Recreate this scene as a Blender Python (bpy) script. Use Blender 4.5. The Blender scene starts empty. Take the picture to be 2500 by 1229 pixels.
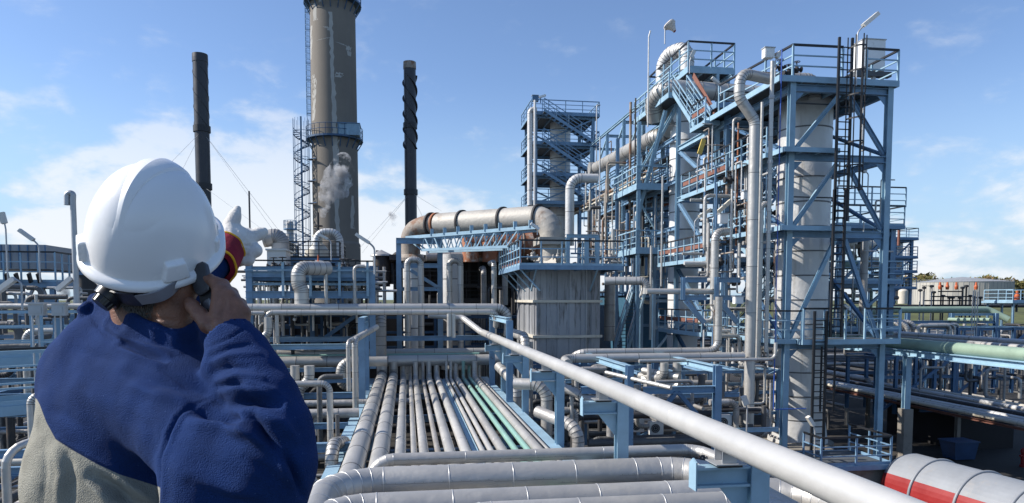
import bpy, math, random
import numpy as np
from mathutils import Vector, Matrix, Quaternion, noise as mnoise
R = math.radians
random.seed(7)
S = bpy.context.scene
col = S.collection

# ---------------------------------------------------------------- camera
F, CU, CV, H = 1709.0, 1250.0, 839.0, 9.0          # focal in photo pixels, principal point, eye height (m)
PSI, THE = R(8.55), R(3.6)
cd = bpy.data.cameras.new('camera'); cam = bpy.data.objects.new('camera', cd); col.objects.link(cam)
cam.location = (0, 0, H); cam.rotation_euler = (R(90)-THE, 0, -PSI)
cd.sensor_width = 36; cd.lens = 36*F/2500.0
cd.shift_y = (CV-614.5)/2500.0; cd.clip_start = .05; cd.clip_end = 6000
S.camera = cam
S.view_settings.view_transform = 'Standard'; S.view_settings.look = 'None'
S.view_settings.exposure = 0.42; S.view_settings.gamma = 1.0

# ---------------------------------------------------------------- sun and sky
SAZ, SEL = R(-82), R(37)        # azimuth from +Y (left negative), elevation
sdir = Vector((math.sin(SAZ)*math.cos(SEL), math.cos(SAZ)*math.cos(SEL), math.sin(SEL)))
sl = bpy.data.lights.new('sun', 'SUN'); sl.energy = 5.0; sl.angle = R(.53); sl.color = (1, .94, .86)
so = bpy.data.objects.new('sun', sl); col.objects.link(so)
so.rotation_euler = (-sdir).to_track_quat('-Z', 'Y').to_euler()
W = bpy.data.worlds.new('World'); S.world = W; W.use_nodes = True
nt = W.node_tree; nt.nodes.clear()
def wn(t, **k):
    n = nt.nodes.new(t)
    for a, b in k.items(): setattr(n, a, b)
    return n
def wl(a, b): nt.links.new(a, b)
def wm(op, a, b=None, c=None, clamp=False):
    n = wn('ShaderNodeMath', operation=op, use_clamp=clamp)
    for i, x in enumerate((a, b, c)):
        if x is None: continue
        if isinstance(x, (int, float)): n.inputs[i].default_value = x
        else: wl(x, n.inputs[i])
    return n.outputs[0]
sky = wn('ShaderNodeTexSky', sky_type='NISHITA', sun_disc=False, sun_elevation=SEL, sun_rotation=SAZ,
         air_density=.92, dust_density=.25, ozone_density=1.6, altitude=50)
tc = wn('ShaderNodeTexCoord'); sep = wn('ShaderNodeSeparateXYZ'); wl(tc.outputs['Generated'], sep.inputs[0])
X_, Y_, Z_ = sep.outputs
az = wm('ARCTAN2', X_, Y_)                                   # azimuth, 0 = +Y, right positive
comb = wn('ShaderNodeCombineXYZ'); wl(az, comb.inputs[0]); wl(wm('MULTIPLY', Z_, 2.1), comb.inputs[1])
def wnoise(scale, det, w, dist=0.0):
    n = wn('ShaderNodeTexNoise'); n.noise_dimensions = '4D'
    wl(comb.outputs[0], n.inputs['Vector']); n.inputs['W'].default_value = w
    n.inputs['Scale'].default_value = scale; n.inputs['Detail'].default_value = det
    n.inputs['Roughness'].default_value = .58; n.inputs['Distortion'].default_value = dist
    return n.outputs[0]
def gauss(a0, z0, sa, sz):
    da = wm('DIVIDE', wm('SUBTRACT', az, a0), sa); dz = wm('DIVIDE', wm('SUBTRACT', Z_, z0), sz)
    return wm('EXPONENT', wm('MULTIPLY', wm('ADD', wm('MULTIPLY', da, da), wm('MULTIPLY', dz, dz)), -1.0))
n1 = wnoise(9, 8, 3.1, .3); n2 = wnoise(4.2, 6, 8.7, .2); n3 = wnoise(17, 7, 1.3, .2)
bank = wm('ADD', gauss(-.24, .13, .17, .09), wm('MULTIPLY', gauss(-.12, .06, .45, .06), .75))
bank = wm('ADD', bank, wm('MULTIPLY', gauss(.62, .06, .5, .07), .35))
bank = wm('ADD', bank, wm('MULTIPLY', gauss(.49, .42, .12, .05), .3))
dens = wm('ADD', wm('ADD', wm('MULTIPLY', n1, .7), wm('MULTIPLY', n3, .3)), wm('MULTIPLY', n2, .28))
dens = wm('ADD', dens, wm('MULTIPLY', bank, .36))
mr = wn('ShaderNodeMapRange', interpolation_type='SMOOTHSTEP'); wl(dens, mr.inputs['Value'])
mr.inputs['From Min'].default_value = .67; mr.inputs['From Max'].default_value = .85; mr.inputs['To Max'].default_value = .88
low = wn('ShaderNodeMapRange', interpolation_type='SMOOTHSTEP'); wl(Z_, low.inputs['Value'])
low.inputs['From Min'].default_value = -.01; low.inputs['From Max'].default_value = .45; low.inputs['To Min'].default_value = 1; low.inputs['To Max'].default_value = 0
mask = wm('MULTIPLY', mr.outputs[0], wm('ADD', wm('MULTIPLY', low.outputs[0], .95), .1, clamp=True), clamp=True)
hz = wn('ShaderNodeMapRange', interpolation_type='SMOOTHSTEP'); wl(Z_, hz.inputs['Value'])
hz.inputs['From Min'].default_value = -.02; hz.inputs['From Max'].default_value = .30; hz.inputs['To Min'].default_value = .92; hz.inputs['To Max'].default_value = 0
hm = wn('ShaderNodeMixRGB'); tint = wn('ShaderNodeMixRGB', blend_type='MULTIPLY'); tint.inputs[0].default_value = 1; tint.inputs[2].default_value = (.93, .99, 1.12, 1); wl(sky.outputs[0], tint.inputs[1])
wl(hz.outputs[0], hm.inputs[0]); wl(tint.outputs[0], hm.inputs[1]); hm.inputs[2].default_value = (3.0, 4.25, 5.4, 1)
cc = wn('ShaderNodeMixRGB'); cc.inputs[1].default_value = (4.6, 5.2, 5.9, 1); cc.inputs[2].default_value = (6.3, 6.35, 6.5, 1)
wl(mr.outputs[0], cc.inputs[0])
mx = wn('ShaderNodeMixRGB'); wl(mask, mx.inputs[0]); wl(hm.outputs[0], mx.inputs[1]); wl(cc.outputs[0], mx.inputs[2])
bg = wn('ShaderNodeBackground'); bg.inputs[1].default_value = .118; wl(mx.outputs[0], bg.inputs[0])
wo = wn('ShaderNodeOutputWorld'); wl(bg.outputs[0], wo.inputs[0])

# ---------------------------------------------------------------- pixel <-> world helpers (world: +Y runs along the plant's streets)
rv = Vector((math.cos(PSI), -math.sin(PSI), 0))
fv = Vector((math.sin(PSI)*math.cos(THE), math.cos(PSI)*math.cos(THE), -math.sin(THE)))
uv = Vector((math.sin(PSI)*math.sin(THE), math.cos(PSI)*math.sin(THE), math.cos(THE)))
EYE = Vector((0, 0, H))
def ray(u, v): return fv + rv*((u-CU)/F) + uv*((CV-v)/F)
def P(u, v, y): d = ray(u, v); return EYE + d*(y/d.y)
def PX(u, v, x): d = ray(u, v); return EYE + d*(x/d.x)
def PZ(u, v, z): d = ray(u, v); return EYE + d*((z-H)/d.z)
def C(u, v, d): return EYE + ray(u, v)*d                 # by camera depth
def proj(p):
    q = Vector(p)-EYE; c = q.dot(fv); return CU+F*q.dot(rv)/c, CV-F*q.dot(uv)/c, c
def zat(x, y, v):
    k = (CV-v)/F; return H + (k*(x*fv.x+y*fv.y)-(x*uv.x+y*uv.y))/(uv.z-k*fv.z)
def xat(u, y, z):
    k = (u-CU)/F; z -= H; return (k*(y*fv.y+z*fv.z)-(y*rv.y))/(rv.x-k*fv.x)
def yat(u, x, z):
    k = (u-CU)/F; z -= H; return (k*(x*fv.x+z*fv.z)-(x*rv.x))/(rv.y-k*fv.y)
def VV(u, v1, y, v2):                                     # vertical line: top and bottom
    p = P(u, v1, y); return p, Vector((p.x, p.y, zat(p.x, p.y, v2)))

# ---------------------------------------------------------------- materials
MATS = {}
def mat(name, c, rough=.6, metal=0.0, var=.15, vs=1.5, bump=0.0, bs=30, c2=None, k2=.5, w2=.15, s2=1.2, streak=False, panel=0.0, spec=.5, sheen=0, emit=0):
    """base colour c, broken up by noise, with patches of c2 (stains, rust, dirt) and per-panel variation"""
    m = bpy.data.materials.new(name); m.use_nodes = True; t = m.node_tree; b = t.nodes['Principled BSDF']
    N = t.nodes.new; L = t.links.new
    geo = N('ShaderNodeNewGeometry'); mp = N('ShaderNodeMapping'); L(geo.outputs['Position'], mp.inputs[0])
    n = N('ShaderNodeTexNoise'); n.inputs['Scale'].default_value = vs; n.inputs['Detail'].default_value = 6; n.inputs['Roughness'].default_value = .65
    L(mp.outputs[0], n.inputs['Vector'])
    mr = N('ShaderNodeMapRange'); L(n.outputs[0], mr.inputs[0]); mr.inputs[1].default_value = .3; mr.inputs[2].default_value = .7
    mr.inputs[3].default_value = 1-var; mr.inputs[4].default_value = 1+var
    hsv = N('ShaderNodeHueSaturation'); hsv.inputs['Color'].default_value = (*c, 1)
    src = mr.outputs[0]
    if panel:
        at = N('ShaderNodeAttribute'); at.attribute_name = 'var'
        ma = N('ShaderNodeMath'); ma.operation = 'MULTIPLY_ADD'; L(at.outputs['Fac'], ma.inputs[0]); ma.inputs[1].default_value = panel; ma.inputs[2].default_value = 1-panel*.5
        mm = N('ShaderNodeMath'); mm.operation = 'MULTIPLY'; L(ma.outputs[0], mm.inputs[0]); L(src, mm.inputs[1]); src = mm.outputs[0]
    L(src, hsv.inputs['Value'])
    out = hsv.outputs[0]
    if c2:
        n2 = N('ShaderNodeTexNoise'); n2.inputs['Scale'].default_value = s2; n2.inputs['Detail'].default_value = 9; n2.inputs['Roughness'].default_value = .7
        m2 = N('ShaderNodeMapping'); L(geo.outputs['Position'], m2.inputs[0]); m2.inputs['Location'].default_value = (11.3, 4.1, 2.2)
        if streak: m2.inputs['Scale'].default_value = (2.2, 2.2, .22)
        L(m2.outputs[0], n2.inputs['Vector'])
        r2 = N('ShaderNodeMapRange'); L(n2.outputs[0], r2.inputs[0]); r2.inputs[1].default_value = k2; r2.inputs[2].default_value = k2+w2
        mxx = N('ShaderNodeMixRGB'); L(r2.outputs[0], mxx.inputs[0]); L(out, mxx.inputs[1]); mxx.inputs[2].default_value = (*c2, 1); out = mxx.outputs[0]
        if metal:
            mt = N('ShaderNodeMapRange'); L(r2.outputs[0], mt.inputs[0]); mt.inputs[3].default_value = metal; mt.inputs[4].default_value = metal*.15; L(mt.outputs[0], b.inputs['Metallic'])
    L(out, b.inputs['Base Color'])
    rr = N('ShaderNodeMapRange'); L(n.outputs[0], rr.inputs[0]); rr.inputs[1].default_value = .25; rr.inputs[2].default_value = .75
    rr.inputs[3].default_value = max(0, rough-.09); rr.inputs[4].default_value = min(1, rough+.09); L(rr.outputs[0], b.inputs['Roughness'])
    if not (c2 and metal): b.inputs['Metallic'].default_value = metal
    b.inputs['Specular IOR Level'].default_value = spec
    if sheen: b.inputs['Sheen Weight'].default_value = sheen; b.inputs['Sheen Roughness'].default_value = .4
    if bump:
        nb = N('ShaderNodeTexNoise'); nb.inputs['Scale'].default_value = bs; nb.inputs['Detail'].default_value = 5; L(mp.outputs[0], nb.inputs['Vector'])
        bu = N('ShaderNodeBump'); bu.inputs['Strength'].default_value = bump; bu.inputs['Distance'].default_value = .6/bs; L(nb.outputs[0], bu.inputs['Height']); L(bu.outputs[0], b.inputs['Normal'])
    MATS[name] = m; return m
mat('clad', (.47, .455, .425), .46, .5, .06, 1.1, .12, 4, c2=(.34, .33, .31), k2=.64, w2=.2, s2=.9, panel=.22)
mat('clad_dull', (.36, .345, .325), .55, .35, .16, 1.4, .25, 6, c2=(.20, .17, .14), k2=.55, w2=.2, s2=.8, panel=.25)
mat('clad_dark', (.11, .11, .11), .6, .3, .25, 1.2, .2, 6, c2=(.08, .07, .06), k2=.5, w2=.25, s2=.7, panel=.25)  # darker copy of clad, stands in for shade among the clutter
mat('seam', (.13, .13, .13), .6, .3)
mat('seam_light', (.55, .55, .54), .4, .6)
mat('white_pipe', (.50, .49, .465), .40, .25, .07, .9, .08, 8, c2=(.33, .32, .30), k2=.585, w2=.2, s2=2.2)
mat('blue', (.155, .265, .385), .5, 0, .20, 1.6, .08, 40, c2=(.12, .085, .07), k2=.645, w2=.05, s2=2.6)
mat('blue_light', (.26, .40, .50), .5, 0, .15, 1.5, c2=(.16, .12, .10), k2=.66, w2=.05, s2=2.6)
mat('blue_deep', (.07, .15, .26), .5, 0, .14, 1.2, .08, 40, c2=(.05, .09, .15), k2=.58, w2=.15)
mat('blue_pipe', (.03, .10, .42), .45)
mat('navy_steel', (.03, .08, .16), .55, 0, .2)
mat('black', (.012, .013, .016), .5, 0, .3)
mat('dark', (.035, .034, .036), .7, .1, .4, .8, c2=(.09, .06, .04), k2=.56, w2=.12, s2=1.1)
mat('shade_black', (.022, .020, .020), .9, 0, .4, .5)  # near-black fill: deep shade put into the wall colour
mat('stack', (.035, .036, .042), .45, .2, .2, .8, c2=(.06, .05, .045), k2=.58, w2=.1)
mat('rust', (.30, .115, .055), .85, 0, .35, 2.0, .3, 20, c2=(.42, .36, .30), k2=.53, w2=.1, s2=.9)
mat('rust_red', (.20, .085, .06), .8, 0, .2, 2.0)
mat('duct', (.36, .34, .305), .6, .15, .18, .8, .2, 6, c2=(.19, .12, .08), k2=.57, w2=.14, s2=.6)
mat('duct_rust', (.29, .25, .21), .75, .1, .35, .9, .2, 10, c2=(.21, .11, .065), k2=.50, w2=.08, s2=.9)
mat('vessel', (.56, .555, .54), .5, .25, .10, .5, .15, 4, c2=(.32, .29, .25), k2=.56, w2=.2, s2=.7, streak=True, panel=.12)
mat('white_col', (.68, .675, .66), .45, .1, .06, .5, .1, 4, c2=(.40, .37, .33), k2=.6, w2=.2, s2=.7, streak=True, panel=.10)
mat('cream', (.58, .54, .45), .6, .1, .12, 1, c2=(.35, .27, .18), k2=.58, w2=.15, streak=True)
mat('sheet', (.30, .31, .325), .5, .25, .12, .8, c2=(.09, .085, .08), k2=.53, w2=.14, s2=1.8, streak=True, panel=.3)
mat('concrete', (.175, .155, .13), .85, 0, .12, .25, .2, 12, c2=(.20, .18, .155), k2=.52, w2=.2, s2=.25, streak=True)
mat('concrete_pale', (.36, .35, .32), .9, 0, .1, .6)
mat('plinth', (.22, .20, .17), .9, 0, .2, .8, c2=(.12, .10, .08), k2=.52, w2=.2)
mat('ground', (.020, .018, .016), .9, 0, .35, .35, .2, 6, c2=(.075, .065, .05), k2=.53, w2=.14, s2=.14)
mat('grass', (.085, .095, .03), .95, 0, .35, .12)
mat('mint', (.25, .43, .37), .4, .1, .06, 1.5, c2=(.30, .42, .37), k2=.62, w2=.15)
mat('green_pipe', (.25, .34, .26), .5, 0, .12, 1.2, c2=(.10, .15, .11), k2=.58, w2=.15)
mat('white', (.74, .74, .72), .45, 0, .05, 1.0, c2=(.5, .48, .44), k2=.62, w2=.15)
mat('wagon_white', (.25,.265,.285), .5, 0, .12, .8, c2=(.30,.28,.26), k2=.56, w2=.2, s2=.6, streak=True)
mat('lampwhite', (.62, .60, .55), .5, 0, .1)
mat('yellow', (.62, .45, .10), .6)
mat('orange', (.45, .10, .03), .55, 0, .15)
mat('grey_paint', (.30, .31, .33), .5, 0, .12, 1)
mat('galv', (.42, .43, .44), .5, .5, .15, 2)
mat('grating', (.10, .11, .12), .7, .3, .2)
mat('tank_wall', (.40, .38, .335), .75, 0, .08, .05, c2=(.27, .26, .24), k2=.5, w2=.2, s2=.12, streak=True)
mat('tank_roof', (.27, .28, .29), .7)
mat('redcar', (.26, .018, .018), .4, 0, .12, 1)
mat('fabric_sock', (.62, .56, .50), .9)
mat('foliage', (.12, .115, .035), .9, 0, .5, .15, c2=(.20, .12, .045), k2=.5, w2=.12, s2=.08)
mat('bark', (.10, .075, .05), .9)
mat('teal_wall', (.03, .10, .16), .6, 0, .2, .8)
mat('skip_blue', (.02, .06, .15), .5, 0, .2)

# ---------------------------------------------------------------- mesh builder
class MB:
    def __init__(s): s.v = []; s.f = []; s.m = []; s.var = []; s.sm = []; s.mats = []
    def mi(s, m):
        if m not in s.mats: s.mats.append(m)
        return s.mats.index(m)
    def add(s, vs, fs, m, smooth=False, var=None):
        b = len(s.v); s.v += [tuple(x) for x in vs]; k = s.mi(m); var = random.random() if var is None else var
        for f in fs: s.f.append(tuple(i+b for i in f)); s.m.append(k); s.var.append(var); s.sm.append(smooth)
        return s
    def box(s, a, b, m, var=None):
        x0, y0, z0 = [min(a[i], b[i]) for i in range(3)]; x1, y1, z1 = [max(a[i], b[i]) for i in range(3)]
        return s.add([(x0,y0,z0),(x1,y0,z0),(x1,y1,z0),(x0,y1,z0),(x0,y0,z1),(x1,y0,z1),(x1,y1,z1),(x0,y1,z1)],
              [(0,3,2,1),(4,5,6,7),(0,1,5,4),(1,2,6,5),(2,3,7,6),(3,0,4,7)], m, False, var)
    def prof(s, a, b, pts, m, up=None, smooth=False):
        a = Vector(a); b = Vector(b); d = (b-a)
        if d.length < 1e-5: return s
        d.normalize(); up = Vector(up) if up else (Vector((0,1,0)) if abs(d.z) > .9 else Vector((0,0,1)))
        sx = d.cross(up); 
        if sx.length < 1e-4: up = Vector((1,0,0)); sx = d.cross(up)
        sx.normalize(); sy = sx.cross(d); n = len(pts)
        vs = [a+sx*p[0]+sy*p[1] for p in pts]+[b+sx*p[0]+sy*p[1] for p in pts]
        fs = [(i, (i+1) % n, n+(i+1) % n, n+i) for i in range(n)]+[tuple(range(n))[::-1], tuple(range(n, 2*n))]
        return s.add(vs, fs, m, smooth)
    def bar(s, a, b, w, h, m, up=None):
        return s.prof(a, b, [(-w/2,-h/2),(w/2,-h/2),(w/2,h/2),(-w/2,h/2)], m, up)
    def ibeam(s, a, b, w, h, m, up=None, t=.12):
        tf = h*t; tw = w*t*.55
        return s.prof(a, b, [(-w/2,-h/2),(w/2,-h/2),(w/2,-h/2+tf),(tw,-h/2+tf),(tw,h/2-tf),(w/2,h/2-tf),(w/2,h/2),(-w/2,h/2),(-w/2,h/2-tf),(-tw,h/2-tf),(-tw,-h/2+tf),(-w/2,-h/2+tf)], m, up)
    def cyl(s, a, b, r, m, n=10, r2=None, caps=True, smooth=True):
        a = Vector(a); b = Vector(b); d = (b-a).normalized(); q = d.orthogonal().normalized(); w = d.cross(q); r2 = r if r2 is None else r2
        vs = [a+(q*math.cos(t)+w*math.sin(t))*r for t in [2*math.pi*i/n for i in range(n)]]+[b+(q*math.cos(t)+w*math.sin(t))*r2 for t in [2*math.pi*i/n for i in range(n)]]
        vr = random.random()
        s.add(vs, [(i, (i+1) % n, n+(i+1) % n, n+i) for i in range(n)], m, smooth, vr)
        if caps: s.add(vs, [tuple(range(n))[::-1], tuple(range(n, 2*n))], m, False, vr)
        return s
    def lathe(s, c, prof, m, n=32, smooth=True, axis='Z'):
        """prof: list of (radius, height)"""
        c = Vector(c); vs = []
        for r, h in prof:
            for i in range(n):
                t = 2*math.pi*i/n; vs.append(c+Vector((r*math.cos(t), r*math.sin(t), h)))
        for j in range(len(prof)-1):
            s_v = vs[j*n:(j+2)*n]
            s.add(s_v, [(i, (i+1) % n, n+(i+1) % n, n+i) for i in range(n)], m, smooth)
        return s
    def torus(s, c, R_, r, axis, m, n=28, k=6, arc=2*math.pi, start=0):
        c = Vector(c); axis = Vector(axis).normalized(); q = axis.orthogonal().normalized() if abs(axis.z) < .9 else Vector((1,0,0)); w = axis.cross(q)
        vs = []; closed = arc > 6.28; nn = n if closed else n+1
        for i in range(nn):
            t = start+arc*i/n; d = q*math.cos(t)+w*math.sin(t)
            for j in range(k):
                e = 2*math.pi*j/k; vs.append(c+d*(R_+r*math.cos(e))+axis*(r*math.sin(e)))
        fs = []
        for i in range(n):
            for j in range(k):
                a = i*k+j; b = i*k+(j+1) % k; i2 = (i+1) % nn
                fs.append((a, i2*k+j, i2*k+(j+1) % k, b))
        return s.add(vs, fs, m, True)
    def build(s, name, parent=None, bevel=0):
        if not s.f: s.box((0,0,-50),(.01,.01,-50.01),'black')
        me = bpy.data.meshes.new(name); me.from_pydata(s.v, [], s.f); me.update()
        for mm in s.mats: me.materials.append(MATS[mm])
        me.polygons.foreach_set('material_index', s.m); me.polygons.foreach_set('use_smooth', s.sm)
        at = me.attributes.new('var', 'FLOAT', 'FACE'); at.data.foreach_set('value', s.var)
        o = bpy.data.objects.new(name, me); col.objects.link(o)
        if bevel:
            bv = o.modifiers.new('bevel', 'BEVEL'); bv.width = bevel; bv.segments = 2; bv.limit_method = 'ANGLE'
        if parent: o.parent = parent; o.matrix_parent_inverse = Matrix.Translation(-parent.location)
        return o
def tag(o, label=None, cat=None, group=None, kind=None):
    if label: o['label'] = label
    if cat: o['category'] = cat
    if group: o['group'] = group
    if kind: o['kind'] = kind
    return o
def thing(name, label, cat, loc=(0,0,0), group=None):
    o = bpy.data.objects.new(name, None); o.empty_display_size = .2; col.objects.link(o); o.location = loc
    return tag(o, label, cat, group)

# ---------------------------------------------------------------- pipes
def fillet(pts, br):
    """polyline -> list of (point, is_bend_flag) with arcs at corners"""
    out = [(Vector(pts[0]), 0)]
    for i in range(1, len(pts)-1):
        a, b, c = Vector(pts[i-1]), Vector(pts[i]), Vector(pts[i+1])
        d1 = (a-b); d2 = (c-b); l1, l2 = d1.length, d2.length; d1.normalize(); d2.normalize()
        ang = math.acos(max(-1, min(1, d1.dot(d2))))
        if ang > 3.0: out.append((b, 0)); continue
        t = min(br/math.tan(ang/2), l1*.48, l2*.48); rr = t*math.tan(ang/2)
        cen = b+(d1+d2).normalized()*(rr/math.sin(ang/2)); p1 = b+d1*t; p2 = b+d2*t
        n = max(3, int((math.pi-ang)/R(15)+.5)); q1 = p1-cen; q2 = p2-cen; tot = q1.angle(q2); ax = q1.cross(q2).normalized()
        for k in range(n+1):
            q = q1.copy(); q.rotate(Quaternion(ax, tot*k/n)); out.append((cen+q, 1))
    out.append((Vector(pts[-1]), 0)); return out
def sweep(mb, pts, r, m, seg=16, band=0, br=None, bandm='seam', caps=True, bw=.02, bh=1.035, jitter=0):
    pts = [Vector(p) for p in pts]; br = 1.6*r+r if br is None else br
    fl = fillet(pts, br)
    # insert panel joints on straights
    path = [fl[0]]
    for i in range(1, len(fl)):
        a, fa = path[-1]; b, fb = fl[i]; L_ = (b-a).length
        if band and L_ > band*1.3 and (not (fa and fb) or L_ > r*1.2):
            n = int(L_/band)
            for k in range(1, n+1):
                if L_-k*band > band*.25: path.append((a.lerp(b, k*band/L_), 1))
        path.append((b, fb))
    # parallel transport
    N = len(path); tan = []
    for i in range(N):
        a = path[max(0, i-1)][0]; b = path[min(N-1, i+1)][0]; tan.append((b-a).normalized())
    q = Vector((0,0,1)) if abs(tan[0].z) < .9 else Vector((0,-1,0))
    q = (q-tan[0]*q.dot(tan[0])).normalized(); rings = []
    for i in range(N):
        q = (q-tan[i]*q.dot(tan[i])).normalized(); w = tan[i].cross(q)
        rings.append([(q*math.cos(t)+w*math.sin(t)) for t in [2*math.pi*k/seg for k in range(seg)]])
    for i in range(N-1):
        pa, pb = path[i][0], path[i+1][0]
        if (pb-pa).length < 1e-5: continue
        # each panel keeps a straight generatrix (lobster-back elbows)
        vs = [pa+d*r for d in rings[i]]+[pb+d*r for d in rings[i+1]]
        mb.add(vs, [(k, (k+1) % seg, seg+(k+1) % seg, seg+k) for k in range(seg)], m, True)
    for i in ([0, N-1] if caps else []):
        mb.add([path[i][0]+d*r for d in rings[i]], [tuple(range(seg)) if i else tuple(range(seg))[::-1]], m)
    if band:
        for i in range(1, N-1):
            if not path[i][1]: continue
            p = path[i][0]; t = tan[i]*bw*.5; rr = r*bh
            vs = [p-t+d*r*.99 for d in rings[i]]+[p-t+d*rr for d in rings[i]]+[p+t+d*rr for d in rings[i]]+[p+t+d*r*.99 for d in rings[i]]
            mb.add(vs, [(g*seg+k, g*seg+(k+1) % seg, (g+1)*seg+(k+1) % seg, (g+1)*seg+k) for g in range(3) for k in range(seg)], bandm, True)
    return mb
def pipe(name, label, pts, r, m='clad', band=0, seg=14, group=None, cat='pipe', flanges=(), br=None, bandm='seam', bw=None, bh=1.035):
    """a pipe run; points are world vectors.  flanges: distances (0..1 per index) where bolted flanges sit -> parts"""
    mb = MB(); bw = bw or max(.012, min(.03, r*.12))
    sweep(mb, pts, r, m, seg, band, br, bandm, bw=bw, bh=bh)
    o = mb.build(name)
    tag(o, label, cat, group)
    for (i, t) in flanges:
        a, b = Vector(pts[i]), Vector(pts[i+1]); p = a.lerp(b, t); d = (b-a).normalized()
        f = MB(); f.cyl(p-d*.05*(1+r), p-d*.006, r*1.35, 'galv', 16); f.cyl(p+d*.006, p+d*.05*(1+r), r*1.35, 'galv', 16)
        f.build('flange', o)
    return o
# ---------------------------------------------------------------- steelwork pieces (parts)
def part(name, mb, parent): return mb.build(name, parent)
def railing(parent, pts, h=1.1, sp=1.4, top='blue_light', m='blue_light', r=.024, kick=True, name='railing', mids=2, posts=True):
    mb = MB(); pts = [Vector(p) for p in pts]; Z = Vector((0,0,1))
    for a, b in zip(pts, pts[1:]):
        L_ = (b-a).length; n = max(1, int(round(L_/sp)))
        if posts:
            for k in range(0 if a is pts[0] else 1, n+1):
                if k == n and b is pts[-1] and (b-pts[0]).length < .01: continue
                p = a.lerp(b, k/n); mb.bar(p, p+Z*h, r*2.1, r*2.1, m)
        mb.bar(a+Z*h, b+Z*h, r*2.4, r*2.4, top)
        for j in range(mids):
            z = Z*h*(j+1)/(mids+1); mb.bar(a+z, b+z, r*1.5, r*1.5, m)
        if kick: mb.bar(a+Z*.06, b+Z*.06, .01, .12, m)
    return mb.build(name, parent)
def stair(parent, a, b, w, side=(0,1,0), m='blue_light', top='black', tread='grating', rail=True):
    """flight from a (bottom) to b (top), width w along side"""
    a, b, sd = Vector(a), Vector(b), Vector(side).normalized()*w; mb = MB(); n = max(3, int(abs(b.z-a.z)/.21))
    for q in (Vector(), sd): mb.bar(a+q, b+q, .05, .24, m)
    run = (b-a)/n; hd = Vector((run.x, run.y, 0)); 
    for k in range(n):
        p = a+run*(k+.5); c = p+hd*.0; s = hd*.42 if hd.length > .12 else hd.normalized()*.11
        mb.add([c-s, c+s, c+s+sd, c-s+sd, c-s-Vector((0,0,.04)), c+s-Vector((0,0,.04)), c+s+sd-Vector((0,0,.04)), c-s+sd-Vector((0,0,.04))],
               [(0,1,2,3),(7,6,5,4),(0,4,5,1),(1,5,6,2),(2,6,7,3),(3,7,4,0)], tread)
    o = mb.build('stair_flight', parent)
    if rail:
        for q in (Vector(), sd): railing(parent, [a+q, b+q], 1.0, 1.3, top, m, kick=False, name='stair_rail')
    return o
def ladder(parent, x, y, z0, z1, w=.5, face=(0,-1,0), m='black', cage=True, r=.03, wd=(1,0,0), name='ladder'):
    mb = MB(); wv = Vector(wd)*w/2; c0 = Vector((x,y,z0)); c1 = Vector((x,y,z1)); fc = Vector(face)
    for s_ in (-1, 1): mb.bar(c0+wv*s_, c1+wv*s_, r*2, r*2, m)
    n = int((z1-z0)/.3)
    for k in range(n): p = c0+Vector((0,0,.15+.3*k)); mb.cyl(p-wv, p+wv, r*.55, m, 5, caps=False)
    o = mb.build(name, parent)
    if cage:
        cg = MB(); z = z0+2.2; rr = .36
        hoops = []
        while z < z1+.01:
            p = Vector((x,y,z)); prev = None
            for k in range(9):
                t = math.pi*k/8; q = p+Vector(wd)*math.cos(t)*rr+fc*(math.sin(t)*rr*1.7)
                if prev: cg.bar(prev, q, .05, .012, m) if False else cg.bar(prev, q, .02, .05, m)
                prev = q
            z += .9
        for k in (1, 3, 4, 5, 7):
            t = math.pi*k/8; q = Vector(wd)*math.cos(t)*rr+fc*(math.sin(t)*rr*1.7)
            cg.bar(Vector((x,y,z0+2.2))+q, Vector((x,y,z1))+q, .03, .03, m)
        cg.build('ladder_cage', parent)
    return o
def deckslab(parent, a, b, z, t=.18, m='blue', top='grating', name='deck'):
    """rectangular platform a,b = (x,y) corners; steel edge channel with a grating surface"""
    mb = MB(); x0, x1 = sorted((a[0], b[0])); y0, y1 = sorted((a[1], b[1]))
    w = .08
    mb.box((x0,y0,z-t),(x1,y0+w,z),m); mb.box((x0,y1-w,z-t),(x1,y1,z),m)
    mb.box((x0,y0+w,z-t),(x0+w,y1-w,z),m); mb.box((x1-w,y0+w,z-t),(x1,y1-w,z),m)
    mb.box((x0+w,y0+w,z-.05),(x1-w,y1-w,z-.012),top)
    n = int((x1-x0)/1.2)
    for k in range(1, n+1):
        x = x0+(x1-x0)*k/(n+1); mb.box((x-.04,y0+w,z-t),(x+.04,y1-w,z-.053),m)
    return mb.build(name, parent)
def lamp(u, v, y, v2, hu, hv, label, group=None, m='galv', pr=.035, dy=0, hl=None, headm='lampwhite'):
    """pole whose top bends to a flat lamp head: pole at pixel u from v (bend) down to v2, head end at (hu,hv)"""
    a, b = VV(u, v, y, v2); hd = P(hu, hv, y+dy)
    o = thing('street_lamp', label, 'lamp', b, group)
    k = Vector((a.x, a.y, a.z)); e = hd; d = (e-k); 
    n0 = k+Vector((d.x*.15, d.y*.15, max(.1, d.z*.35)))
    mb = MB(); sweep(mb, [b, k, n0+Vector((d.x*.12,d.y*.12,0))], pr, m, 8, 0, br=.3); mb.build('pole', o)
    st = n0+Vector((d.x*.12,d.y*.12,0)); dd = (e-st); L_ = dd.length; dd.normalize()
    hw = max(.11, L_*.15)
    hb = MB(); hb.prof(st, e, [(-hw,-hw*.6),(hw,-hw*.6),(hw*.8,hw*.7),(-hw*.8,hw*.7)], headm); hb.build('lamp_head', o)
    db = MB(); db.bar(st+dd*L_*.12-Vector((0,0,hw*.7)), e-dd*L_*.12-Vector((0,0,hw*.7)), hw*1.5, hw*.2, 'white'); db.build('diffuser', o)
    return o
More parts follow.
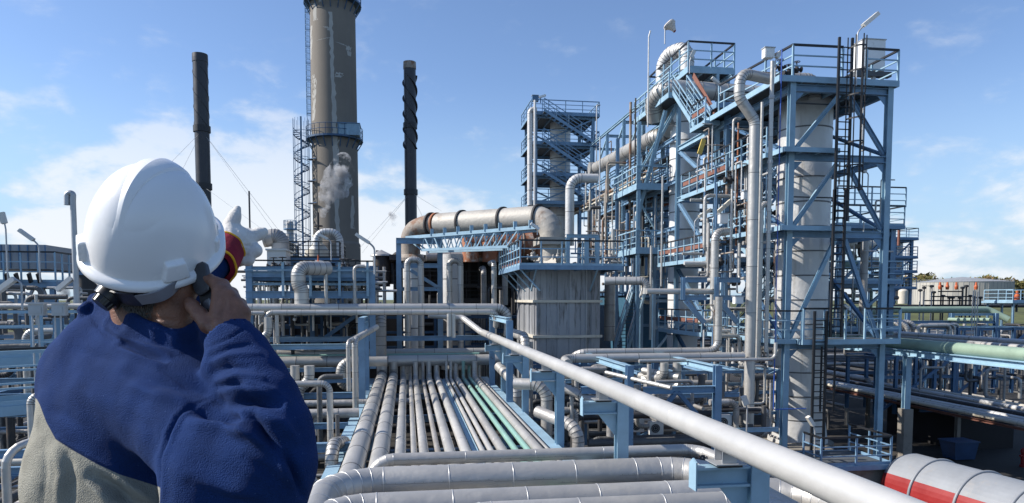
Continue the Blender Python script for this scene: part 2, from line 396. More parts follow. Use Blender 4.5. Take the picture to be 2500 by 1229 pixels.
# ================================================================ SETTING
def ground():
    mb = MB(); xs = [-900,-300,-120,-60,-30,-10,0,10,20,30,45,60,80,110,150,220,320,900]; ys = [-60,-10,5,20,40,60,80,100,120,150,180,210,230,260,300,400,700,1500,3000]
    def hz(x, y):
        t = max(0, min(1, (y-160)/70)); t = t*t*(3-2*t)
        return t*6.9
    vs = [(x, y, hz(x, y)) for y in ys for x in xs]; nx = len(xs)
    for j in range(len(ys)-1):
        for i in range(nx-1):
            a = j*nx+i; q = [vs[a], vs[a+1], vs[a+nx+1], vs[a+nx]]
            mb.add(q, [(0,1,2,3)], 'grass' if ys[j] >= 180 else 'ground', False, .5)
    tag(mb.build('ground'), kind='structure')
ground()

# ================================================================ NEAR PIPE RACK
ZR = H-4.25
pl = PZ(886, 974, ZR); xl = pl.x; xr = .5*(PZ(1356, 1094, ZR).x+PZ(1226, 962, ZR).x)+.0
rack = thing('pipe_rack', 'light blue steel rack carrying the long fan of parallel pipes', 'pipe rack', (0, 20, 0))
mb = MB(); mb.ibeam((xl,11,ZR-.15),(xl,38.2,ZR-.15),.34,.3,'blue_light'); part('side_beam', mb, rack)
mb = MB(); mb.ibeam((xr,13,ZR-.15),(xr,38.2,ZR-.15),.34,.3,'blue_light'); part('side_beam', mb, rack)
for y in (14, 20, 26, 32, 37.6):
    mb = MB(); mb.ibeam((xl+.1,y,ZR-.16),(xr-.1,y,ZR-.16),.22,.25,'blue'); part('cross_beam', mb, rack)
for y in (20.3, 30, 37.6):
    for x in (xl, xr):
        if (y, x) == (20.3, xl): pass
        mb = MB(); mb.ibeam((x,y,0),(x,y,ZR-.31),.24,.24,'blue',up=(0,1,0)); part('leg', mb, rack)
RP = [(868,.27,'clad'),(926,.235,'clad'),(977,.155,'clad'),(1010.5,.09,'clad'),(1035,.13,'clad'),(1069,.08,'clad_dull'),(1099,.145,'clad'),(1137.5,.145,'white_pipe'),
      (1179,.07,'white_pipe'),(1200,.08,'white_pipe'),(1229,.13,'clad'),(1262,.088,'mint'),(1293,.085,'mint'),(1318,.14,'clad'),(1342,.062,'clad')]
RL = ['thickest silver pipe at the left edge of the blue rack','second thick silver pipe from the left beam of the rack','third silver pipe on the rack, plain cladding, beside a dark gap',
 'thin grey pipe on the rack between two wider grey ones, fourth from left','medium silver pipe fifth from the left on the rack','thin dull grey pipe sixth from the left on the rack',
 'smooth wide silver pipe at the middle of the rack','bright wide pipe just right of the rack middle','thin bright pipe left of its twin on the rack','slightly wider bright thin pipe right of its twin on the rack',
 'grey pipe with rows of rivets left of the mint green pipes','left one of the two mint green pipes on the rack','right one of the two mint green pipes on the rack','wide grey pipe right of the mint green pipes','thinnest grey pipe against the right beam of the rack']
for (u, r, m), lb in zip(RP, RL):
    z = ZR+r+.004; x = PZ(u, 1104 if u > 940 else 1122, z).x; e = 37.7-random.random()*1.2
    pts = [(x,8.5,z),(x,e,z),(x,e,H-3.25)]
    pipe('rack_pipe', lb, pts, r, m, band=(1.9 if r > .12 else 3.1) if m != 'mint' else 6.1, seg=18, group='parallel pipes on the rack', br=r*2.6, bw=.012 if r < .15 else .018,
         bandm='seam_light' if r < .2 else 'seam')
x = PZ(1160, 1104, ZR+.05).x; mb = MB(); mb.prof((x,9,ZR+.05),(x,37,ZR+.05),[(-.09,-.05),(.09,-.05),(.09,.05),(.07,.05),(.07,-.03),(-.07,-.03),(-.07,.05),(-.09,.05)],'blue_light')
tag(mb.build('cable_tray'), 'open blue cable tray lying between the pipes of the rack', 'cable tray')

def clad_strip(o, y, r, u0, u1, v, pitch, seed):
    """overlap joint of the cladding sheets along the camera side, with its row of rivets"""
    p = P(1250, v, y); x0, x1 = xat(u0, y, p.z), xat(u1, y, p.z); rnd = random.Random(seed); x = x0
    while x < x1-.2:
        e = min(x+pitch-.02, x1); an = R(rnd.choice((2, -6, -14, 6))); mb = MB(); d = Vector((0,-math.cos(an),math.sin(an))); c = Vector((0,y,p.z))
        mb.bar(Vector((x,0,0))+c+d*(r+.001), Vector((e,0,0))+c+d*(r+.001), .006, .004, 'seam'); part('sheet_lap', mb, o)
        n = 7; mb = MB()
        for k in range(n): q = Vector((x+(e-x)*(k+.5)/n,0,0))+c+Vector((0,-math.cos(an+.07),math.sin(an+.07)))*r; mb.cyl(q-d*.002, q+d*.004, .006, 'seam', 6)
        part('rivet_row', mb, o).__setitem__('kind','stuff'); x += pitch
pipe_last = [None]
# front loop pipes crossing in front of the rack
def xpipe(name, lb, u0, u1, v, y, r, m, toL=None, toR=None, ref=1250, **k):
    p = P(ref, v, y); x0 = xat(u0, y, p.z); x1 = xat(u1, y, p.z); pts = [Vector((x0,y,p.z)), Vector((x1,y,p.z))]
    if toL: pts.insert(0, pts[0]+Vector(toL))
    if toR: pts.append(pts[-1]+Vector(toR))
    pipe_last[0] = pipe(name, lb, pts, r, m, **k); return pipe_last[0]
xpipe('header_pipe', 'thickest silver pipe crossing the foreground, with joints and riveted laps', 803, 1722, 1166, 13.2, .29, 'clad', (0,-9,0), (0,-9,0), band=1.22, seg=40, br=1.0, bandm='seam_light', bw=.014, bh=1.02)
clad_strip(pipe_last[0], 13.2, .29, 887, 1600, 1166, 1.22, 0)
xpipe('header_pipe', 'silver pipe peeking over the top of the thickest foreground pipe', 915, 1700, 1113, 15.6, .14, 'clad', (-.25,-.1,-1.2), (.4,-1.5,-.1), band=1.6, seg=26, br=.5, bw=.012, bandm='seam_light', bh=1.02)
clad_strip(pipe_last[0], 15.6, .14, 960, 1400, 1113, 1.6, 12)
xpipe('header_pipe', 'second thick silver pipe at the bottom of the picture', 775, 1955, 1229, 11.57, .27, 'clad', (0,-8,0), (.0,-6,0), band=1.25, seg=40, br=.95, bw=.014, bandm='seam_light', bh=1.02)
xpipe('header_pipe', 'lowest silver pipe cut off by the bottom edge', 1090, 1860, 1257, 10.7, .22, 'clad', (0,-7,0), (0,-6,0), band=1.4, seg=32, br=.7, bw=.014, bandm='seam_light', bh=1.02)
# small valve stub on top of front pipe elbow
b = P(1716, 1128, 13.0); t = thing('vent_plug', 'small rusty bolted plug on top of the thick foreground pipe', 'plug', b)
mb = MB(); mb.cyl(b-Vector((0,0,.12)), b+Vector((0,0,.03)), .05, 'galv', 10); part('stub', mb, t)
mb = MB(); mb.cyl(b+Vector((0,0,.03)), b+Vector((0,0,.055)), .10, 'dark', 12); mb.cyl(b+Vector((0,0,.06)), b+Vector((0,0,.085)), .10, 'dark', 12)
for k in range(6): a = k*math.pi/3; q = b+Vector((.08*math.cos(a), .08*math.sin(a), .02)); mb.cyl(q, q+Vector((0,0,.09)), .014, 'duct_rust', 6)
part('flange', mb, t)
mb = MB(); mb.cyl(b+Vector((0,0,.085)), b+Vector((0,0,.13)), .045, 'dark', 8); part('cap', mb, t)

# ---- long diagonal white pipe on bracket posts
XD = 4.0; pd1 = PX(1998, 1181, XD); pd0 = PX(1160, 782, XD)
zd = pd1.z*.5+PX(1300, 862, XD).z*.5; rd = .172
print('diag z', pd1.z-H, PX(1300,862,XD).z-H, 'y near', pd1.y, 'y far', pd0.y)
yE = 38.0
o = pipe('main_pipe', 'long smooth white pipe running diagonally down to the bottom right corner', [(XD,3.2,zd),(XD,yE,zd),(XD-.9,yE+1.5,zd+.75),(XD-2.8,yE+1.5,zd+.9)], rd, 'white_pipe', band=0, seg=36, br=.5)
mb = MB()
for y in (9.9, 16.9, 24.3, 33.5, 36.8, 37.1): mb.torus((XD,y,zd), rd-.001, .0035 if y < 30 else .02, (0,1,0), 'seam_light', 32, 5)
part('weld_seam', mb, o)
PB = [('E',8.3,'nearest blue bracket post, under the white pipe at the bottom edge'),('D',14,'blue bracket post with triangular gusset, second from the camera'),
      ('C',20,'tall blue bracket post at the right end of the rack, third from camera'),('B',26,'fourth blue bracket post standing on the rack beam'),('A',32,'farthest blue bracket post under the white pipe, beside the stack box')]
XP = 4.42
for k, y, lb in PB:
    zt = zd-rd-.17; t = thing('bracket_post', lb, 'pipe support', (XP, y, 0), 'bracket posts under the white pipe')
    w = .24
    mb = MB(); mb.ibeam((XP,y,0),(XP,y,zt-.002),w,w,'blue_light',up=(0,1,0)); part('post', mb, t)
    mb = MB(); mb.ibeam((XD-.42,y,zt-.13),(XP-.13,y,zt-.13),.2,.26,'blue_light'); part('arm', mb, t)
    mb = MB(); mb.add([(XP-.125,y-.01,zt-.28),(XP-.5,y-.01,zt-.28),(XP-.125,y-.01,zt-.75),(XP-.125,y+.01,zt-.28),(XP-.5,y+.01,zt-.28),(XP-.125,y+.01,zt-.75)],[(0,1,2),(5,4,3),(0,3,4,1),(1,4,5,2),(2,5,3,0)],'blue_light'); part('gusset', mb, t)
    mb = MB(); mb.prof((XD-.424,y,zt-.27),(XD-.444,y,zt-.27),[(-.11,-.02),(.11,-.02),(.11,.30),(.0,.38),(-.11,.34)],'blue_light'); part('end_plate', mb, t)
    mb = MB(); mb.box((XD-.16,y-.14,zt),(XD+.16,y+.14,zt+.035),'black'); mb.box((XD-.2,y-.17,zt+.035),(XD+.2,y+.17,zt+.05),'galv'); part('slide_pad', mb, t)
    mb = MB()
    for s_ in (-.11, .11): mb.box((XD-.1,y+s_-.006,zt+.05),(XD+.1,y+s_+.006,zt+.17+.07),'galv')
    mb.box((XD-.006,y-.104,zt+.05),(XD+.006,y+.104,zt+.17+.01),'galv'); part('saddle', mb, t)
# portal frame at the far end of the rack with left post
t = thing('portal_frame', 'blue portal frame spanning the far end of the rack', 'steel frame', (0, 30, 0))
p0, p1 = VV(894, 776, 30, 972); mb = MB(); mb.ibeam((xl,30,ZR+.004),(xl,30,p0.z),.26,.26,'blue',up=(0,1,0)); part('post', mb, t)
mb = MB(); mb.ibeam((xl,30.14,p0.z-.12),(xl,33.2,p0.z-.12),.22,.24,'blue_light'); part('beam', mb, t)
mb = MB(); mb.ibeam((xl,33.3,ZR+.004),(xl,33.3,p0.z-.005),.26,.26,'blue',up=(0,1,0)); part('post', mb, t)
xq = P(1225,800,31).x
mb = MB(); mb.ibeam((xq,28.6,ZR-3),(xq,28.6,p0.z-.1),.26,.26,'blue',up=(0,1,0)); part('post', mb, t)
mb = MB(); mb.ibeam((xq,28.8,p0.z-.12),(xq,34.5,p0.z-.12),.22,.24,'blue_light'); part('beam', mb, t)
mb = MB(); mb.ibeam((xq,34.6,ZR),(xq,34.6,p0.z-.1),.26,.26,'blue',up=(0,1,0)); part('post', mb, t)
mb = MB(); mb.ibeam((xl+.14,30,ZR-.0+.9),(-6.6+xl,30,ZR+.9),.16,.2,'blue'); 
def xbeam(u0, u1, v, y, w, h, m, lb, ref=None, group=None, name='steel_beam'):
    p = P(ref or (u0+u1)/2, v, y); mb = MB(); mb.ibeam((xat(u0,y,p.z),y,p.z),(xat(u1,y,p.z),y,p.z),w,h,m)
    return tag(mb.build(name), lb, 'steel beam', group)
xbeam(440, 1222, 828, 38.5, .2, .26, 'blue', 'upper of two long blue beams behind the raised hand pipes, level with the post tops')
xbeam(440, 884, 848, 33.2, .2, .25, 'blue_light', 'lower long blue beam left of the tall blue post')
xbeam(520, 886, 968, 30.5, .2, .25, 'blue', 'blue beam meeting the left rack beam at its corner')
xbeam(740, 880, 1092, 19.5, .2, .25, 'blue', 'dark blue beam low between the jacket and the rack')
xbeam(1420, 1560, 1115, 22, .2, .25, 'blue', 'low blue beam under the white pipe behind the second bracket')

# ---- header pipes behind the rack
xpipe('cross_pipe', 'long thick grey pipe crossing behind the far end of the rack', 250, 1330, 881, 37.2, .29, 'clad', None, None, ref=1000, band=1.55, seg=22)
xpipe('cross_pipe', 'thinner grey pipe above and behind the thick crossing pipe', 250, 1222, 861, 40, .22, 'clad', None, (0,-1.2,0), ref=1000, band=2.2, seg=18)
xpipe('cross_pipe', 'narrow green pipe squeezed between the two crossing pipes', 300, 1170, 866, 38.7, .07, 'mint', None, None, ref=1000, band=0, seg=10)
p = P(1000, 751, 34)
pA = xpipe('upper_cross_pipe', 'thick upper grey pipe running level with the phone hand', 250, 1240, 752, 34, .20, 'clad', None, (0,-.01,-1.4), ref=900, band=1.3, seg=20, br=.55)
pB = xpipe('upper_cross_pipe', 'thinner banded pipe along the front of the upper grey pipe', 650, 1213, 763, 33, .125, 'clad', (0,0,-2.4), (0,.5,-.7), ref=900, band=.62, seg=16, br=.3)
xpipe('upper_cross_pipe', 'grey pipe below the upper pipes running left behind the phone hand', 250, 645, 765, 33, .10, 'clad', None, None, ref=600, band=.9, seg=14)
a = P(1240, 800, 34)
pts = [P(1248,812,33), Vector((P(1248,812,33).x,29.0,P(1248,812,33).z)), Vector((P(1248,812,33).x,29.0,P(1248,812,33).z-1.4))]
pipe('elbow_pipe', 'short grey pipe with elbow turning down beside the blue portal post', pts, .2, 'clad', band=1.2, seg=18)

# cane pipes left of rack
def vdrop(name, lb, u, v0, v1, y, r, m='clad', top=None, bot=None, band=1.2, seg=14, group=None, br=None, cat='pipe', flanges=()):
    a, b = VV(u, v0, y, v1); pts = [a, b]
    if top: 
        q = a
        for d in (top if isinstance(top[0], (tuple, list)) else [top]): q = q+Vector(d); pts.insert(0, q)
    if bot:
        q = b
        for d in (bot if isinstance(bot[0], (tuple, list)) else [bot]): q = q+Vector(d); pts.append(q)
    return pipe(name, lb, pts, r, m, band, seg, group, cat=cat, br=br, flanges=flanges)
vdrop('down_pipe', 'slim grey pipe bending over toward the rack, left of a pair', 850, 835, 955, 27.5, .085, 'clad', (.7,3.5,.35), None, band=1.0)
vdrop('down_pipe', 'slim grey pipe bending over toward the rack, right of a pair', 866, 830, 1012, 28, .12, 'clad', (.7,3.5,.35), None, band=1.0)
vdrop('hook_pipe', 'grey hook pipe with banded elbow hanging off the crossing pipe', 832, 884, 945, 34.5, .24, 'clad', (2.2,0,0), (.9,0,-.0), band=1.2, br=.5, seg=18)
vdrop('offset_pipe', 'silver down pipe with a sideways offset, right of the jacket sleeve', 755, 893, 930, 30, .21, 'clad', None, [(-.45,0,-.35),(0,0,-3.2)], band=1.0, br=.5, seg=18)
vdrop('short_drop_pipe', 'silver pipe dropping from the crossing pipe just beside the sleeve', 720, 893, 940, 30.5, .19, 'clad', None, [(-.4,0,-.3)], band=1.0, br=.45)
vdrop('banded_elbow_pipe', 'large banded elbow pipe beside the left rack beam', 809, 1085, 1190, 18.4, .17, 'clad', [(.15,2.0,-.35)], None, band=.35, br=.6, seg=20)
vdrop('banded_elbow_pipe', 'dark banded elbow pipe low beside the jacket sleeve', 768, 1190, 1300, 14.5, .2, 'clad_dull', [(-.9,1.3,.3)], None, band=.8, br=.6, seg=18)
xpipe('cross_pipe', 'grey pipe below the jacket elbow level, ending at the slim down pipe', 740, 876, 1010, 25, .17, 'clad_dull', None, None, ref=800, band=1.2)
xpipe('cross_pipe', 'dark grey pipe at the height of the blue corner beam', 740, 1000, 985, 29, .14, 'clad_dull', None, None, ref=800, band=1.2)
vdrop('short_drop_pipe', 'short capped pipe hanging under the grey pipe at the sleeve', 775, 1018, 1062, 25, .14, 'clad_dull', None, None, band=.6)
vdrop('down_pipe', 'vertical grey pipe left of the sleeve gap behind the beams', 497, 820, 905, 30, .13, 'clad', None, None, band=1.2)
# grey pipe behind posts right of the rack
vdrop('bent_pipe', 'grey pipe with elbow dropping behind the third bracket post', 1335, 940, 1062, 24.5, .21, 'clad', (-1.1,.5,.0), None, band=1.1, br=.55, seg=18)
vdrop('bent_pipe', 'grey elbow pipe right behind the fourth bracket post', 1262, 940, 1000, 30, .23, 'clad', (-.5,2.2,.6), None, band=.6, br=.8, seg=18)
vdrop('down_pipe', 'thin vertical pipe between two elbow pipes right of the rack', 1396, 960, 1065, 24, .07, 'clad', (-.35,0,.05), None, band=1.0)
vdrop('down_pipe', 'vertical pipe behind the rack beam between the bracket posts', 1295, 835, 1040, 31, .12, 'clad_dull', None, None, band=1.0)
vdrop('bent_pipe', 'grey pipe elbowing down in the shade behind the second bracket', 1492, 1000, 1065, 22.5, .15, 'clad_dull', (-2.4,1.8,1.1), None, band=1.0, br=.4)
vdrop('bent_pipe', 'grey pipe stump under the white pipe beside the rack corner', 1412, 1045, 1120, 20.5, .19, 'clad_dull', (-1.0,1.4,.3), None, band=1.0, br=.5)
# ================================================================ CHIMNEY AND FLARES
def chimney():
    y = 120; a, b = VV(812, 8, y, 700); x = a.x; k = y/F
    t = thing('chimney', 'huge concrete chimney with pale repair patches rising out of the picture', 'chimney', (x, y, 0))
    zt = a.z+10; z0 = zat(x, y, 592)
    mb = MB(); mb.lathe((x,y,0), [(56*k,0),(56*k,z0-.4),(52.6*k,z0),(52.5*k,a.z*.5),(51.0*k,a.z),(50.7*k,zt)], 'concrete', 64); part('shaft', mb, t)
    # repair strips
    rr = 51.7*k
    def strip(u0, v0, u1, v1, w0, w1, n=14, sd=1):
        rnd = random.Random(sd); prev = None; mb = MB()
        for i in range(n+1):
            f = i/n; u = u0+(u1-u0)*f+rnd.uniform(-1.5,1.5); v = v0+(v1-v0)*f; w = (w0+(w1-w0)*f)*rnd.uniform(.7,1.25)
            q = []
            for uu in (u-w, u, u+w):
                s = max(-.97, min(.97, (uu-812)/52.5)); z = zat(x, y-1, v); z_r = ((50.9 if z > 20 else 52.6)*k)
                ra = 52.62*k if z < a.z*.5 else (52.5-(z-a.z*.5)/(a.z*.5)*1.5)*k
                q.append((x+ra*1.002*s, y-ra*1.002*math.sqrt(1-s*s), z))
            if prev: mb.add(prev+q, [(0,1,4,3),(1,2,5,4)], 'concrete_pale', True)
            prev = q
        part('repair_patch', mb, t)
    strip(812, 45, 818, 375, 4, 5, 34, 1); strip(818, 350, 820, 590, 7, 4, 20, 2)
    strip(800, 80, 815, 92, 5, 5, 4, 3); strip(780, 112, 812, 106, 6, 7, 6, 4); strip(826, 116, 850, 122, 5, 5, 6, 5); strip(850, 118, 852, 142, 6, 3, 5, 6)
    strip(775, 20, 777, 62, 4, 5, 6, 7); strip(768, 190, 770, 205, 4, 6, 4, 8); strip(772, 205, 768, 300, 6, 3, 12, 9); strip(830, 188, 826, 200, 9, 8, 4, 10)
    strip(765, 70, 763, 150, 3, 3, 9, 12); strip(845, 438, 842, 470, 8, 5, 6, 11); strip(790, 10, 788, 20, 6, 3, 4, 14); strip(852, 480, 852, 560, 3, 4, 8, 15)
    for v, top in ((345, 318), (14, -14)):
        z = zat(x, y, v); ro = 65*k; mb = MB(); mb.lathe((x,y,z), [(50*k,-.05),(ro,-.05),(ro,.25),(50*k,.25)], 'navy_steel', 40, False)
        for i in range(20):
            an = 2*math.pi*i/20; c = Vector((math.cos(an), math.sin(an), 0)); mb.bar(Vector((x,y,z-1.6))+c*51*k, Vector((x,y,z))+c*ro, .12, .12, 'navy_steel')
        part('ring_platform', mb, t)
        mb = MB()
        for h in (.9, 1.7): mb.torus((x,y,z+.25+h), ro-.05, .05, (0,0,1), 'navy_steel', 40, 4)
        for i in range(28):
            an = 2*math.pi*i/28; c = Vector((math.cos(an), math.sin(an), 0)); mb.bar(Vector((x,y,z+.2))+c*(ro-.05), Vector((x,y,z+1.95))+c*(ro-.05), .07, .07, 'navy_steel')
        part('ring_railing', mb, t)
    # blue cabin on the ring
    z = zat(x, y, 346); xa = xat(826, y-3.7, z); xb = xat(878, y-3.7, z)
    mb = MB(); zc = zat(x, y-3.7, 301); n = 16
    mb.box((xa,y-3.9,z+.3),(xb,y-.6,zc),'blue_light'); 
    for i in range(n+1): xx = xa+(xb-xa)*i/n; mb.box((xx-.05,y-3.98,z+.3),(xx+.05,y-3.9,zc-.05),'blue_light')
    mb.box((xa-.1,y-4.05,zc),(xb+.1,y-.5,zc+.12),'blue_deep'); part('cabin', mb, t)
    # cage ladder on the left flank
    xl_ = xat(749, y, H+30); z1 = zat(xl_, y, -12); z2 = zat(xl_, y, 318)
    ladder(t, xl_+.35, y, z2, z1, .6, (0,-1,0), 'blue', True, .035)
    mb = MB()
    for i in range(9): zz = z2+(z1-z2)*i/8; mb.bar((xl_,y,zz),(x-50*k,y,zz),.1,.1,'blue')
    part('ladder_bracket', mb, t)
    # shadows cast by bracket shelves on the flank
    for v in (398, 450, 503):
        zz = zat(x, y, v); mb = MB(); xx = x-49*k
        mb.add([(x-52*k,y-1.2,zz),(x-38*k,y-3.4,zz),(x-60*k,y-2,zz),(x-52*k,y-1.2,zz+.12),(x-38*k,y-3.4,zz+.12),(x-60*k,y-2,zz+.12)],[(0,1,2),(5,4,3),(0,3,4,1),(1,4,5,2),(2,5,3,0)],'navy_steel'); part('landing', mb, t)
    # spiral stair tower
    cx = xat(739.5, y-1, H+10); zb = zat(cx, y, 640); zt2 = zat(cx, y, 322); sr = 17.5*k
    s = thing('spiral_stair', 'tall open spiral staircase standing against the left flank of the chimney', 'staircase', (cx, y-1, zb))
    mb = MB(); mb.cyl((cx,y-1,zb),(cx,y-1,zt2+2.2),.16,'blue_deep',8); part('centre_post', mb, s)
    mb = MB(); n = int((zt2-zb)/.25)
    for i in range(n):
        an = i*R(24); z = zb+(i+1)*.25; d = Vector((math.cos(an), math.sin(an), 0)); e = Vector((math.cos(an+R(24)), math.sin(an+R(24)), 0)); c = Vector((cx,y-1,z))
        mb.add([c+d*.1,c+d*sr,c+e*sr,c+e*.1,c+d*.1+Vector((0,0,.05)),c+d*sr+Vector((0,0,.05)),c+e*sr+Vector((0,0,.05)),c+e*.1+Vector((0,0,.05))],[(3,2,1,0),(4,5,6,7),(0,1,5,4),(1,2,6,5),(2,3,7,6)],'blue_deep')
    part('tread', mb, s).__setitem__('kind', 'stuff')
    for hh in (0, 1.0):
        prev = None; mb = MB()
        for i in range(0, n*2):
            an = i*R(12); c = Vector((cx+sr*math.cos(an), y-1+sr*math.sin(an), zb+i*.125+hh))
            if prev: mb.bar(prev, c, .07, .07 if hh else .16, 'navy_steel')
            prev = c
        part('handrail' if hh else 'stringer', mb, s)
    mb = MB()
    for i in range(14):
        an = 2*math.pi*i/14; mb.bar((cx+sr*1.02*math.cos(an), y-1+sr*1.02*math.sin(an), zb),(cx+sr*1.02*math.cos(an), y-1+sr*1.02*math.sin(an), zt2+1.8),.05,.05,'blue')
    for z in np.arange(zb, zt2+2, 4.2): mb.torus((cx,y-1,z), sr*1.02, .04, (0,0,1), 'blue', 20, 4)
    part('cage_bar', mb, s)
chimney()
def flare(u, vt, vb, y, rp, lb, hel, bands, topm, gl, guy):
    a, b = VV(u, vt, y, vb); k = y/F; r = rp*k; x = a.x; t = thing('flare_stack', lb, 'flare stack', (x, y, 0))
    mb = MB(); mb.lathe((x,y,0), [(r,0),(r,a.z),(r*.8,a.z),(r*.8,a.z-2)], 'stack', 28); part('shaft', mb, t)
    mb = MB(); mb.lathe((x,y,a.z), [(r*1.0,-1.1),(r*1.06,-1.1),(r*1.06,-.5),(r*1.04,.05),(r*.8,.05)], topm, 28); part('tip', mb, t)
    for v in bands:
        z = zat(x, y, v); mb = MB(); mb.lathe((x,y,z), [(r,-.45),(r*1.17,-.45),(r*1.17,.45),(r,.45)], 'black', 24, False); part('guy_ring', mb, t)
    z0 = zat(x, y, hel[1]); z1 = zat(x, y, hel[0]); w = hel[3]
    for s_ in range(3):
        mb = MB(); n = int(hel[2]*24); prev = None
        for i in range(n+1):
            an = 2*math.pi*hel[2]*i/n+s_*2*math.pi/3; d = Vector((math.cos(an), math.sin(an), 0)); z = z1-(z1-z0)*i/n; c = Vector((x,y,z))
            q = [c+d*r*.98+Vector((0,0,.09)), c+d*(r+w)+Vector((0,0,.05)), c+d*(r+w)-Vector((0,0,.05)), c+d*r*.98-Vector((0,0,.09))]
            if prev: mb.add(prev+q, [(0,1,5,4),(1,2,6,5),(2,3,7,6)], 'stack')
            prev = q
        part('spiral_strake', mb, t)
    for (v, uu, vv, yy) in guy:
        z = zat(x, y, v); e = P(uu, vv, yy); mb = MB(); mb.bar((x,y,z), e, gl, gl, 'galv'); part('guy_wire', mb, t)
flare(488, 134, 720, 110, 16.0, 'black flare stack with slender spiral fins standing left, behind the white helmet', (150, 322, 1.35, .06), (316, 456), 'stack', .03,
      [(320,395,420,100),(320,445,415,118),(320,665,560,100),(320,690,575,125),(456,640,560,90)])
flare(1000, 153, 720, 120, 14.2, 'black flare stack with bold spiral fins and rusty tip, right of the chimney', (185, 365, 1.6, .27), (308, 470), 'duct_rust', .03,
      [(470,878,606,112),(470,884,618,128),(470,1078,516,112),(470,1046,560,130)])
# ================================================================ STEAM
def steam(name, lb, pts, dens=1.0, y=100):
    """soft clouds of water vapour: a volume whose density follows a noise field inside a swept envelope"""
    k = y/F; V_ = [P(u, v, y) for u, v, r in pts]; rs = [r*k for u, v, r in pts]
    mb = MB()
    for c, r in zip(V_, rs):
        n, m_ = 12, 8; vs = []
        for j in range(m_+1):
            for i in range(n):
                th = math.pi*j/m_; ph = 2*math.pi*i/n; vs.append(c+Vector((math.sin(th)*math.cos(ph), math.sin(th)*math.sin(ph)*.6, math.cos(th)))*r)
        mb.add(vs, [(j*n+i, j*n+(i+1) % n, (j+1)*n+(i+1) % n, (j+1)*n+i) for j in range(m_) for i in range(n)], 'steam', True)
    o = mb.build(name); rm = o.modifiers.new('blend', 'REMESH'); rm.mode = 'VOXEL'; rm.voxel_size = min(rs)*.3; rm.use_smooth_shade = True
    return tag(o, lb, 'steam', None, 'stuff')
m = bpy.data.materials.new('steam'); m.use_nodes = True; t = m.node_tree; t.nodes.clear(); MATS['steam'] = m
pv = t.nodes.new('ShaderNodeVolumePrincipled'); pv.inputs['Color'].default_value = (.97,.97,.98,1); pv.inputs['Anisotropy'].default_value = .2
g = t.nodes.new('ShaderNodeNewGeometry'); nn = t.nodes.new('ShaderNodeTexNoise'); nn.inputs['Scale'].default_value = .55; nn.inputs['Detail'].default_value = 5; nn.inputs['Roughness'].default_value = .62
t.links.new(g.outputs['Position'], nn.inputs['Vector']); r_ = t.nodes.new('ShaderNodeMapRange'); t.links.new(nn.outputs[0], r_.inputs[0])
r_.inputs[1].default_value = .47; r_.inputs[2].default_value = .68; r_.inputs[3].default_value = 0; r_.inputs[4].default_value = 3.2; t.links.new(r_.outputs[0], pv.inputs['Density'])
ou = t.nodes.new('ShaderNodeOutputMaterial'); t.links.new(pv.outputs[0], ou.inputs['Volume'])
steam('steam', 'white steam plume drifting up in front of the chimney', [(788,524,9),(793,505,15),(799,480,22),(806,455,25),(815,430,26),(830,410,26),(838,392,20),(848,440,18),(835,470,18),(850,415,16)], y=95)
steam('steam', 'small white puff of steam beside the second black stack', [(962,545,8),(962,533,11),(955,524,8)], y=110)
steam('steam', 'low white steam at the left edge behind the helmet', [(150,700,14),(165,688,14),(172,672,10),(152,716,18)], y=85)

# ================================================================ BLUE GIRDER PLATFORM LEFT OF CENTRE
def post(t, u, v0, v1, y, w=.28, m='blue', name='post'):
    a, b = VV(u, v0, y, v1); mb = MB(); mb.ibeam(b, a, w, w, m, up=(0,1,0)); part(name, mb, t); return a.x
def xb(t, u0, u1, v, y, w=.2, h=.3, m='blue', name='beam'):
    p = P((u0+u1)/2, v, y); mb = MB(); mb.ibeam((xat(u0,y,p.z),y,p.z),(xat(u1,y,p.z),y,p.z),w,h,m); part(name, mb, t); return p.z
def yb(t, u0, v0, y0, y1, w=.2, h=.3, m='blue', name='beam'):
    p = P(u0, v0, y0); mb = MB(); mb.ibeam(p, (p.x,y1,p.z), w, h, m); part(name, mb, t)
def seg(t, a, b, w=.12, h=.12, m='blue', name='brace', ib=False):
    mb = MB(); (mb.ibeam if ib else mb.bar)(a, b, w, h, m); part(name, mb, t)
t = thing('girder_platform', 'blue girder platform with long black handrail, left of the rusty duct', 'steel platform', (-6, 38, 0))
for u in (608, 908): post(t, u, 640 if u < 700 else 665, 900, 36, .3)
for u in (608, 760, 908): post(t, u, 650, 900, 42, .26, 'blue_deep')
for v, h, m in ((670,.30,'blue'),(720,.36,'blue'),(694,.12,'blue_light'),(655,.14,'blue')): xb(t, 600, 905, v, 36-.02*(v%7), .2, h, m)
for u in (690, 757, 828, 897): post(t, u, 640, 724, 35.75, .12, 'blue_light', 'rail_post')
for v in (637, 660): xb(t, 596, 912, v, 35.6, .07, .07, 'black' if v == 637 else 'blue_light', 'handrail')
p = P(750, 676, 36); x0 = xat(608,36,p.z); x1 = xat(905,36,p.z)
deckslab(t, (x0,36.2), (x1,46), p.z, .2, 'blue_deep'); deckslab(t, (x0,36.2), (x1,46), p.z-1.35, .2, 'blue_deep')
railing(t, [(x0,46,p.z),(x1,46,p.z)], 1.0, 1.5, 'black', 'navy_steel')
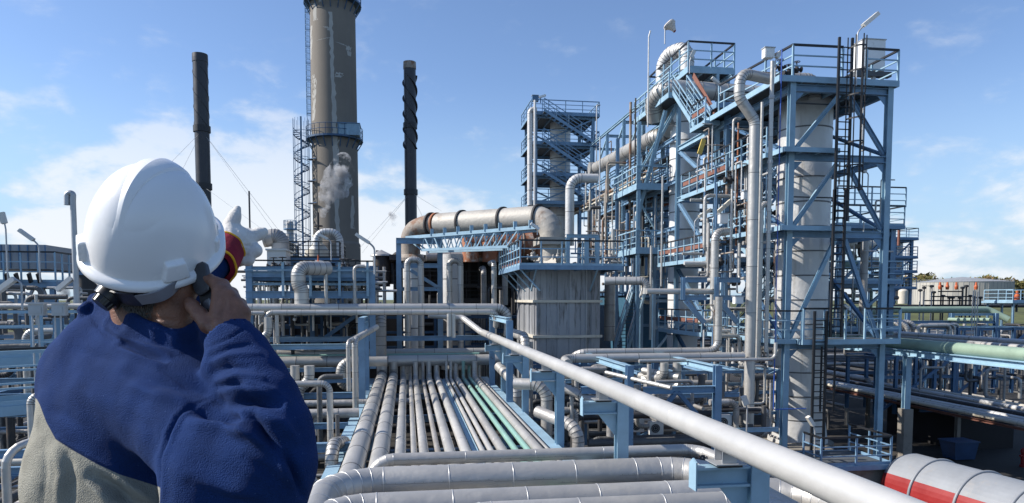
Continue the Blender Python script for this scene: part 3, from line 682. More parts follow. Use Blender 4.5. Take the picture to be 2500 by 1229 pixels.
# banded elbow pipe standing on the upper cross pipe
a, b = VV(728, 655, 34.3, 752); q = P(737, 745, 34.3)
pipe('banded_elbow_pipe', 'fat banded silver pipe bending down onto the upper cross pipe', [a+Vector((1.25,1.2,0.05)), a, Vector((a.x,a.y,zat(a.x,a.y,694))), Vector((q.x,a.y,zat(a.x,a.y,708))), q], .335, 'clad', band=.34, seg=24, br=.55, bw=.02)
lb = 'thin silver pipe standing in the shade below the girder platform'
for u, v0, r, tp in ((615,690,.16,(-.0,.9,0)),(634,695,.09,None),(671,690,.17,(0,1.2,0)),(660,700,.06,None),(700,700,.06,None),(795,640,.09,(-.5,0,0)),(865,650,.08,(.5,0,0))):
    vdrop('down_pipe', lb, u, v0, 745, 37.5 if u < 750 else 35.3, r, 'clad', tp, None, band=.9, group='thin pipes under the girder platform', seg=10)
vdrop('bent_pipe', 'silver pipe dropping from the banded cross pipe left of the staircase brace', 655, 775, 818, 32.5, .17, 'clad', None, [(-.9,0,-.35),(-.6,0,-.6)], band=.9, br=.4)
vdrop('down_pipe', 'grey vertical pipe in the dark below the cross pipes', 676, 770, 838, 34, .09, 'clad', None, None, band=1)
vdrop('banded_elbow_pipe', 'banded grey pipe coming down right of the tall blue post', 929, 772, 870, 38.2, .30, 'clad_dull', (0,1.2,.0), None, band=.5, seg=18)
# equipment on the platform: valves, vessel with blank flange, lamp
def valve(lb, u, v, y, s=1.0, m='dark', wheel=True, group=None, cat='valve'):
    p = P(u, v, y); t = thing('valve', lb, cat, p, group)
    mb = MB(); mb.lathe(p, [(0,-.22*s),(.12*s,-.2*s),(.16*s,-.05*s),(.16*s,.05*s),(.1*s,.14*s),(.12*s,.2*s),(.04*s,.24*s),(.03*s,.5*s),(0,.5*s)], m, 12)
    mb.cyl(p-Vector((.28*s,0,0)), p+Vector((.28*s,0,0)), .09*s, m, 10); mb.build('valve_body', t)
    for sg in (-1, 1):
        f = MB(); f.cyl(p+Vector((sg*.27*s,0,0)), p+Vector((sg*.33*s,0,0)), .17*s, m, 12); f.build('flange', t)
    if wheel:
        w = MB(); c = p+Vector((0,0,.46*s)); w.torus(c, .19*s, .022*s, (0,0,1), m, 16, 5)
        for i in range(4): an = i*math.pi/2; w.bar(c, c+Vector((math.cos(an), math.sin(an), 0))*.19*s, .02*s, .02*s, m)
        w.build('hand_wheel', t)
    return t
for i, (u, v) in enumerate(((668,652),(690,651),(850,655),(868,657),(838,655))):
    valve('small dark hand valve on the pipework above the blue girder platform', u, v, 37.5, 1.0, 'dark', True, 'valves on the girder platform')
valve('orange valve stem standing on the fat banded elbow pipe', 777, 648, 35.3, 1.0, 'orange', False)
# vessel deck behind
t = thing('vessel_deck', 'raised deck with black railing and blue edge at the chimney foot', 'steel platform', (-5, 52, 0))
p = P(770, 630, 52); x0 = xat(703,52,p.z); x1 = xat(829,52,p.z); deckslab(t, (x0,52), (x1,57), p.z, .35, 'blue_deep')
railing(t, [(x0,57,p.z),(x0,52,p.z),(x1,52,p.z),(x1,57,p.z)], 1.15, .7, 'black', 'black', .03, mids=3)
for x in (x0+.2, x1-.2):
    for y in (52.2, 56.8): mb = MB(); mb.ibeam((x,y,0),(x,y,p.z-.36),.25,.25,'blue_deep',up=(0,1,0)); part('leg', mb, t)
a, b = VV(772, 566, 53.5, 628); 
pipe('arch_pipe', 'white arch pipe over the vessel at the chimney foot', [b, a, Vector((xat(829,53.5,a.z),53.5,a.z)), Vector((xat(831,53.5,a.z),53.5,zat(b.x,53.5,665)))], .26, 'vessel', band=1.1, seg=14, br=.7)
t = thing('vessel', 'short rusty-topped vessel on the black railed deck', 'vessel', P(778, 628, 54.2))
p = P(778, 628, 54.2); mb = MB(); mb.lathe(p, [(1.0,0),(1.0,.45),(.7,.55),(.45,.9),(.3,.95),(.3,1.5),(.45,1.52),(.45,1.62),(0,1.65)], 'cream', 24); part('shell', mb, t)
mb = MB(); mb.cyl(p+Vector((0,0,1.65)), p+Vector((0,0,3.3)), .09, 'dark', 8); mb.torus(p+Vector((0,0,2.3)), .3, .05, (0,0,1), 'dark'); part('valve_stem', mb, t)
lamp(627, 0, 50, 0, 0, 0, '', None) if False else None
lamp(914, 605, 34.5, 670, 868, 572, 'flat lamp on a bent pole in front of the sky beside the black stack', pr=.045)
lamp(808, 590, 45, 640, 780, 573, 'small lamp in front of the chimney foot', pr=.035)
# box with curved duct behind the glove
t = thing('fan_duct', 'curved grey duct rising from a pale square housing behind the glove', 'duct', P(672, 640, 50))
a = P(676, 640, 50); x0, x1 = xat(652,50,a.z), xat(698,50,a.z); zt = zat(a.x,50,612)
mb = MB(); mb.box((x0,50,a.z-1),(x1,53,zt),'lampwhite'); mb.box((x0-.08,49.9,zt),(x1+.08,53.1,zt+.12),'lampwhite'); part('housing', mb, t)
mb = MB(); zz = zat(a.x,51,583); sweep(mb, [(a.x,51.5,zt+.1),(a.x,51.5,zz+.2),(a.x-1.15,51.5,zz)], .6, 'clad_dull', 24, .5, 1.3); part('elbow', mb, t)
# small distant column
def column(name, lb, u, vt, vb, y, rp, m='vessel', bands=6, dome=True, cat='column', group=None, plats=(), pm='blue_deep', seg=28, skirt=False, ringm='seam'):
    a, b = VV(u, vt, y, vb); k = y/F; r = rp*k; x = a.x; t = thing(name, lb, cat, b, group); hh = a.z-b.z
    mb = MB(); nb = max(1, bands); zs = [b.z+hh*i/nb for i in range(nb+1)]
    for i in range(nb):
        pr = [(r, zs[i]), (r, zs[i+1])]
        if i == 0 and skirt: pr = [(r*1.14, zs[0]), (r*1.1, zs[0]+.3), (r, zs[0]+1.2), (r, zs[1])]
        mb.lathe((x,y,0), pr, m, seg)
    if dome: mb.lathe((x,y,0), [(r*math.cos(q), a.z+r*.55*math.sin(q)) for q in [R(d) for d in (0,15,30,45,60,75,89)]], m, seg)
    part('shell', mb, t); mb = MB()
    for i in range(1, nb): mb.lathe((x,y,zs[i]), [(r*.99,-.03),(r*1.018,-.03),(r*1.018,.03),(r*.99,.03)], ringm, seg)
    if nb > 1: part('seam_ring', mb, t).__setitem__('kind', 'stuff')
    for v, ro in plats:
        z = zat(x, y, v); mb = MB(); mb.lathe((x,y,z), [(r,-.1),(r*ro,-.1),(r*ro,.06),(r,.06)], pm, 20, False); part('platform', mb, t)
        mb = MB()
        for h in (.55, 1.1): mb.torus((x,y,z+h), r*ro-.05, .03, (0,0,1), pm, 20, 4)
        for i in range(14): an = 2*math.pi*i/14; mb.bar((x+(r*ro-.05)*math.cos(an),y+(r*ro-.05)*math.sin(an),z),(x+(r*ro-.05)*math.cos(an),y+(r*ro-.05)*math.sin(an),z+1.1),.05,.05,pm)
        part('platform_railing', mb, t)
    return t, x, y, r, a.z, b.z
column('distillation_column', 'small distant column with stacked round platforms left of the spiral stair', 708, 545, 700, 95, 8, 'clad_dull', 6, plats=((560,1.9),(592,2.0),(622,2.1),(645,2.2)), pm='blue')
pipe('vent_line', 'thin vent pole sticking up beside the glove', list(VV(608, 467, 60, 640)), .07, 'stack', 0, 8)
column('air_vessel', 'short round vessel with a conical roof between lamp pole and black stack', 931, 626, 700, 55, 20, 'dark', 2, dome=False)
p = P(931, 626, 55); mb = MB(); mb.lathe(p, [(.85,0),(.8,.12),(.1,.45),(0,.5)], 'clad', 24); tag(mb.build('conical_roof'), 'pale conical cover on the short round vessel left of the furnace', 'roof')
for u, rr in ((916,.24),(938,.13)): vdrop('down_pipe', 'pale vertical pipe under the round vessel with the conical roof', u, 652, 760, 53.5, rr, 'clad', None, None, 1.2, group='pipes under the conical vessel')
# dark round hoods
for u, lb in ((945,'left one of two dark curved vent hoods'),(962,'right one of two dark curved vent hoods')):
    p = P(u, 634, 58); mb = MB(); sweep(mb, [p-Vector((0,0,2)), p+Vector((0,0,.35)), p+Vector((-.9 if u < 950 else .9,0,.45))], .3, 'dark', 12, 0, .5); tag(mb.build('vent_hood'), lb, 'vent')

# ================================================================ FURNACE
t = thing('furnace', 'wide furnace block, its dark colour standing for the shade behind the vertical pipe pairs', 'furnace', (3, 60, 0))
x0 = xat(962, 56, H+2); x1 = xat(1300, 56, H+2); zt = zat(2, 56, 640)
mb = MB(); mb.box((x0,56,0),(x1,72,zt),'shade_black'); part('body', mb, t)  # body nearly black, the shade here is in its colour
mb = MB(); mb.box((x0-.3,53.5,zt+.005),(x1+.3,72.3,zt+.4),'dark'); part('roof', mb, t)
for v in (700, 735, 775, 815): 
    z = zat(2, 55, v); mb = MB(); mb.box((x0,54,z-.08),(x1,55.98,z+.08),'dark'); part('gallery', mb, t); railing(t, [(x0,54,z+.08),(x1,54,z+.08)], 1.1, 1.4, 'black', 'black', .03)
for i in range(14): xx = x0+(x1-x0)*(i+.5)/14; mb = MB(); mb.ibeam((xx,55.9,0),(xx,55.9,zt),.2,.2,'dark',up=(0,1,0)); part('wall_post', mb, t)
t = thing('sheet_wall', 'ribbed grey sheet wall stained with streaks below the furnace galleries', 'wall', (3, 52, 0))
z = zat(2, 52, 752); xa, xb_ = xat(1078,52,z), xat(1290,52,z); mb = MB(); n = 34
for i in range(n): w = (xb_-xa)/n; mb.box((xa+w*i,52,0),(xa+w*(i+1),52.3,z),'clad_dull'); mb.box((xa+w*i-.03,51.93,0),(xa+w*i+.03,51.998,z),'clad_dark')
part('panel', mb, t)
t = thing('tank', 'dull round tank in the shade right of the tall blue post', 'tank', P(1120,850,50))
column('round_tank', 'dull grey round tank standing in the shade behind the paired pipes', 1110, 760, 900, 49.5, 40, 'clad_dull', 2, dome=True); bpy.data.objects.remove(t)
for u, y, lb in ((1009,47.5,'tall pale vessel under the rusty duct elbow, left of its twin'),(1105,49.5,'tall pale vessel under the truss, right of its twin')):
    column('furnace_vessel', lb, u, 622, 860, y, 25, 'vessel', 4, dome=False)
lb = 'grey vertical pipe of the hairpin pairs in front of the dark furnace'
def hairpin(u0, u1, v0, v1, y, r, lb):
    a, b = VV(u0, v0, y, v1); c = Vector((xat(u1, y, a.z), y, a.z)); mid = (a+c)/2
    pts = [b, a, c, Vector((c.x, y, b.z))]
    return pipe('hairpin_pipe', lb, pts, r, 'clad', band=1.25, seg=14, br=abs(c.x-a.x)*.42)
hairpin(994, 1027, 634, 960, 43.5, .19, 'left hairpin of tall grey vertical pipes in front of the furnace')
hairpin(1097, 1124, 637, 900, 45.5, .19, 'right hairpin of tall grey vertical pipes in front of the furnace')
vdrop('tall_pipe', 'single tall grey pipe left of the big sheet metal stack', 1206, 640, 880, 44, .17, 'clad', (0,2.0,0), None, 1.25)
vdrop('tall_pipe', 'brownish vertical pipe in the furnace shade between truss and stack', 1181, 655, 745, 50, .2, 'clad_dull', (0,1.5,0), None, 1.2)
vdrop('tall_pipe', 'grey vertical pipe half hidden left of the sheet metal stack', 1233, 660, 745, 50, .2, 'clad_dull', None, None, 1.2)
vdrop('capped_pipe', 'short capped double pipe ending below the banded cross pipe', 1097, 772, 822, 31.5, .11, 'clad', (0,0,.1), None, 1.1)
vdrop('capped_pipe', 'short slim capped pipe next to the double pipe end', 1107, 772, 822, 31.5, .09, 'clad', (0,0,.1), (-.0,-.0,-.05), 1.1)
# portal + rusty ducts + truss
t = thing('duct_support', 'tall blue portal with braces under the rusty duct elbow', 'steel frame', (-.3, 47, 0))
post(t, 973, 586, 860, 45.4, .32); post(t, 1074, 590, 860, 46.5, .34); xb(t, 967, 1080, 589, 45.2, .28, .36); xb(t, 973, 1074, 649, 45.6, .18, .28); xb(t, 973, 1074, 706, 45.6, .18, .24)
seg(t, P(1002,660,45.7), P(1072,704,46.3), .16, .2, 'blue'); seg(t, P(978,650,45.6), P(990,655,45.6), .16, .16, 'blue')
t = thing('truss_bridge', 'light blue lattice truss below the big grey duct', 'truss', P(1100, 590, 43))
A, B = P(992, 581, 46), P(1312, 555, 38.6); A2, B2 = P(1030, 611, 45), P(1262, 602, 39.6)
for dy in (0, 1.6):
    o_ = Vector((.3*dy,dy,0)); seg(t, A+o_, B+o_, .16, .2, 'blue_light', 'top_chord'); seg(t, A2+o_, B2+o_, .14, .16, 'blue_light', 'bottom_chord')
    n = 10
    for i in range(n):
        q0 = A2.lerp(B2, i/n)+o_; q1 = A.lerp(B, (i+.12+.02)/(n+.4)*.93+.05)+o_; q2 = A2.lerp(B2, (i+1)/n)+o_; qm = A.lerp(B, ((i+.5)/n)*.80+.115)+o_
        seg(t, q0, qm, .07, .07, 'blue_light', 'lattice_bar'); seg(t, qm, q2, .07, .07, 'blue_light', 'lattice_bar')
    seg(t, A+o_, A2+o_, .08, .08, 'blue_light', 'lattice_bar')
for i in range(8): q = A.lerp(B, .22+i*.105); seg(t, q, q+Vector((0,0,.42)), .2, .2, 'blue_light', 'duct_seat')
# big duct
PD = [P(1349, 640, 39.6), P(1349, 530, 39.6)]; zD = PD[1].z
far = P(1072, 548, 45.8)
fl = P(1002, 566, 47.3)
mb = MB(); o = None
pts = [Vector((PD[1].x,39.6,zat(PD[1].x,39.6,650))), PD[1], far]
mb = MB(); sweep(mb, pts, .70, 'duct', 36, 0, br=1.25); o = mb.build('flue_duct'); tag(o, 'big weathered grey flue duct arching down onto the sheet metal stack', 'duct')
mb = MB(); d = (far-PD[1]).normalized()
for uu in (1052, 1136, 1238, 1320):
    f = (uu-1349)/(1072-1349); q = PD[1]+(far-PD[1])*f*1.0; mb = MB(); mb.cyl(q-d*.06, q+d*.06, .80, 'dark', 36); part('ring_stiffener', mb, o)
q = P(1349, 592, 39.6); q = Vector((PD[1].x,39.6,q.z)); mb = MB(); mb.box(q-Vector((.95,.95,.18)), q+Vector((.95,.95,.22)), 'duct'); part('collar', mb, o)
mb = MB(); x_, y_ = PD[1].x, 39.6; z_ = zat(x_, y_, 650); mb.lathe((x_,y_,z_), [(1.3,-.15),(.72,.6)], 'duct', 4, False); part('base_hood', mb, o)
mb = MB(); sweep(mb, [far-d*.3, far+d*1.2, Vector((fl.x, fl.y, far.z-.35)), Vector((fl.x, fl.y, zat(fl.x,fl.y,628)))], .64, 'duct_rust', 30, 0, br=1.5); o = mb.build('rusty_elbow'); tag(o, 'rust-patched elbow at the left end of the big grey duct', 'duct')
q = far+d*.25; mb = MB(); mb.cyl(q-d*.14, q, .76, 'rust', 30); part('ring_stiffener', mb, o)
mb = MB(); mb.lathe((fl.x,fl.y,zat(fl.x,fl.y,622)), [(.66,0),(.95,-.25),(.95,-.45),(.66,-.45)], 'duct_rust', 30, False); part('flange', mb, o)
a = P(1130, 597, 51.5); b = Vector((xat(1330,51.5,a.z),51.5,a.z)); pipe('rusty_duct', 'long rust-red duct behind the blue truss', [a, b], .95, 'rust', band=2.2, seg=24, bandm='duct_rust', bw=.12)
for i, u in enumerate((1150, 1196, 1255)):
    vdrop('rusty_stub', ['left','middle','right'][i]+' rusty stub dropping from the rust-red duct behind the truss', u, 592, 640, 50.6, .55, 'rust', None, None, 0, seg=20, cat='duct')
a = P(1320, 600, 40.8); pipe('rusty_duct', 'narrow leaning rusty duct beside the vertical end of the grey duct', [P(1312,560,42.5), P(1332,630,41.2)], .36, 'rust', 0, 20)
xpipe('furnace_roof_pipe', 'pale wide pipe lying under the rust-red duct on the furnace roof', 1040, 1290, 628, 53.2, .36, 'clad_dull', None, None, ref=1200, band=1.8)

# ================================================================ SHEET METAL STACK
t = thing('sheet_stack', 'big square sheet metal stack with ribbed panels under the railed platform', 'stack', (8, 40, 0))
yf = 37.3; zt = zat(7.5, yf, 655); xa = xat(1309, yf, H-1); xb_ = xat(1464, yf, H-1); yb2 = 43.4; rnd = random.Random(3)
mb = MB(); cur = xa; edges = [xa]
while cur < xb_-.25: cur += rnd.choice((.22,.30,.36)); edges.append(min(cur, xb_))
edges[-1] = xb_
zl = [0, zat(7.5,yf,822), zat(7.5,yf,736), zt]
for j in range(3):
    for i in range(len(edges)-1):
        off = .0 if i % 2 else .06; mb.box((edges[i],yf-off,zl[j]),(edges[i+1],yf+.3,zl[j+1]),'sheet')
    n = 7
    for i in range(n): w = (yb2-yf)/n; off = .0 if i % 2 else .05; mb.box((xa-off,yf+.301+w*i,zl[j]),(xa+.3,yf+.3+w*(i+1),zl[j+1]),'sheet')
mb.box((xa+.1,yf+.35,0),(xb_-.05,yb2,zt-.05),'sheet'); part('panel', mb, t)
for zz in zl[1:3]:
    mb = MB(); mb.box((xa-.22,yf-.2,zz-.07),(xb_+.1,yf-.041,zz+.07),'cream'); mb.box((xa-.22,yf-.04,zz-.07),(xa-.052,yb2,zz+.07),'cream'); part('stiffener', mb, t)
mb = MB(); mb.cyl((xat(1430,yf,H),yf-.12,0),(xat(1430,yf,H),yf-.12,zt),.03,'galv',6); part('conduit', mb, t)
for zz in zl[1:3]:
    for s_ in np.arange(xa, xb_, .6): pass
t = thing('stack_platform', 'blue railed platform around the top of the sheet metal stack', 'steel platform', (8, 36, 0))
yf = 35.6; zp = zat(7, yf, 648); xa2 = xat(1268, yf, zp); xb2 = xat(1522, yf, zp); deckslab(t, (xa2,yf), (xb2,43.8), zp, .22, 'blue')
railing(t, [(xa2+.05,43.8,zp),(xa2+.05,yf+.05,zp),(xb2,yf+.05,zp)], 1.28, 1.0, 'black', 'blue_light', .035, mids=2)
mb = MB(); mb.box((xa2+.12,yf+.15,zp+.1),(xa2+.14,43.5,zp+.28),'rust_red'); part('kick_board', mb, t)
for yy in (36, 38.2, 40.5, 43): seg(t, (xa2+.1,yy,zp-.2), (xa-.04,yy,zp-1.3), .07, .07, 'blue_light')
for uu in (1310, 1460): x_ = xat(uu, yf, zp); seg(t, (x_,yf+.1,zp-.2), (x_,37.2,zp-1.3), .07, .07, 'blue_light')
for i, u in enumerate((1300, 1362, 1430, 1455, 1490)):
    valve('small pale valve behind the railing on top of the sheet metal stack', u, 628, 38.5, .9, 'clad_dull', i % 2 == 0, 'valves on the stack platform')
t = thing('hoist_frame', 'small light blue hoist frame standing on the stack platform', 'steel frame', P(1420, 640, 38.5))
for u in (1386, 1432, 1458): post(t, u, 582, 648, 38.3, .22, 'blue_light')
xb(t, 1383, 1462, 577, 38.3, .14, .2, 'blue_light'); post(t, 1405, 585, 620, 38.35, .06, 'blue'); 
lamp(1308, 0, 0, 0, 0, 0, '') if False else None
t = thing('flood_lamp', 'white flood lamp head at the right end of the truss', 'lamp', P(1305,555,38)); mb = MB(); mb.bar(P(1296,546,38), P(1316,560,38), .22, .14, 'white'); part('lamp_head', mb, t); mb = MB(); mb.bar(P(1312,560,38), P(1312,574,38), .05,.05,'galv'); part('bracket', mb, t)
# ================================================================ RIGHT: NEAR TOWER (T1)
X15 = P(1925, 560, 28).x
def Z28(v): return zat(X15, 28, v)
L1 = [Z28(203), Z28(372), Z28(560), Z28(833)]
xR = P(2160, 560, 28).x; xM = P(2045, 560, 28).x
t = T1 = thing('steel_tower', 'tallest near blue steel tower wrapped around the widest pale column', 'steel tower', ((X15+xR)/2, 28, 0))
for x, y in ((X15,28),(xR,28),(X15,34),(xR,34)):
    mb = MB(); mb.ibeam((x,y,0),(x,y,L1[0]+.25),.25,.25,'blue_light' if y == 28 else 'blue',up=(0,1,0)); part('column', mb, t)
ex = .135
for i, z in enumerate(L1):
    for y in (28, 34):
        mb = MB(); mb.ibeam((X15+ex,y,z-.2),(xR-ex,y,z-.2),.2,.28,'blue'); part('beam', mb, t)
    for x in (X15, xR):
        mb = MB(); mb.ibeam((x,28+ex,z-.2),(x,34-ex,z-.2),.2,.28,'blue'); part('beam', mb, t)
zb = [L1[0]-.38, L1[1]-.38, L1[2]-.38, L1[3]-.38]
zlow = Z28(1090)
for i in range(3):
    zt_, zb_ = L1[i]-.4, L1[i+1]+.05
    for y in (28.02, 34.02):
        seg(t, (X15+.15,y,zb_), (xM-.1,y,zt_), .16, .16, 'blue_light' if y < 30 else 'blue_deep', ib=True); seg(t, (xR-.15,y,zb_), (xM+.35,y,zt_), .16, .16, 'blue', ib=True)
    seg(t, (X15,28.2,zb_),(X15,33.8,zt_), .14, .14, 'blue_deep', ib=True); seg(t, (xR,28.2,zb_),(xR,33.8,zt_), .14, .14, 'blue_deep', ib=True)
# decks
deckslab(t, (X15-.75,27.7), (xR+.25,35.5), L1[0]+.22, .25, 'blue_light')
deckslab(t, (X15-.62,27.4), (X15+1.9,28.7), L1[1]+.1, .2, 'blue_light'); deckslab(t, (X15-.75,28.7), (X15-.05,34.5), L1[1]+.1, .2, 'blue_light')
deckslab(t, (X15-.65,27.4), (X15+2.5,28.7), L1[2]+.1, .2, 'blue_light'); deckslab(t, (X15-.75,28.7), (X15-.05,34.5), L1[2]+.1, .2, 'blue_light')
deckslab(t, (X15+.3,27.2), (xR+.35,28.6), L1[3]+.1, .22, 'blue_light'); deckslab(t, (X15-.7,27.6), (X15+.25,34.5), L1[3]+.1, .2, 'blue_light'); deckslab(t, (X15+.3,33.2), (xR+.2,34.6), L1[3]+.1, .2, 'blue')
zt = L1[0]+.22
railing(t, [(X15-.7,33.5,zt),(X15-.1,27.8,zt),(xM-.15,27.75,zt)], 1.28, 2.0, 'black', 'blue_light', .035, mids=2, kick=False)
railing(t, [(xM+.95,27.75,zt),(xR+.2,27.75,zt),(xR+.2,33,zt)], 1.28, 1.9, 'black', 'blue_light', .035, mids=2, kick=False)
railing(t, [(X15,34.4,zt),(xR+.2,34.4,zt)], 1.28, 2.0, 'black', 'blue_light', .03, kick=False)
for z in (L1[1]+.1, L1[2]+.1):
    railing(t, [(X15-.7,34.5,z),(X15-.7,28.7,z)], 1.1, 1.1, 'black', 'blue_light', .028, kick=False)
z = L1[3]+.1; railing(t, [(X15-.65,34.5,z),(X15-.65,27.65,z),(X15+.3,27.3,z)], 1.2, 1.2, 'black', 'blue_light', .03, kick=False)
railing(t, [(X15+.35,27.25,z),(xM+.0,27.25,z)], 1.3, 1.2, 'black', 'blue_light', .035, kick=False); railing(t, [(xM+.9,27.25,z),(xR+.3,27.25,z),(xR+.3,28.55,z)], 1.3, 1.0, 'black', 'blue_light', .035, kick=False)
for v in (250, 480): 
    z = Z28(v); mb = MB(); mb.bar((X15+.2,28.1,z),(xM,28.1,z),.05,.05,'black'); part('guard_rail', mb, t)
for x in (X15, xR):
    for i in range(4):
        for y in (28,):
            mb = MB(); z = L1[i]-.38; s = -1 if x == xR else 1
            mb.add([(x+s*.17,y-.01,z),(x+s*.55,y-.01,z),(x+s*.17,y-.01,z-.4),(x+s*.17,y+.01,z),(x+s*.55,y+.01,z),(x+s*.17,y+.01,z-.4)],[(0,1,2),(5,4,3),(0,3,4,1),(1,4,5,2),(2,5,3,0)],'blue'); part('gusset', mb, t)
_, cx1, cy1, cr1, ztop1, zbot1 = column('process_column', 'widest pale cylindrical column standing inside the near blue tower', 1967, 262, 1075, 31, 66, 'vessel', 14, cat='column', seg=48, skirt=True)
mb = MB(); mb.cyl((cx1,cy1,0),(cx1,cy1,zbot1),cr1*1.35,'plinth',32); tag(mb.build('plinth'), 'round concrete plinth under the widest pale column', 'plinth')
# black caged ladder up the front of the tower
t = thing('caged_ladder', 'tall black ladder with safety cage running up the front of the near tower', 'ladder', (xM, 27, 0))
xa_ = xat(2052, 27.0, H+3); 
ladder(t, xa_, 27.0, Z28(545), Z28(108), .58, (0,-1,0), 'black', False, .045); ladder(t, xat(2043,27.0,H), 27.0, L1[3]+.2, Z28(470), .5, (0,-1,0), 'black', False, .045)
cg = MB()
for (ul, z0, z1) in ((2073, Z28(470), Z28(108)),):
    xx = xat(ul+2, 27.0, H+3)
    for k in range(5): a_ = math.pi*k/4; cg.bar((xx+.33*math.cos(a_),27-.55*math.sin(a_),z0),(xx+.33*math.cos(a_),27-.55*math.sin(a_),z1),.035,.035,'black')
    z = z0
    while z <= z1:
        pr = None
        for k in range(9):
            a_ = math.pi*k/8; q = Vector((xx+.34*math.cos(a_),27-.56*math.sin(a_),z))
            if pr: cg.bar(pr, q, .03, .06, 'black')
            pr = q
        z += .95
cg.build('safety_cage', t)
t = thing('caged_ladder', 'lower black ladder reaching down from the tower platform toward the ground', 'ladder', (xM, 27, 0))
ladder(t, xat(1997,27.1,H-5), 27.1, Z28(1110), L1[3]+1.3, .55, (0,-1,0), 'black', False, .045)
ladder(t, xat(2018,27.2,H-5), 27.2, Z28(1000), L1[3]-.2, .62, (0,-1,0), 'black', False, .03, name='cage_back')
# pipework on the top deck
zd1 = L1[0]+.22; xq = xat(1960,29.5,zd1)
pipe('deck_pipe', 'short fat silver elbow pipe on the top deck behind the rail', [(xq-1.3,29.8,zd1+.55),(xq+.75,29.8,zd1+.55),(xq+.75,29.8,zd1-.3)], .27, 'clad', .3, 20, br=.5)
pipe('deck_pipe', 'dark stub pipe left of the fat elbow on the top deck', [(xq-2.4,29.4,zd1+.45),(xq-1.5,29.4,zd1+.45)], .2, 'clad_dark', .3, 16)
for q_,(uu,vv) in enumerate(((1925,178),(1945,170),(1905,165))): valve('small valve on the top deck pipework of the near tower', uu, vv, 28.9+.2*q_, .7, 'dark', True, 'valves on the top deck')
# white cabinet + lamps on the top deck
def cabinet(lb, u0, u1, v0, v1, y, d=.5, m='white', group=None, cat='cabinet', name='cabinet'):
    a = P((u0+u1)/2, v1, y); x0, x1 = xat(u0,y,a.z), xat(u1,y,a.z); z1 = zat(a.x,y,v0)
    t = thing(name, lb, cat, a, group); mb = MB(); mb.box((x0,y,a.z),(x1,y+d,z1),m,.5); part('body', mb, t)
    mb = MB(); mb.box((x0+.04,y-.012,a.z+.05),(x1-.04,y-.003,z1-.05),m,.5); part('door', mb, t)
    mb = MB(); mb.box((x0-.03,y-.04,z1+.003),(x1+.03,y+d+.03,z1+.04),'galv'); part('lid', mb, t); return t
cabinet('tall white cabinet on the top deck of the near tower, under the lamp', 2108, 2160, 97, 172, 30.2, .8)
cabinet('small white box beside the lamp at the left end of the top deck', 1868, 1891, 117, 140, 28.5, .3)
t = thing('cable_tray', 'short grey cable tray under the tall white cabinet on the top deck', 'cable tray', P(2130,180,29)); mb = MB(); p = P(2130,180,29.2); mb.box((p.x-.75,29.2,p.z-.1),(p.x+.95,29.5,p.z+.12),'grating'); part('tray', mb, t)
for s_ in (-.4,.1,.5): mb = MB(); mb.box((p.x+s_,29.3,L1[0]+.3),(p.x+s_+.14,29.45,p.z-.1),'galv'); part('bracket', mb, t)
lamp(2094, 80, 27.5, 210, 2143, 34, 'lamp on a tall bent pole above the white cabinet, against the sky', pr=.03)
lamp(1893, 150, 28.6, 195, 1905, 128, 'short lamp leaning beside the small white box on the top deck', pr=.025)
lamp(2120, 425, 33, 510, 2097, 412, 'grey lamp behind the right leg of the near tower', pr=.03)
lamp(2000, 0, 0, 0, 0, 0, '') if False else None
lamp(1990, 1050, 25.5, 1120, 1972, 1018, 'cream lamp in front of the foot of the widest column', pr=.03)
lamp(1824, 1000, 24, 1080, 1814, 968, 'pale lamp head below the white pipes at the lower centre right', pr=.03)
# pipes beside the tower
y = 27.2
def zz(u, v, y): return P(u, v, y)
a = P(1884, 178, 28.2); b_ = P(1806, 178, 27.2); c = Vector((b_.x, 27.2, zat(b_.x,27.2,240))); d_ = P(1843, 296, 27.2); e = Vector((d_.x, 27.2, .3))
pipe('swan_neck_pipe', 'thick silver pipe making an S bend at the top deck and running straight down', [Vector((d_.x+.9, b_.y+.6, b_.z)), b_, c, d_, e], .215, 'clad', band=1.9, seg=26, br=.55, bw=.018)
vdrop('slim_riser', 'slim silver riser right of the thick S bend pipe', 1861, 250, 880, 27.6, .062, 'clad', None, None, 1.5)
vdrop('slim_riser', 'slim silver riser rising past the left edge of the near tower top deck', 1886, 150, 860, 27.0, .085, 'clad', None, None, 1.5, flanges=((0,.12),(0,.34),(0,.58)))
vdrop('slim_riser', 'narrow blue service pipe on the corner of the near tower', 1909, 120, 1000, 27.5, .022, 'blue_pipe', None, (1.5,.0,.0), 0)
vdrop('slim_riser', 'white service pipe left of the thick S bend pipe', 1791, 290, 690, 31, .06, 'clad', (.35,0,.0), None, 1.4)
vdrop('slim_riser', 'brown service pipe between the white one and the thick S bend pipe', 1803, 300, 600, 32, .045, 'rust', None, None, 0)
vdrop('riser_pipe', 'wide silver pipe with low hook, left of the lower S bend pipe run', 1858, 500, 880, 28.2, .12, 'clad', (.45,.0,.05), None, 1.4)
vdrop('riser_pipe', 'silver pipe with an elbow at half height beside the second tower', 1746, 568, 706, 29.5, .175, 'clad', (.7,.3,.08), None, 1.2, br=.5)
p = P(1750, 712, 29.5); pipe('riser_pipe', 'horizontal silver pipe passing through two blue brackets', [P(1747,712,29.5), Vector((xat(1578,29.5,p.z),29.5,p.z))], .125, 'clad', 1.6, 18, bandm='seam')
a, b = VV(1755, 725, 28.6, 857); p = b
pipe('cross_run', 'silver pipe coming down and turning left along the ground pipework', [a, b, Vector((xat(1412,28.6,b.z),28.6,b.z)), Vector((xat(1412,28.6,b.z)-.2,29.6,b.z-.5))], .155, 'clad', 1.25, 20, br=.45)
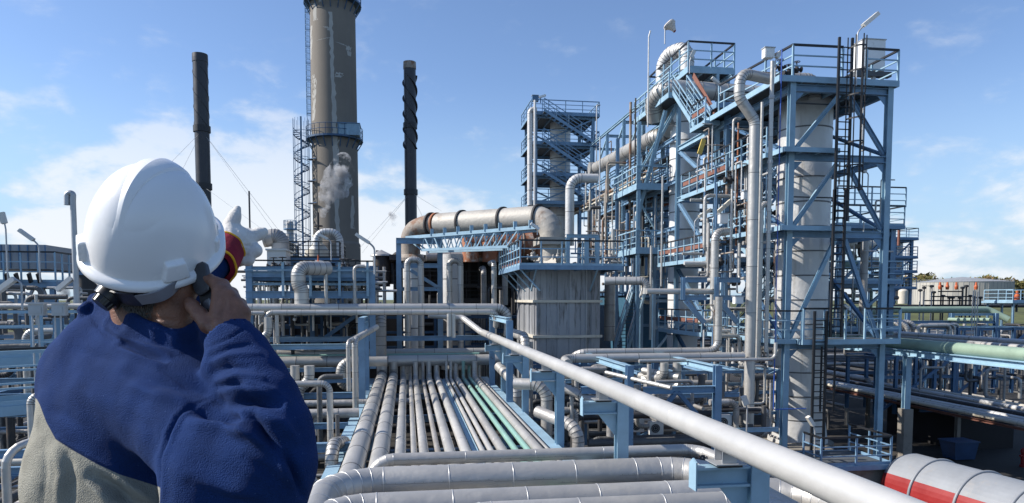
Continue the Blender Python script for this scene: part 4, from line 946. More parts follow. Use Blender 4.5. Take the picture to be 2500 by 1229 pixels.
p = P(1600, 873, 27); pipe('cross_run', 'thicker silver pipe running under its thinner neighbour to the tower foot', [Vector((xat(1370,27,p.z),25.8,p.z-.1)), Vector((xat(1375,27,p.z),27,p.z)), Vector((xat(1815,27,p.z),27,p.z))], .175, 'clad', 1.3, 20, br=.5)
p = P(1700, 880, 25.6); pipe('cross_run', 'thin pipe in front of the two silver runs, ending at the corner elbow', [Vector((xat(1560,25.6,p.z),25.6,p.z)), Vector((xat(1893,25.6,p.z),25.6,p.z)), Vector((xat(1893,25.6,p.z),25.6,p.z+.65))], .07, 'clad', 1.2, 14, br=.25)
for i, (u, v0, v1, r) in enumerate(((1622,886,925,.165),(1653,886,925,.165))):
    vdrop('u_pipe', ['left','right'][i]+' curved silver drop pipe hanging under the silver runs', u, v0, v1, 26.3, r, 'clad', None, [(-.45,1.5,-.05)], .9, br=.4, seg=18)
for i, (v, r) in enumerate(((905,.14),(925,.16))):
    p = P(1570, v, 27.4+i*.1); pipe('stub_run', ['upper','lower'][i]+' angled silver stub behind the curved drop pipes', [p, p+Vector((1.0,-1.4,-.15))], r, 'clad', .6, 16)
p = P(1480, 910, 24); pipe('stub_run', 'thin double-jointed silver pipe left of the curved drop pipes', [p, p+Vector((1.4,-2.6,-.25))], .075, 'clad', .5, 12)
# lower posts of small portal, brackets
t = thing('low_portal', 'low blue portal frame standing in front of the ground pipework', 'steel frame', P(1640, 1000, 23))
for u in (1537, 1752):
    a, b = VV(u, 893, 23, 1150); mb = MB(); mb.ibeam((b.x,b.y,0),a,.24,.24,'blue',up=(0,1,0)); part('post', mb, t); mb = MB(); mb.ibeam((a.x,23.13,a.z-.12),(a.x,29,a.z-.12),.24,.24,'blue_light'); part('beam', mb, t)
    mb = MB(); mb.ibeam((b.x,29.2,0),(b.x,29.2,a.z-.3),.24,.24,'blue_deep',up=(0,1,0)); part('post', mb, t)
xb(t, 1570, 1748, 952, 23.0, .2, .24, 'blue'); xb(t, 1420, 1535, 952, 23.02, .2, .24, 'blue')
seg(t, P(1655,958,23), P(1700,1010,23), .14, .14, 'blue_deep'); seg(t, P(1650,958,23), P(1610,1010,23), .14, .14, 'blue_deep')
# air conditioners
def acunit(u, v, y, s, lb):
    p = P(u, v, y); t = thing('fan_unit', lb, 'fan unit', p); mb = MB(); mb.box((p.x-.45*s,y,p.z-.4*s),(p.x+.45*s,y+.35*s,p.z+.4*s),'white'); part('casing', mb, t)
    mb = MB(); mb.cyl((p.x-.08*s,y-.02,p.z),(p.x-.08*s,y-.004,p.z),.28*s,'black',20); part('fan_opening', mb, t)
    mb = MB()
    for rr in (.1,.2,.28): mb.torus((p.x-.08*s,y-.03,p.z), rr*s, .008, (0,1,0), 'galv', 16, 4)
    part('fan_grille', mb, t)
acunit(1556, 1040, 26, .62, 'white fan unit in the shade, left of three'); acunit(1603, 1046, 25.5, .62, 'white fan unit in the shade, middle of three'); acunit(1768, 1032, 24.5, .68, 'white fan unit tucked behind the white pipe, right of three')

# ================================================================ SECOND TOWER (T2) behind left of T1
t = T2 = thing('steel_tower', 'second blue steel tower with the slender white column and stair flights', 'steel tower', (X15, 38, 0))
yA, yB = 35.2, 40.5; zU = L1[0]; XR2 = X15+4.6; XC = X15
lv2 = [zU, zat(X15,yB,484), zat(X15,yB,645), zat(X15,yB,803)]
for x, y, top in ((X15,yA,zU),(X15,yB,zU+2.6),(XR2,yA,zU),(XR2,yB,zU+2.6)):
    mb = MB(); mb.ibeam((x,y,0),(x,y,top),.22,.22,'blue_light' if x == X15 else 'blue',up=(0,1,0)); part('column', mb, t)
for z in lv2:
    mb = MB(); mb.ibeam((X15,28.3+6,z-.15),(X15,yA-.16,z-.15),.2,.3,'blue_light') if z == zU else mb.ibeam((X15,yA+.16,z-.15),(X15,yB-.16,z-.15),.2,.3,'blue_light'); part('beam', mb, t)
    if z == zU: mb = MB(); mb.ibeam((X15,yA+.16,z-.15),(X15,yB-.16,z-.15),.2,.3,'blue_light'); part('beam', mb, t)
    for y in (yA, yB): mb = MB(); mb.ibeam((X15+.16,y,z-.15),(XR2-.16,y,z-.15),.16,.22,'blue'); part('beam', mb, t)
for i in range(3): seg(t, (X15,yB-.2,lv2[i]-.3), (X15,yA+.2,lv2[i+1]+.05), .16, .2, 'blue', ib=True); seg(t, (X15+.2,yB,lv2[i+1]), (XR2-.2,yB,lv2[i]-.3), .14, .14, 'blue_deep')
seg(t, (X15,yB-.2,lv2[3]-.3), (X15,yA+.2,lv2[3]-3.4), .16, .2, 'blue_deep', ib=True)
mb = MB(); zq = lv2[2]
for z, y0, y1 in ((zU+.05, 34.5, 36.4),(lv2[2]+.05, 28.5+5.5, yB+.5),(lv2[3]+.05, 34.5, yB+.3),(zat(X15,34,455), 32.0, 37.5)):
    deckslab(t, (X15-1.0,y0), (X15-.17,y1), z, .22, 'blue_light'); railing(t, [(X15-.96,y1,z),(X15-.96,y0,z)], 1.15, 1.05, 'black', 'blue_light', .03, kick=False)
    mb = MB(); mb.box((X15-.93,y0+.1,z+.5),(X15-.91,y1-.1,z+.72),'rust_red'); part('warning_board', mb, t)
deckslab(t, (X15+.2,yA-1), (XR2,yB-.2), lv2[2], .2, 'blue'); deckslab(t, (X15+.2,yA-1), (XR2,yB-.2), zU-.1, .2, 'blue')
# stair landing and flight
zl_ = zat(X15, yB, 238); za = P(1645,250,40.5); 
deckslab(t, (X15-1.0,yB-.9), (X15+1.4,yB+5.5), zl_, .3, 'blue_light'); deckslab(t, (X15+.3,36.0), (X15+4.2,yB-1.0), zat(X15+1,37,262), .3, 'blue'); railing(t, [(X15-.95,yB+5.4,zl_),(X15-.95,yB-.85,zl_)], 1.15, 1.1, 'blue_light', 'blue_light', .03, kick=False)
stair(t, (X15-.75,36.3,zU+.1), (X15-.75,yB-.9,zl_), .85, (1,0,0), 'blue_light', 'blue_light')
mb = MB(); mb.bar((X15+.45,36.5,zU+1.0), (X15+.45,yB-1,zl_+1.0), .04, .3, 'rust_red'); part('cable_tray', mb, t)
for z0, z1 in ((lv2[2], lv2[2]+3.0),(lv2[1], zU-.2)):
    stair(t, (X15+3.0,yA+.4,z0), (X15+3.0,yB-.6,z1), .8, (1,0,0), 'blue', 'black')
# upper stair flight toward the round platform, and upper diagonal walkway
seg(t, P(1550,445,46), (X15,yB,zl_-.3), .18, .22, 'blue_light', ib=True)
zP = zat(P(1690,170,42).x, 42, 176)
xp0 = P(1679,165,41.2).x; xp1 = P(1795,165,41.2).x
t = thing('top_platform', 'highest railed platform around the domed column head, below the windsock', 'steel platform', ((xp0+xp1)/2, 42, 0))
deckslab(t, (xp0,41.2), (xp1,48.2), zP, .3, 'blue_light')
railing(t, [(xp0+.05,48.1,zP),(xp0+.05,41.25,zP),(xp1-.05,41.25,zP),(xp1-.05,48.1,zP),(xp0+.05,48.1,zP)], 1.55, 1.3, 'black', 'blue_light', .04, mids=2)
for x in (xp0+.3, xp1-.3):
    for y in (41.6, 46): mb = MB(); mb.ibeam((x,y,zl_-2.6),(x,y,zP-.31),.22,.22,'blue',up=(0,1,0)); part('leg', mb, t)
for x in (xp0+.3, xp1-.3): seg(t, (x,41.6,zP-.5), (x+(1.2 if x < xp1-1 else -1.2),41.6,zP-1.6), .1, .1, 'blue_light')
for uu in (1752,): x_ = xat(uu, 41.2, zP); mb = MB(); mb.ibeam((x_,41.2,zU),(x_,41.2,zP-.31),.16,.2,'blue_light'); part('leg', mb, t)
_, cx2, cy2, cr2, z_a, z_b = column('process_column', 'slender white column rising through the second tower to the domed head', 1674, 262, 900, 42.2, 38, 'white_col', 15, dome=False, seg=40)
c = P(1682, 163, 44.8); k = 44.8/F; mb = MB(); mb.lathe(Vector((c.x,44.8,zP)), [(.95,-3.5),(.95,-.1),(1.25,0),(1.25,.12),(.95,.14),(.9,.45),(.6,.62),(.3,.66),(.3,.95),(.42,.95),(.42,1.05),(0,1.05)], 'vessel', 30); mb.torus((c.x,44.8,zP+.06), 1.25, .05, (0,0,1), 'rust_red', 30, 5)
tag(mb.build('column_head'), 'domed vessel head with flange on the highest platform', 'column')
a = Vector((c.x-.15,44.8,zP+1.0)); b2 = P(1619, 118, 46.6); 
pipe('arch_pipe', 'fat silver arch pipe bending over on the highest platform', [a, Vector((a.x,44.8,zat(a.x,44.8,116))), Vector((b2.x,46.6,zat(a.x,44.8,116))), Vector((b2.x,46.6,zP-.5))], .47, 'vessel', band=.5, seg=26, br=.95)
p = P(1620, 206, 40.2); pipe('overhead_pipe', 'very fat silver pipe lying below the highest platform with a bend at its left end', [Vector((p.x+.5,42.9,p.z-1.4)), Vector((p.x+.15,42.4,p.z-.5)), Vector((p.x+.2,40.9,p.z)), Vector((xat(1858,40.9,p.z),40.9,p.z-.15))], .52, 'clad', band=.8, seg=28, br=1.1)
vdrop('vent_pole', 'thin white mast at the left corner of the highest platform', 1584, 90, 310, 41, .045, 'vessel', (.1,0,.35), None, 0, 8)
for u0,v0,u1,v1,y_,lb in ((1684,160,1695,124,41,'lamp standing on the highest platform rail'),(1760,215,1738,190,38,'lamp in front of the very fat silver pipe')): lamp(u0,(v0+v1)/2+8,y_,v0+20,u1,v1,lb,pr=.03)
# windsock
p = P(1623, 108, 44); tp = Vector((p.x,44,zat(p.x,44,66))); t = thing('windsock', 'pale windsock with red tip drooping on its mast above the highest platform', 'windsock', p)
mb = MB(); mb.cyl(p, tp, .04, 'galv', 8); part('mast', mb, t)
A_ = P(1631, 59, 44); B_ = P(1648, 78, 43.8); mb = MB(); d0 = (B_-A_).normalized(); prof = [(0,.36),(.12,.42),(.3,.40),(.5,.28),(.75,.17),(.96,.10)]; prev = None; n = 14
q_ = d0.orthogonal().normalized(); w_ = d0.cross(q_)
for f, r in prof:
    cc_ = A_.lerp(B_, f)+Vector((0,0,.1*math.sin(f*3))); ring = [cc_+(q_*math.cos(2*math.pi*i/n)+w_*math.sin(2*math.pi*i/n))*r*(1+.06*math.sin(i*2.3)) for i in range(n)]
    if prev: mb.add(prev+ring, [(i,(i+1)%n,n+(i+1)%n,n+i) for i in range(n)], 'fabric_sock', True)
    prev = ring
part('sock', mb, t); mb = MB(); mb.add(prev, [tuple(range(n))], 'redcar'); mb.torus(A_.lerp(B_,.95), .075, .03, d0, 'redcar', 14, 5); part('red_tip', mb, t)
mb = MB(); mb.torus(A_.lerp(B_,.0), .29, .02, d0, 'galv', 18, 5); mb.bar(tp, A_, .04, .04, 'galv'); part('hoop', mb, t)

# ================================================================ LONG FRAME (T3) between second tower and far stair tower
t = thing('long_frame', 'long open blue frame of posts and top rails stepping back from the second tower', 'steel frame', (X15, 50, 0))
ys = [46.8, 51.2, 55.6, 60.5]; zt3 = zat(X15, 46.8, 262)
tops = [P(1550,262,46.8).z, P(1500,295,51.2).z, P(1465,325,55.6).z, P(1430,352,60.5).z]; zt3 = sum(tops)/4
for y in ys:
    for dx in (0, 3.4): mb = MB(); mb.ibeam((X15+dx,y,0),(X15+dx,y,zt3),.21,.21,'blue_light' if dx == 0 else 'blue',up=(0,1,0)); part('post', mb, t)
    mb = MB(); mb.ibeam((X15+.15,y,zt3-.15),(X15+3.25,y,zt3-.15),.16,.2,'blue_light'); part('beam', mb, t)
for dx in (0, 3.4): mb = MB(); mb.ibeam((X15+dx,yB+.2,zt3+.15),(X15+dx,60.7,zt3+.15),.16,.2,'blue_light'); part('top_rail', mb, t)
for z in (zt3-3.6, zt3-6.2, zt3-9):
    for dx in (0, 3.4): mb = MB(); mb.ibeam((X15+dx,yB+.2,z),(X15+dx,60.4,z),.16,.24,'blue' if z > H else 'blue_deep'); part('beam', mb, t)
for i in range(3): seg(t, (X15,ys[i+1],zt3-3.4),(X15,ys[i],zt3-.2),.12,.12,'blue_light'); seg(t, (X15,ys[i],zt3-6),(X15,ys[i+1],zt3-3.7),.1,.1,'blue')
deckslab(t, (X15+.2,42), (X15+3.2,60.3), zt3-6.1, .2, 'rust'); railing(t, [(X15+.1,42,zt3-6.1),(X15+.1,60.3,zt3-6.1)], 1.1, 1.5, 'black', 'navy_steel')
# trays
for i, (z, m) in enumerate(((zt3-5.2,'duct_rust'),(zt3-5.5,'cream'))):
    mb = MB(); mb.box((X15-.9+i*.25,30,z),(X15-.75+i*.25,60,z+.12),m) if False else mb.bar((X15-.5,43,z+.2),(X15-.5,66,z+.2),.3,.12,m); tag(mb.build('cable_tray'), ['upper','lower'][i]+' brownish cable tray along the long blue frame', 'cable tray')
# second bay: walkway with railing at v 430-460 (mid) near y 42-46
t = thing('side_platform', 'light blue walkway with railing between the long frame and the second tower', 'steel platform', (X15, 44, 0))
for v in (455, 610):
    z = zat(X15-1.2, 42, v); deckslab(t, (X15-2.2,41.6), (X15-.2,46.4), z, .28, 'blue_light'); railing(t, [(X15-2.15,46.4,z),(X15-2.15,41.65,z),(X15-.2,41.65,z)], 1.15, 1.0, 'blue_light', 'blue_light', .03)
for x_ in (X15-2.0,): mb = MB(); mb.ibeam((x_,41.8,0),(x_,41.8,zat(x_,42,300)),.2,.2,'blue_light',up=(0,1,0)); part('post', mb, t); mb = MB(); mb.ibeam((x_,46.2,0),(x_,46.2,zat(x_,42,300)),.2,.2,'blue',up=(0,1,0)); part('post', mb, t)
seg(t, P(1625,270,41), P(1553,540,43), .2, .26, 'blue_light', ib=True)
seg(t, P(1560,490,44), P(1600,560,44), .12, .12, 'blue_light')
# inclined/long silver pipe along the frame
xk = P(1480,410,58).x; zk = P(1480,405,58).z
a = P(1600, 335, 43.5); b = P(1455, 412, 58); cpt = P(1409, 424, 54.5)
pipe('frame_pipe', 'long silver pipe climbing beside the long blue frame to a flanged elbow', [P(1640,290,42), Vector((a.x+.9,a.y,a.z+.1)), a, b, Vector((b.x-.6, b.y, b.z)), ], .5, 'clad', band=1.7, seg=24, br=1.0)
dn = P(1400, 428, 45); pipe('goose_neck_pipe', 'white goose neck pipe standing upright beside the top of the sheet metal stack', [Vector((dn.x+1.9,46,dn.z)), Vector((dn.x,46,dn.z)), Vector((dn.x,46,zat(dn.x,46,600)))], .30, 'vessel', band=1.5, seg=22, br=.75)
# thin verticals in front of long frame
for i, (u, v0, v1, y, m, r) in enumerate(((1465,335,640,50,'galv',.05),(1440,470,640,50,'duct_rust',.08),(1480,440,650,47,'duct_rust',.07),(1510,430,650,47,'cream',.06),(1540,250,650,46,'duct_rust',.09),(1552,240,420,45,'dark',.05),(1590,600,830,40,'clad',.07),(1618,430,700,38,'clad',.06),(1497,560,650,43,'clad',.12),(1532,520,650,44,'blue_deep',.12),(1572,380,650,45,'dark',.09),(1603,440,660,48,'vessel',.34))):
    vdrop('riser_pipe', ['thin galvanised','rust-brown','rusty slim','cream slim','brown','short dark','slim silver','slim white','medium silver','dark blue','dark slender','wide pale'][i]+' upright pipe in front of the long blue frame', u, v0, v1, y, r, m, None, None, 1.3 if r > .1 else 0)
# ================================================================ FAR STAIR TOWER
def framed(name, lb, u0, u1, y, depth, vs, vb, m='blue', stairs=False, rail='blue', col_=None, cm='vessel', w=.26, railtop='black', vref=None, braces=True, decks=True, cat='steel tower', stair_dir=1):
    p0 = P(u0, vs[0], y); x0 = p0.x; x1 = xat(u1, y, p0.z); t = thing(name, lb, cat, ((x0+x1)/2, y, 0)); zs = [zat((x0+x1)/2, y, v) for v in vs]; z0 = max(0, zat((x0+x1)/2, y, vb))
    for x in (x0, x1):
        for yy in (y, y+depth): mb = MB(); mb.ibeam((x,yy,z0),(x,yy,zs[0]),w,w,m,up=(0,1,0)); part('column', mb, t)
    for i, z in enumerate(zs):
        for yy in (y, y+depth): mb = MB(); mb.ibeam((x0+w/2,yy,z-.15),(x1-w/2,yy,z-.15),w*.8,w,m); part('beam', mb, t)
        for x in (x0, x1): mb = MB(); mb.ibeam((x,y+w/2,z-.15),(x,y+depth-w/2,z-.15),w*.8,w,m); part('beam', mb, t)
        if decks: deckslab(t, (x0-.5,y-.45), (x1+.5,y+depth+.3), z+.1, .2, m)
        if rail: railing(t, [(x0-.45,y+depth,z+.1),(x0-.45,y-.4,z+.1),(x1+.45,y-.4,z+.1),(x1+.45,y+depth,z+.1)], 1.1, 1.4, railtop if i == 0 else rail, rail, .03)
        if i and braces: seg(t, (x0+.1,y-.02,z), (x1-.1,y-.02,zs[i-1]-.3), w*.5, w*.5, m); seg(t, (x1-.1,y+depth,z), (x0+.1,y+depth,zs[i-1]-.3), w*.5, w*.5, m)
        if i and stairs: stair(t, (x1-.3,y-1.3,z+.1) if stair_dir > 0 else (x0+.3,y-1.3,z+.1), (x0+.5,y-1.3,zs[i-1]+.1) if stair_dir > 0 else (x1-.5,y-1.3,zs[i-1]+.1), .8, (0,1,0), m, m)
    return t, x0, x1, zs
t, xa_, xb_, zs_ = framed('stair_tower', 'far dark blue stair tower with four flights zigzagging up one side', 1308, 1448, 62, 5, (283,355,430,498), 720, 'blue', True, 'blue', railtop='blue')
for z in zs_: pass
column('process_column', 'pale column standing inside the far stair tower', 1368, 285, 700, 65, 25, 'vessel', 12, dome=False)
vdrop('tower_pipe', 'silver pipe rising along the left edge of the far stair tower', 1294, 270, 502, 61, .24, 'vessel', (.55,0,.15), None, 2.2, br=.5)
vdrop('tower_pipe', 'slim pale pole pipe between the silver pipe and the far stair tower', 1306, 245, 502, 60, .11, 'vessel', None, None, 0)
cabinet('dark blue box on top of the far stair tower corner', 1300, 1315, 233, 247, 60, .4, 'blue_deep')
t = thing('flood_lamp', 'white flood lamp on the roof corner of the far stair tower', 'lamp', P(1325,240,60)); mb = MB(); mb.bar(P(1316,238,60), P(1332,233,60), .25, .16, 'white'); part('lamp_head', mb, t); mb = MB(); mb.bar(P(1320,238,60), P(1320,252,60), .07,.07,'navy_steel'); part('bracket', mb, t)
vdrop('lamp_pole', 'thin galvanised pole at the right corner of the far stair tower', 1457, 258, 480, 60, .06, 'galv', (.3,0,.05), None, 0, 8)

# ================================================================ TEAL BUILDING + STAIR BETWEEN STACK AND SECOND TOWER
t = thing('teal_building', 'dark teal clad building deep in the shade left of the second tower', 'building', P(1570, 850, 48))
p = P(1570, 722, 48); xa_, xb_ = xat(1528,48,p.z), xat(1632,48,p.z); mb = MB(); mb.box((xa_,48,0),(xb_,56,p.z),'teal_wall'); part('wall', mb, t); mb = MB(); mb.box((xa_-.2,47.8,p.z+.004),(xb_+.2,56.2,p.z+.2),'navy_steel'); part('roof', mb, t)
t = thing('ground_stair', 'steep light stair flight beside the dark teal building', 'staircase', P(1520,850,41)); stair(t, P(1500,865,41), P(1545,718,43), .8, (1,0,0), 'blue_light', 'galv')
vdrop('tall_pipe', 'thick grey pipe standing right of the sheet metal stack', 1489, 692, 832, 41, .32, 'clad_dull', None, None, 1.3, seg=20)
vdrop('bent_pipe', 'grey elbow pipe turning down between the stack and the second tower', 1578, 686, 718, 33, .20, 'clad', (-1.9,.6,.0), None, .5, br=.4, seg=18)
t = thing('pipe_bracket', 'blue L brackets holding the horizontal silver pipe, left one', 'pipe support', P(1670,712,29.3))
for i, u in enumerate((1668, 1750)):
    if i: t = thing('pipe_bracket', 'blue L bracket holding the horizontal silver pipe, right one', 'pipe support', P(1750,712,29.3))
    a, b = VV(u, 677, 29.2, 733); mb = MB(); mb.ibeam(b, a, .14, .2, 'blue'); part('bar', mb, t)
    for zc in (a.z-.12, b.z+.1): mb = MB(); mb.ibeam((a.x+.1,29.2,zc),(a.x+1.1,29.2,zc),.18,.22,'blue'); part('arm', mb, t)
    seg(t, (a.x+.1,29.2,b.z), (a.x+1.0,29.2,b.z-1.0), .14, .2, 'blue')
tag(bpy.data.objects['pipe_bracket'], 'blue L bracket holding the horizontal silver pipe, left one')
# lamps and boxes in the second tower
lamp(1696, 540, 33.5, 650, 1735, 512, 'cream lamp lower left in front of the slender white column', headm='cream', pr=.025)
lamp(1740, 535, 32, 660, 1785, 490, 'cream lamp right of the slender white column', headm='cream', pr=.025)
lamp(1703, 395, 33, 470, 1718, 341, 'small lamp with yellow top before the slender white column', headm='yellow', pr=.025)
cabinet('white junction box beside the silver pipe with the half height elbow', 1758, 1778, 523, 545, 29, .25); cabinet('white junction box on the low level of the second tower', 1795, 1815, 725, 742, 27, .25); cabinet('white junction box high between tower posts', 1815, 1828, 468, 486, 29, .25)
# ================================================================ BEHIND THE NEAR TOWER
t, xa_, xb_, _z = framed('rear_platform', 'blue railed platform block seen behind the right leg of the near tower', 2052, 2178, 37, 6, (556,690,805), 850, 'blue', False, 'blue_light', railtop='black', w=.3)
t = thing('rear_railing', 'upper blue railing on the block behind the near tower', 'railing', P(2110,540,36.5)); p = P(2110, 552, 36.6)
railing(t, [(xa_-.5,36.6,p.z+1.1),(xb_+.5,36.6,p.z+1.1)], 1.1, 1.2, 'black', 'blue_light', .03)
t, *_ = framed('far_tower', 'small far blue tower with a slim column, right of the near tower', 2186, 2226, 70, 4, (585,630,665,705), 760, 'blue_deep', False, 'blue', w=.28)
column('process_column', 'slim pale column in the small far tower right of the near tower', 2196, 585, 735, 72, 9, 'vessel', 6)
vdrop('red_hook_pipe', 'rust-red hook pipe on top of the small far tower', 2195, 556, 600, 69, .14, 'rust_red', (-.55,0,.2), None, 0)
column('short_vessel', 'short pale vessel with domed top at the foot of the small far tower', 2205, 712, 742, 62, 12, 'cream', 1)
for v, m, lb in ((648,'green_pipe','dark green pipe behind the near tower leg'),(598,'cream','cream pipe behind the near tower leg')):
    xpipe('rear_pipe', lb, 2050, 2150, v, 41, .28, m, None, None, ref=2100, band=0)
vdrop('rear_pipe', 'grey vertical pipe behind the near tower between its legs', 2112, 580, 830, 35.5, .2, 'clad_dull', None, None, 2)
for i, (x_, y0) in enumerate(((1, 0),)): pass
lamp(2098, 780, 34, 830, 2060, 745, 'lamp low behind the near tower legs', pr=.03)
# ================================================================ FAR RIGHT: TANK, TREES, MANIFOLD
xt = P(2348, 700, 260).x; zt_ = zat(xt, 260, 690); zb_ = zat(xt, 243, 742); k = 260/F; rt = 117*k
t = thing('storage_tank', 'huge low round storage tank with a shallow cone roof on the horizon', 'tank', (xt, 260, zb_))
mb = MB(); mb.lathe((xt,260,0), [(rt,zb_-1.5),(rt,zt_)], 'tank_wall', 72); part('wall', mb, t)
mb = MB(); mb.lathe((xt,260,zt_), [(rt+.1,-.12),(rt+.1,.05),(rt*.5,1.3),(0,2.3)], 'tank_roof', 72); part('roof', mb, t)
mb = MB(); mb.torus((xt,260,zt_+.9), rt-.2, .05, (0,0,1), 'galv', 72, 4); 
for i in range(60): an = 2*math.pi*i/60; mb.bar((xt+(rt-.2)*math.cos(an),260+(rt-.2)*math.sin(an),zt_),(xt+(rt-.2)*math.cos(an),260+(rt-.2)*math.sin(an),zt_+.9),.06,.06,'galv')
part('edge_railing', mb, t)
mb = MB(); 
for i in range(64): an = 2*math.pi*i/64; c = (xt+rt*1.001*math.cos(an), 260+rt*1.001*math.sin(an)); mb.bar((*c,zb_-1.5),(*c,zt_),.12,.12,'tank_roof')
part('wall_seam', mb, t).__setitem__('kind', 'stuff')
def tree(x, y, z0, h, w, lb, seed, m='foliage'):
    rnd = random.Random(seed); t = thing('tree', lb, 'tree', (x,y,z0), 'trees along the horizon behind the tank'); mb = MB()
    mb.cyl((x,y,z0),(x,y,z0+h*.7),.3,'bark',6,r2=.1)
    for i in range(4): an = rnd.random()*6.28; mb.cyl((x,y,z0+h*.35),(x+w*.35*math.cos(an),y+w*.2*math.sin(an),z0+h*.8),.14,'bark',5,r2=.04)
    part('trunk', mb, t); mb = MB()
    cl = [(rnd.gauss(0,w*.26),rnd.gauss(0,w*.2),z0+h*rnd.uniform(.3,.92),rnd.uniform(.12,.26)*w) for _ in range(12)]
    for i in range(600):
        c = rnd.choice(cl); d = Vector((rnd.gauss(0,1),rnd.gauss(0,1),rnd.gauss(0,1))).normalized()*c[3]*rnd.uniform(.6,1.1); p = Vector((x+c[0],y+c[1],c[2]))+Vector((d.x,d.y,d.z*.8))
        s = rnd.uniform(.5,1.2); a = Vector((rnd.uniform(-1,1),rnd.uniform(-1,1),rnd.uniform(-1,1)))*s; b = Vector((rnd.uniform(-1,1),rnd.uniform(-1,1),rnd.uniform(-1,1)))*s
        mb.add([p-a-b, p+a-b, p+a+b], [(0,1,2)], m)
    part('crown', mb, t).__setitem__('kind', 'stuff')
rnd = random.Random(5); i = 0; u = 2170
while u < 2560:
    y = 330+rnd.uniform(-15,25); vt = 682+rnd.uniform(-10,12); p = P(u, 744, y); h = P(u, vt, y).z-6.9
    tree(p.x, y, 6.9, h, rnd.uniform(9,14), 'autumn tree in the long tree line behind the storage tank', 100+i); i += 1; u += rnd.uniform(5,9)
# manifold
rnd = random.Random(4); t = thing('valve_manifold', 'black manifold of valves with orange caps standing in front of the storage tank', 'manifold', P(2320, 745, 62))
p = P(2320, 748, 62); x0 = xat(2240,62,p.z); x1 = xat(2400,62,p.z); rnd = random.Random(9); zt_ = zat((x0+x1)/2,62,712)
for z, q0, q1 in ((p.z+.1,.4,0),(p.z+.55,.6,-.8),(zt_,2.2,-2.4),(zt_-.5,1.4,-1.0)): mb = MB(); mb.cyl((x0+q0,62,z),(x1+q1,62,z),.06,'black',8); part('header', mb, t)
for i in range(14):
    x_ = x0+(x1-x0)*(i+.5)/14; mb = MB(); x_ += rnd.uniform(-.25,.25); h = zat(x_,62,702+rnd.choice((-6,-2,4,9,18,22))); mb.cyl((x_,62,p.z-1.5),(x_,62,h),.075,'black' if i > 2 else 'clad_dull',8); mb.lathe((x_,62,h-.25), [(.08,0),(.2,.05),(.2,.2),(.08,.25)], 'black', 8); part('branch_pipe', mb, t)
for u_ in (2295, 2313, 2335, 2383): q = P(u_, 700, 61.8); mb = MB(); mb.lathe((q.x,61.8,q.z), [(.14,-.3),(.18,0),(.12,.15),(.09,.4),(0,.45)], 'orange', 12); part('orange_cap', mb, t)
for u_ in (2257, 2271): q = P(u_, 706, 61.8); mb = MB(); mb.torus((q.x,61.8,q.z+.3), .22, .03, (0,0,1), 'black', 12, 4); mb.cyl((q.x,61.8,q.z-.3),(q.x,61.8,q.z+.3),.03,'black',6); part('hand_wheel', mb, t)
t, *_ = framed('small_platform', 'little light blue platform at the right edge on the horizon', 2474, 2510, 60, 3, (738,), 800, 'blue_light', False, 'blue_light', w=.16, railtop='blue_light')
q = P(2494, 722, 60); mb = MB(); mb.lathe((q.x,60.5,q.z), [(.22,-.6),(.24,0),(.14,.15),(.12,.45),(0,.5)], 'orange', 12); mb2 = thing('valve', 'orange capped valve on the little light blue platform at the right edge', 'valve', q); part('cap', mb, mb2); mb = MB(); mb.cyl((q.x,60.5,q.z-1.6),(q.x,60.5,q.z-.6),.1,'black',8); part('stem', mb, mb2)
# lawn bank handled by ground; pipe bridges on the right
p = P(2200, 757, 57); pipe('green_pipe', 'long dark green pipe below the manifold ending in an elbow', [Vector((xat(2030,57,p.z),57,p.z)), Vector((xat(2412,57,p.z),57,p.z)), Vector((xat(2412,57,p.z)+1.2,56,p.z-.9)), ], .3, 'green_pipe', 0, 20, br=.8)
xpipe('bank_pipe', 'dark pipe lying along the foot of the grassy bank', 2150, 2500, 748, 64, .16, 'dark', None, None, ref=2300)
t = thing('pipe_bridge', 'blue pipe bridge with posts behind the row of silver arch pipes', 'pipe rack', P(2320,800,52))
for u_ in (2216, 2324, 2432): a, b = VV(u_, 765, 52, 905); mb = MB(); mb.ibeam(b, a, .3, .3, 'blue', up=(0,1,0)); part('post', mb, t)
xb(t, 2150, 2432, 787, 52, .2, .26, 'blue'); xb(t, 2324, 2432, 768, 52.2, .2, .2, 'blue_light')
for i, (u_, r) in enumerate(((2340,.15),(2355,.15),(2372,.14),(2388,.14),(2403,.14),(2418,.14))):
    q = P(u_, 781, 51); pipe('pale_stub', 'pale green pipe end pointing at the camera below the long green pipe', [q, q+Vector((0,1.0,0))], r, 'green_pipe', 0, 14, group='pale pipe ends on the pipe bridge')
for i, (u_, r) in enumerate(((2172,.11),(2184,.11),(2196,.11),(2214,.20),(2232,.2))):
    a, b = VV(u_, 788, 46, 832); pipe('arch_pipe', ['first','second','third','fourth and wider','last and wider'][i]+' silver arch pipe counted from the near tower leg', [a+Vector((-1.0,1.2,0)), a, b], r, 'clad', .8, 16, br=.5)
for i, (u_, r, u2) in enumerate(((2318,.15,2240),(2330,.1,2250),(2341,.1,2260))):
    a, b = VV(u_, 795-i*1.5, 45.6+i*.3, 834); pipe('arch_pipe', ['front','middle','rear'][i]+' long silver arch pipe right of the wide arches', [Vector((xat(u2,a.y,a.z),a.y,zat(a.x,a.y,834))) , Vector((xat(u2,a.y,a.z),a.y,a.z)), a, b], r, 'clad', 1.2, 14, br=.35)
for i, u_ in enumerate((2376, 2382, 2388)): vdrop('slim_pole', 'thin grey upright pipe in front of the blue pipe bridge', u_, 710, 828, 44, .035, 'galv', None, None, 0, 6, group='three thin uprights before the pipe bridge')
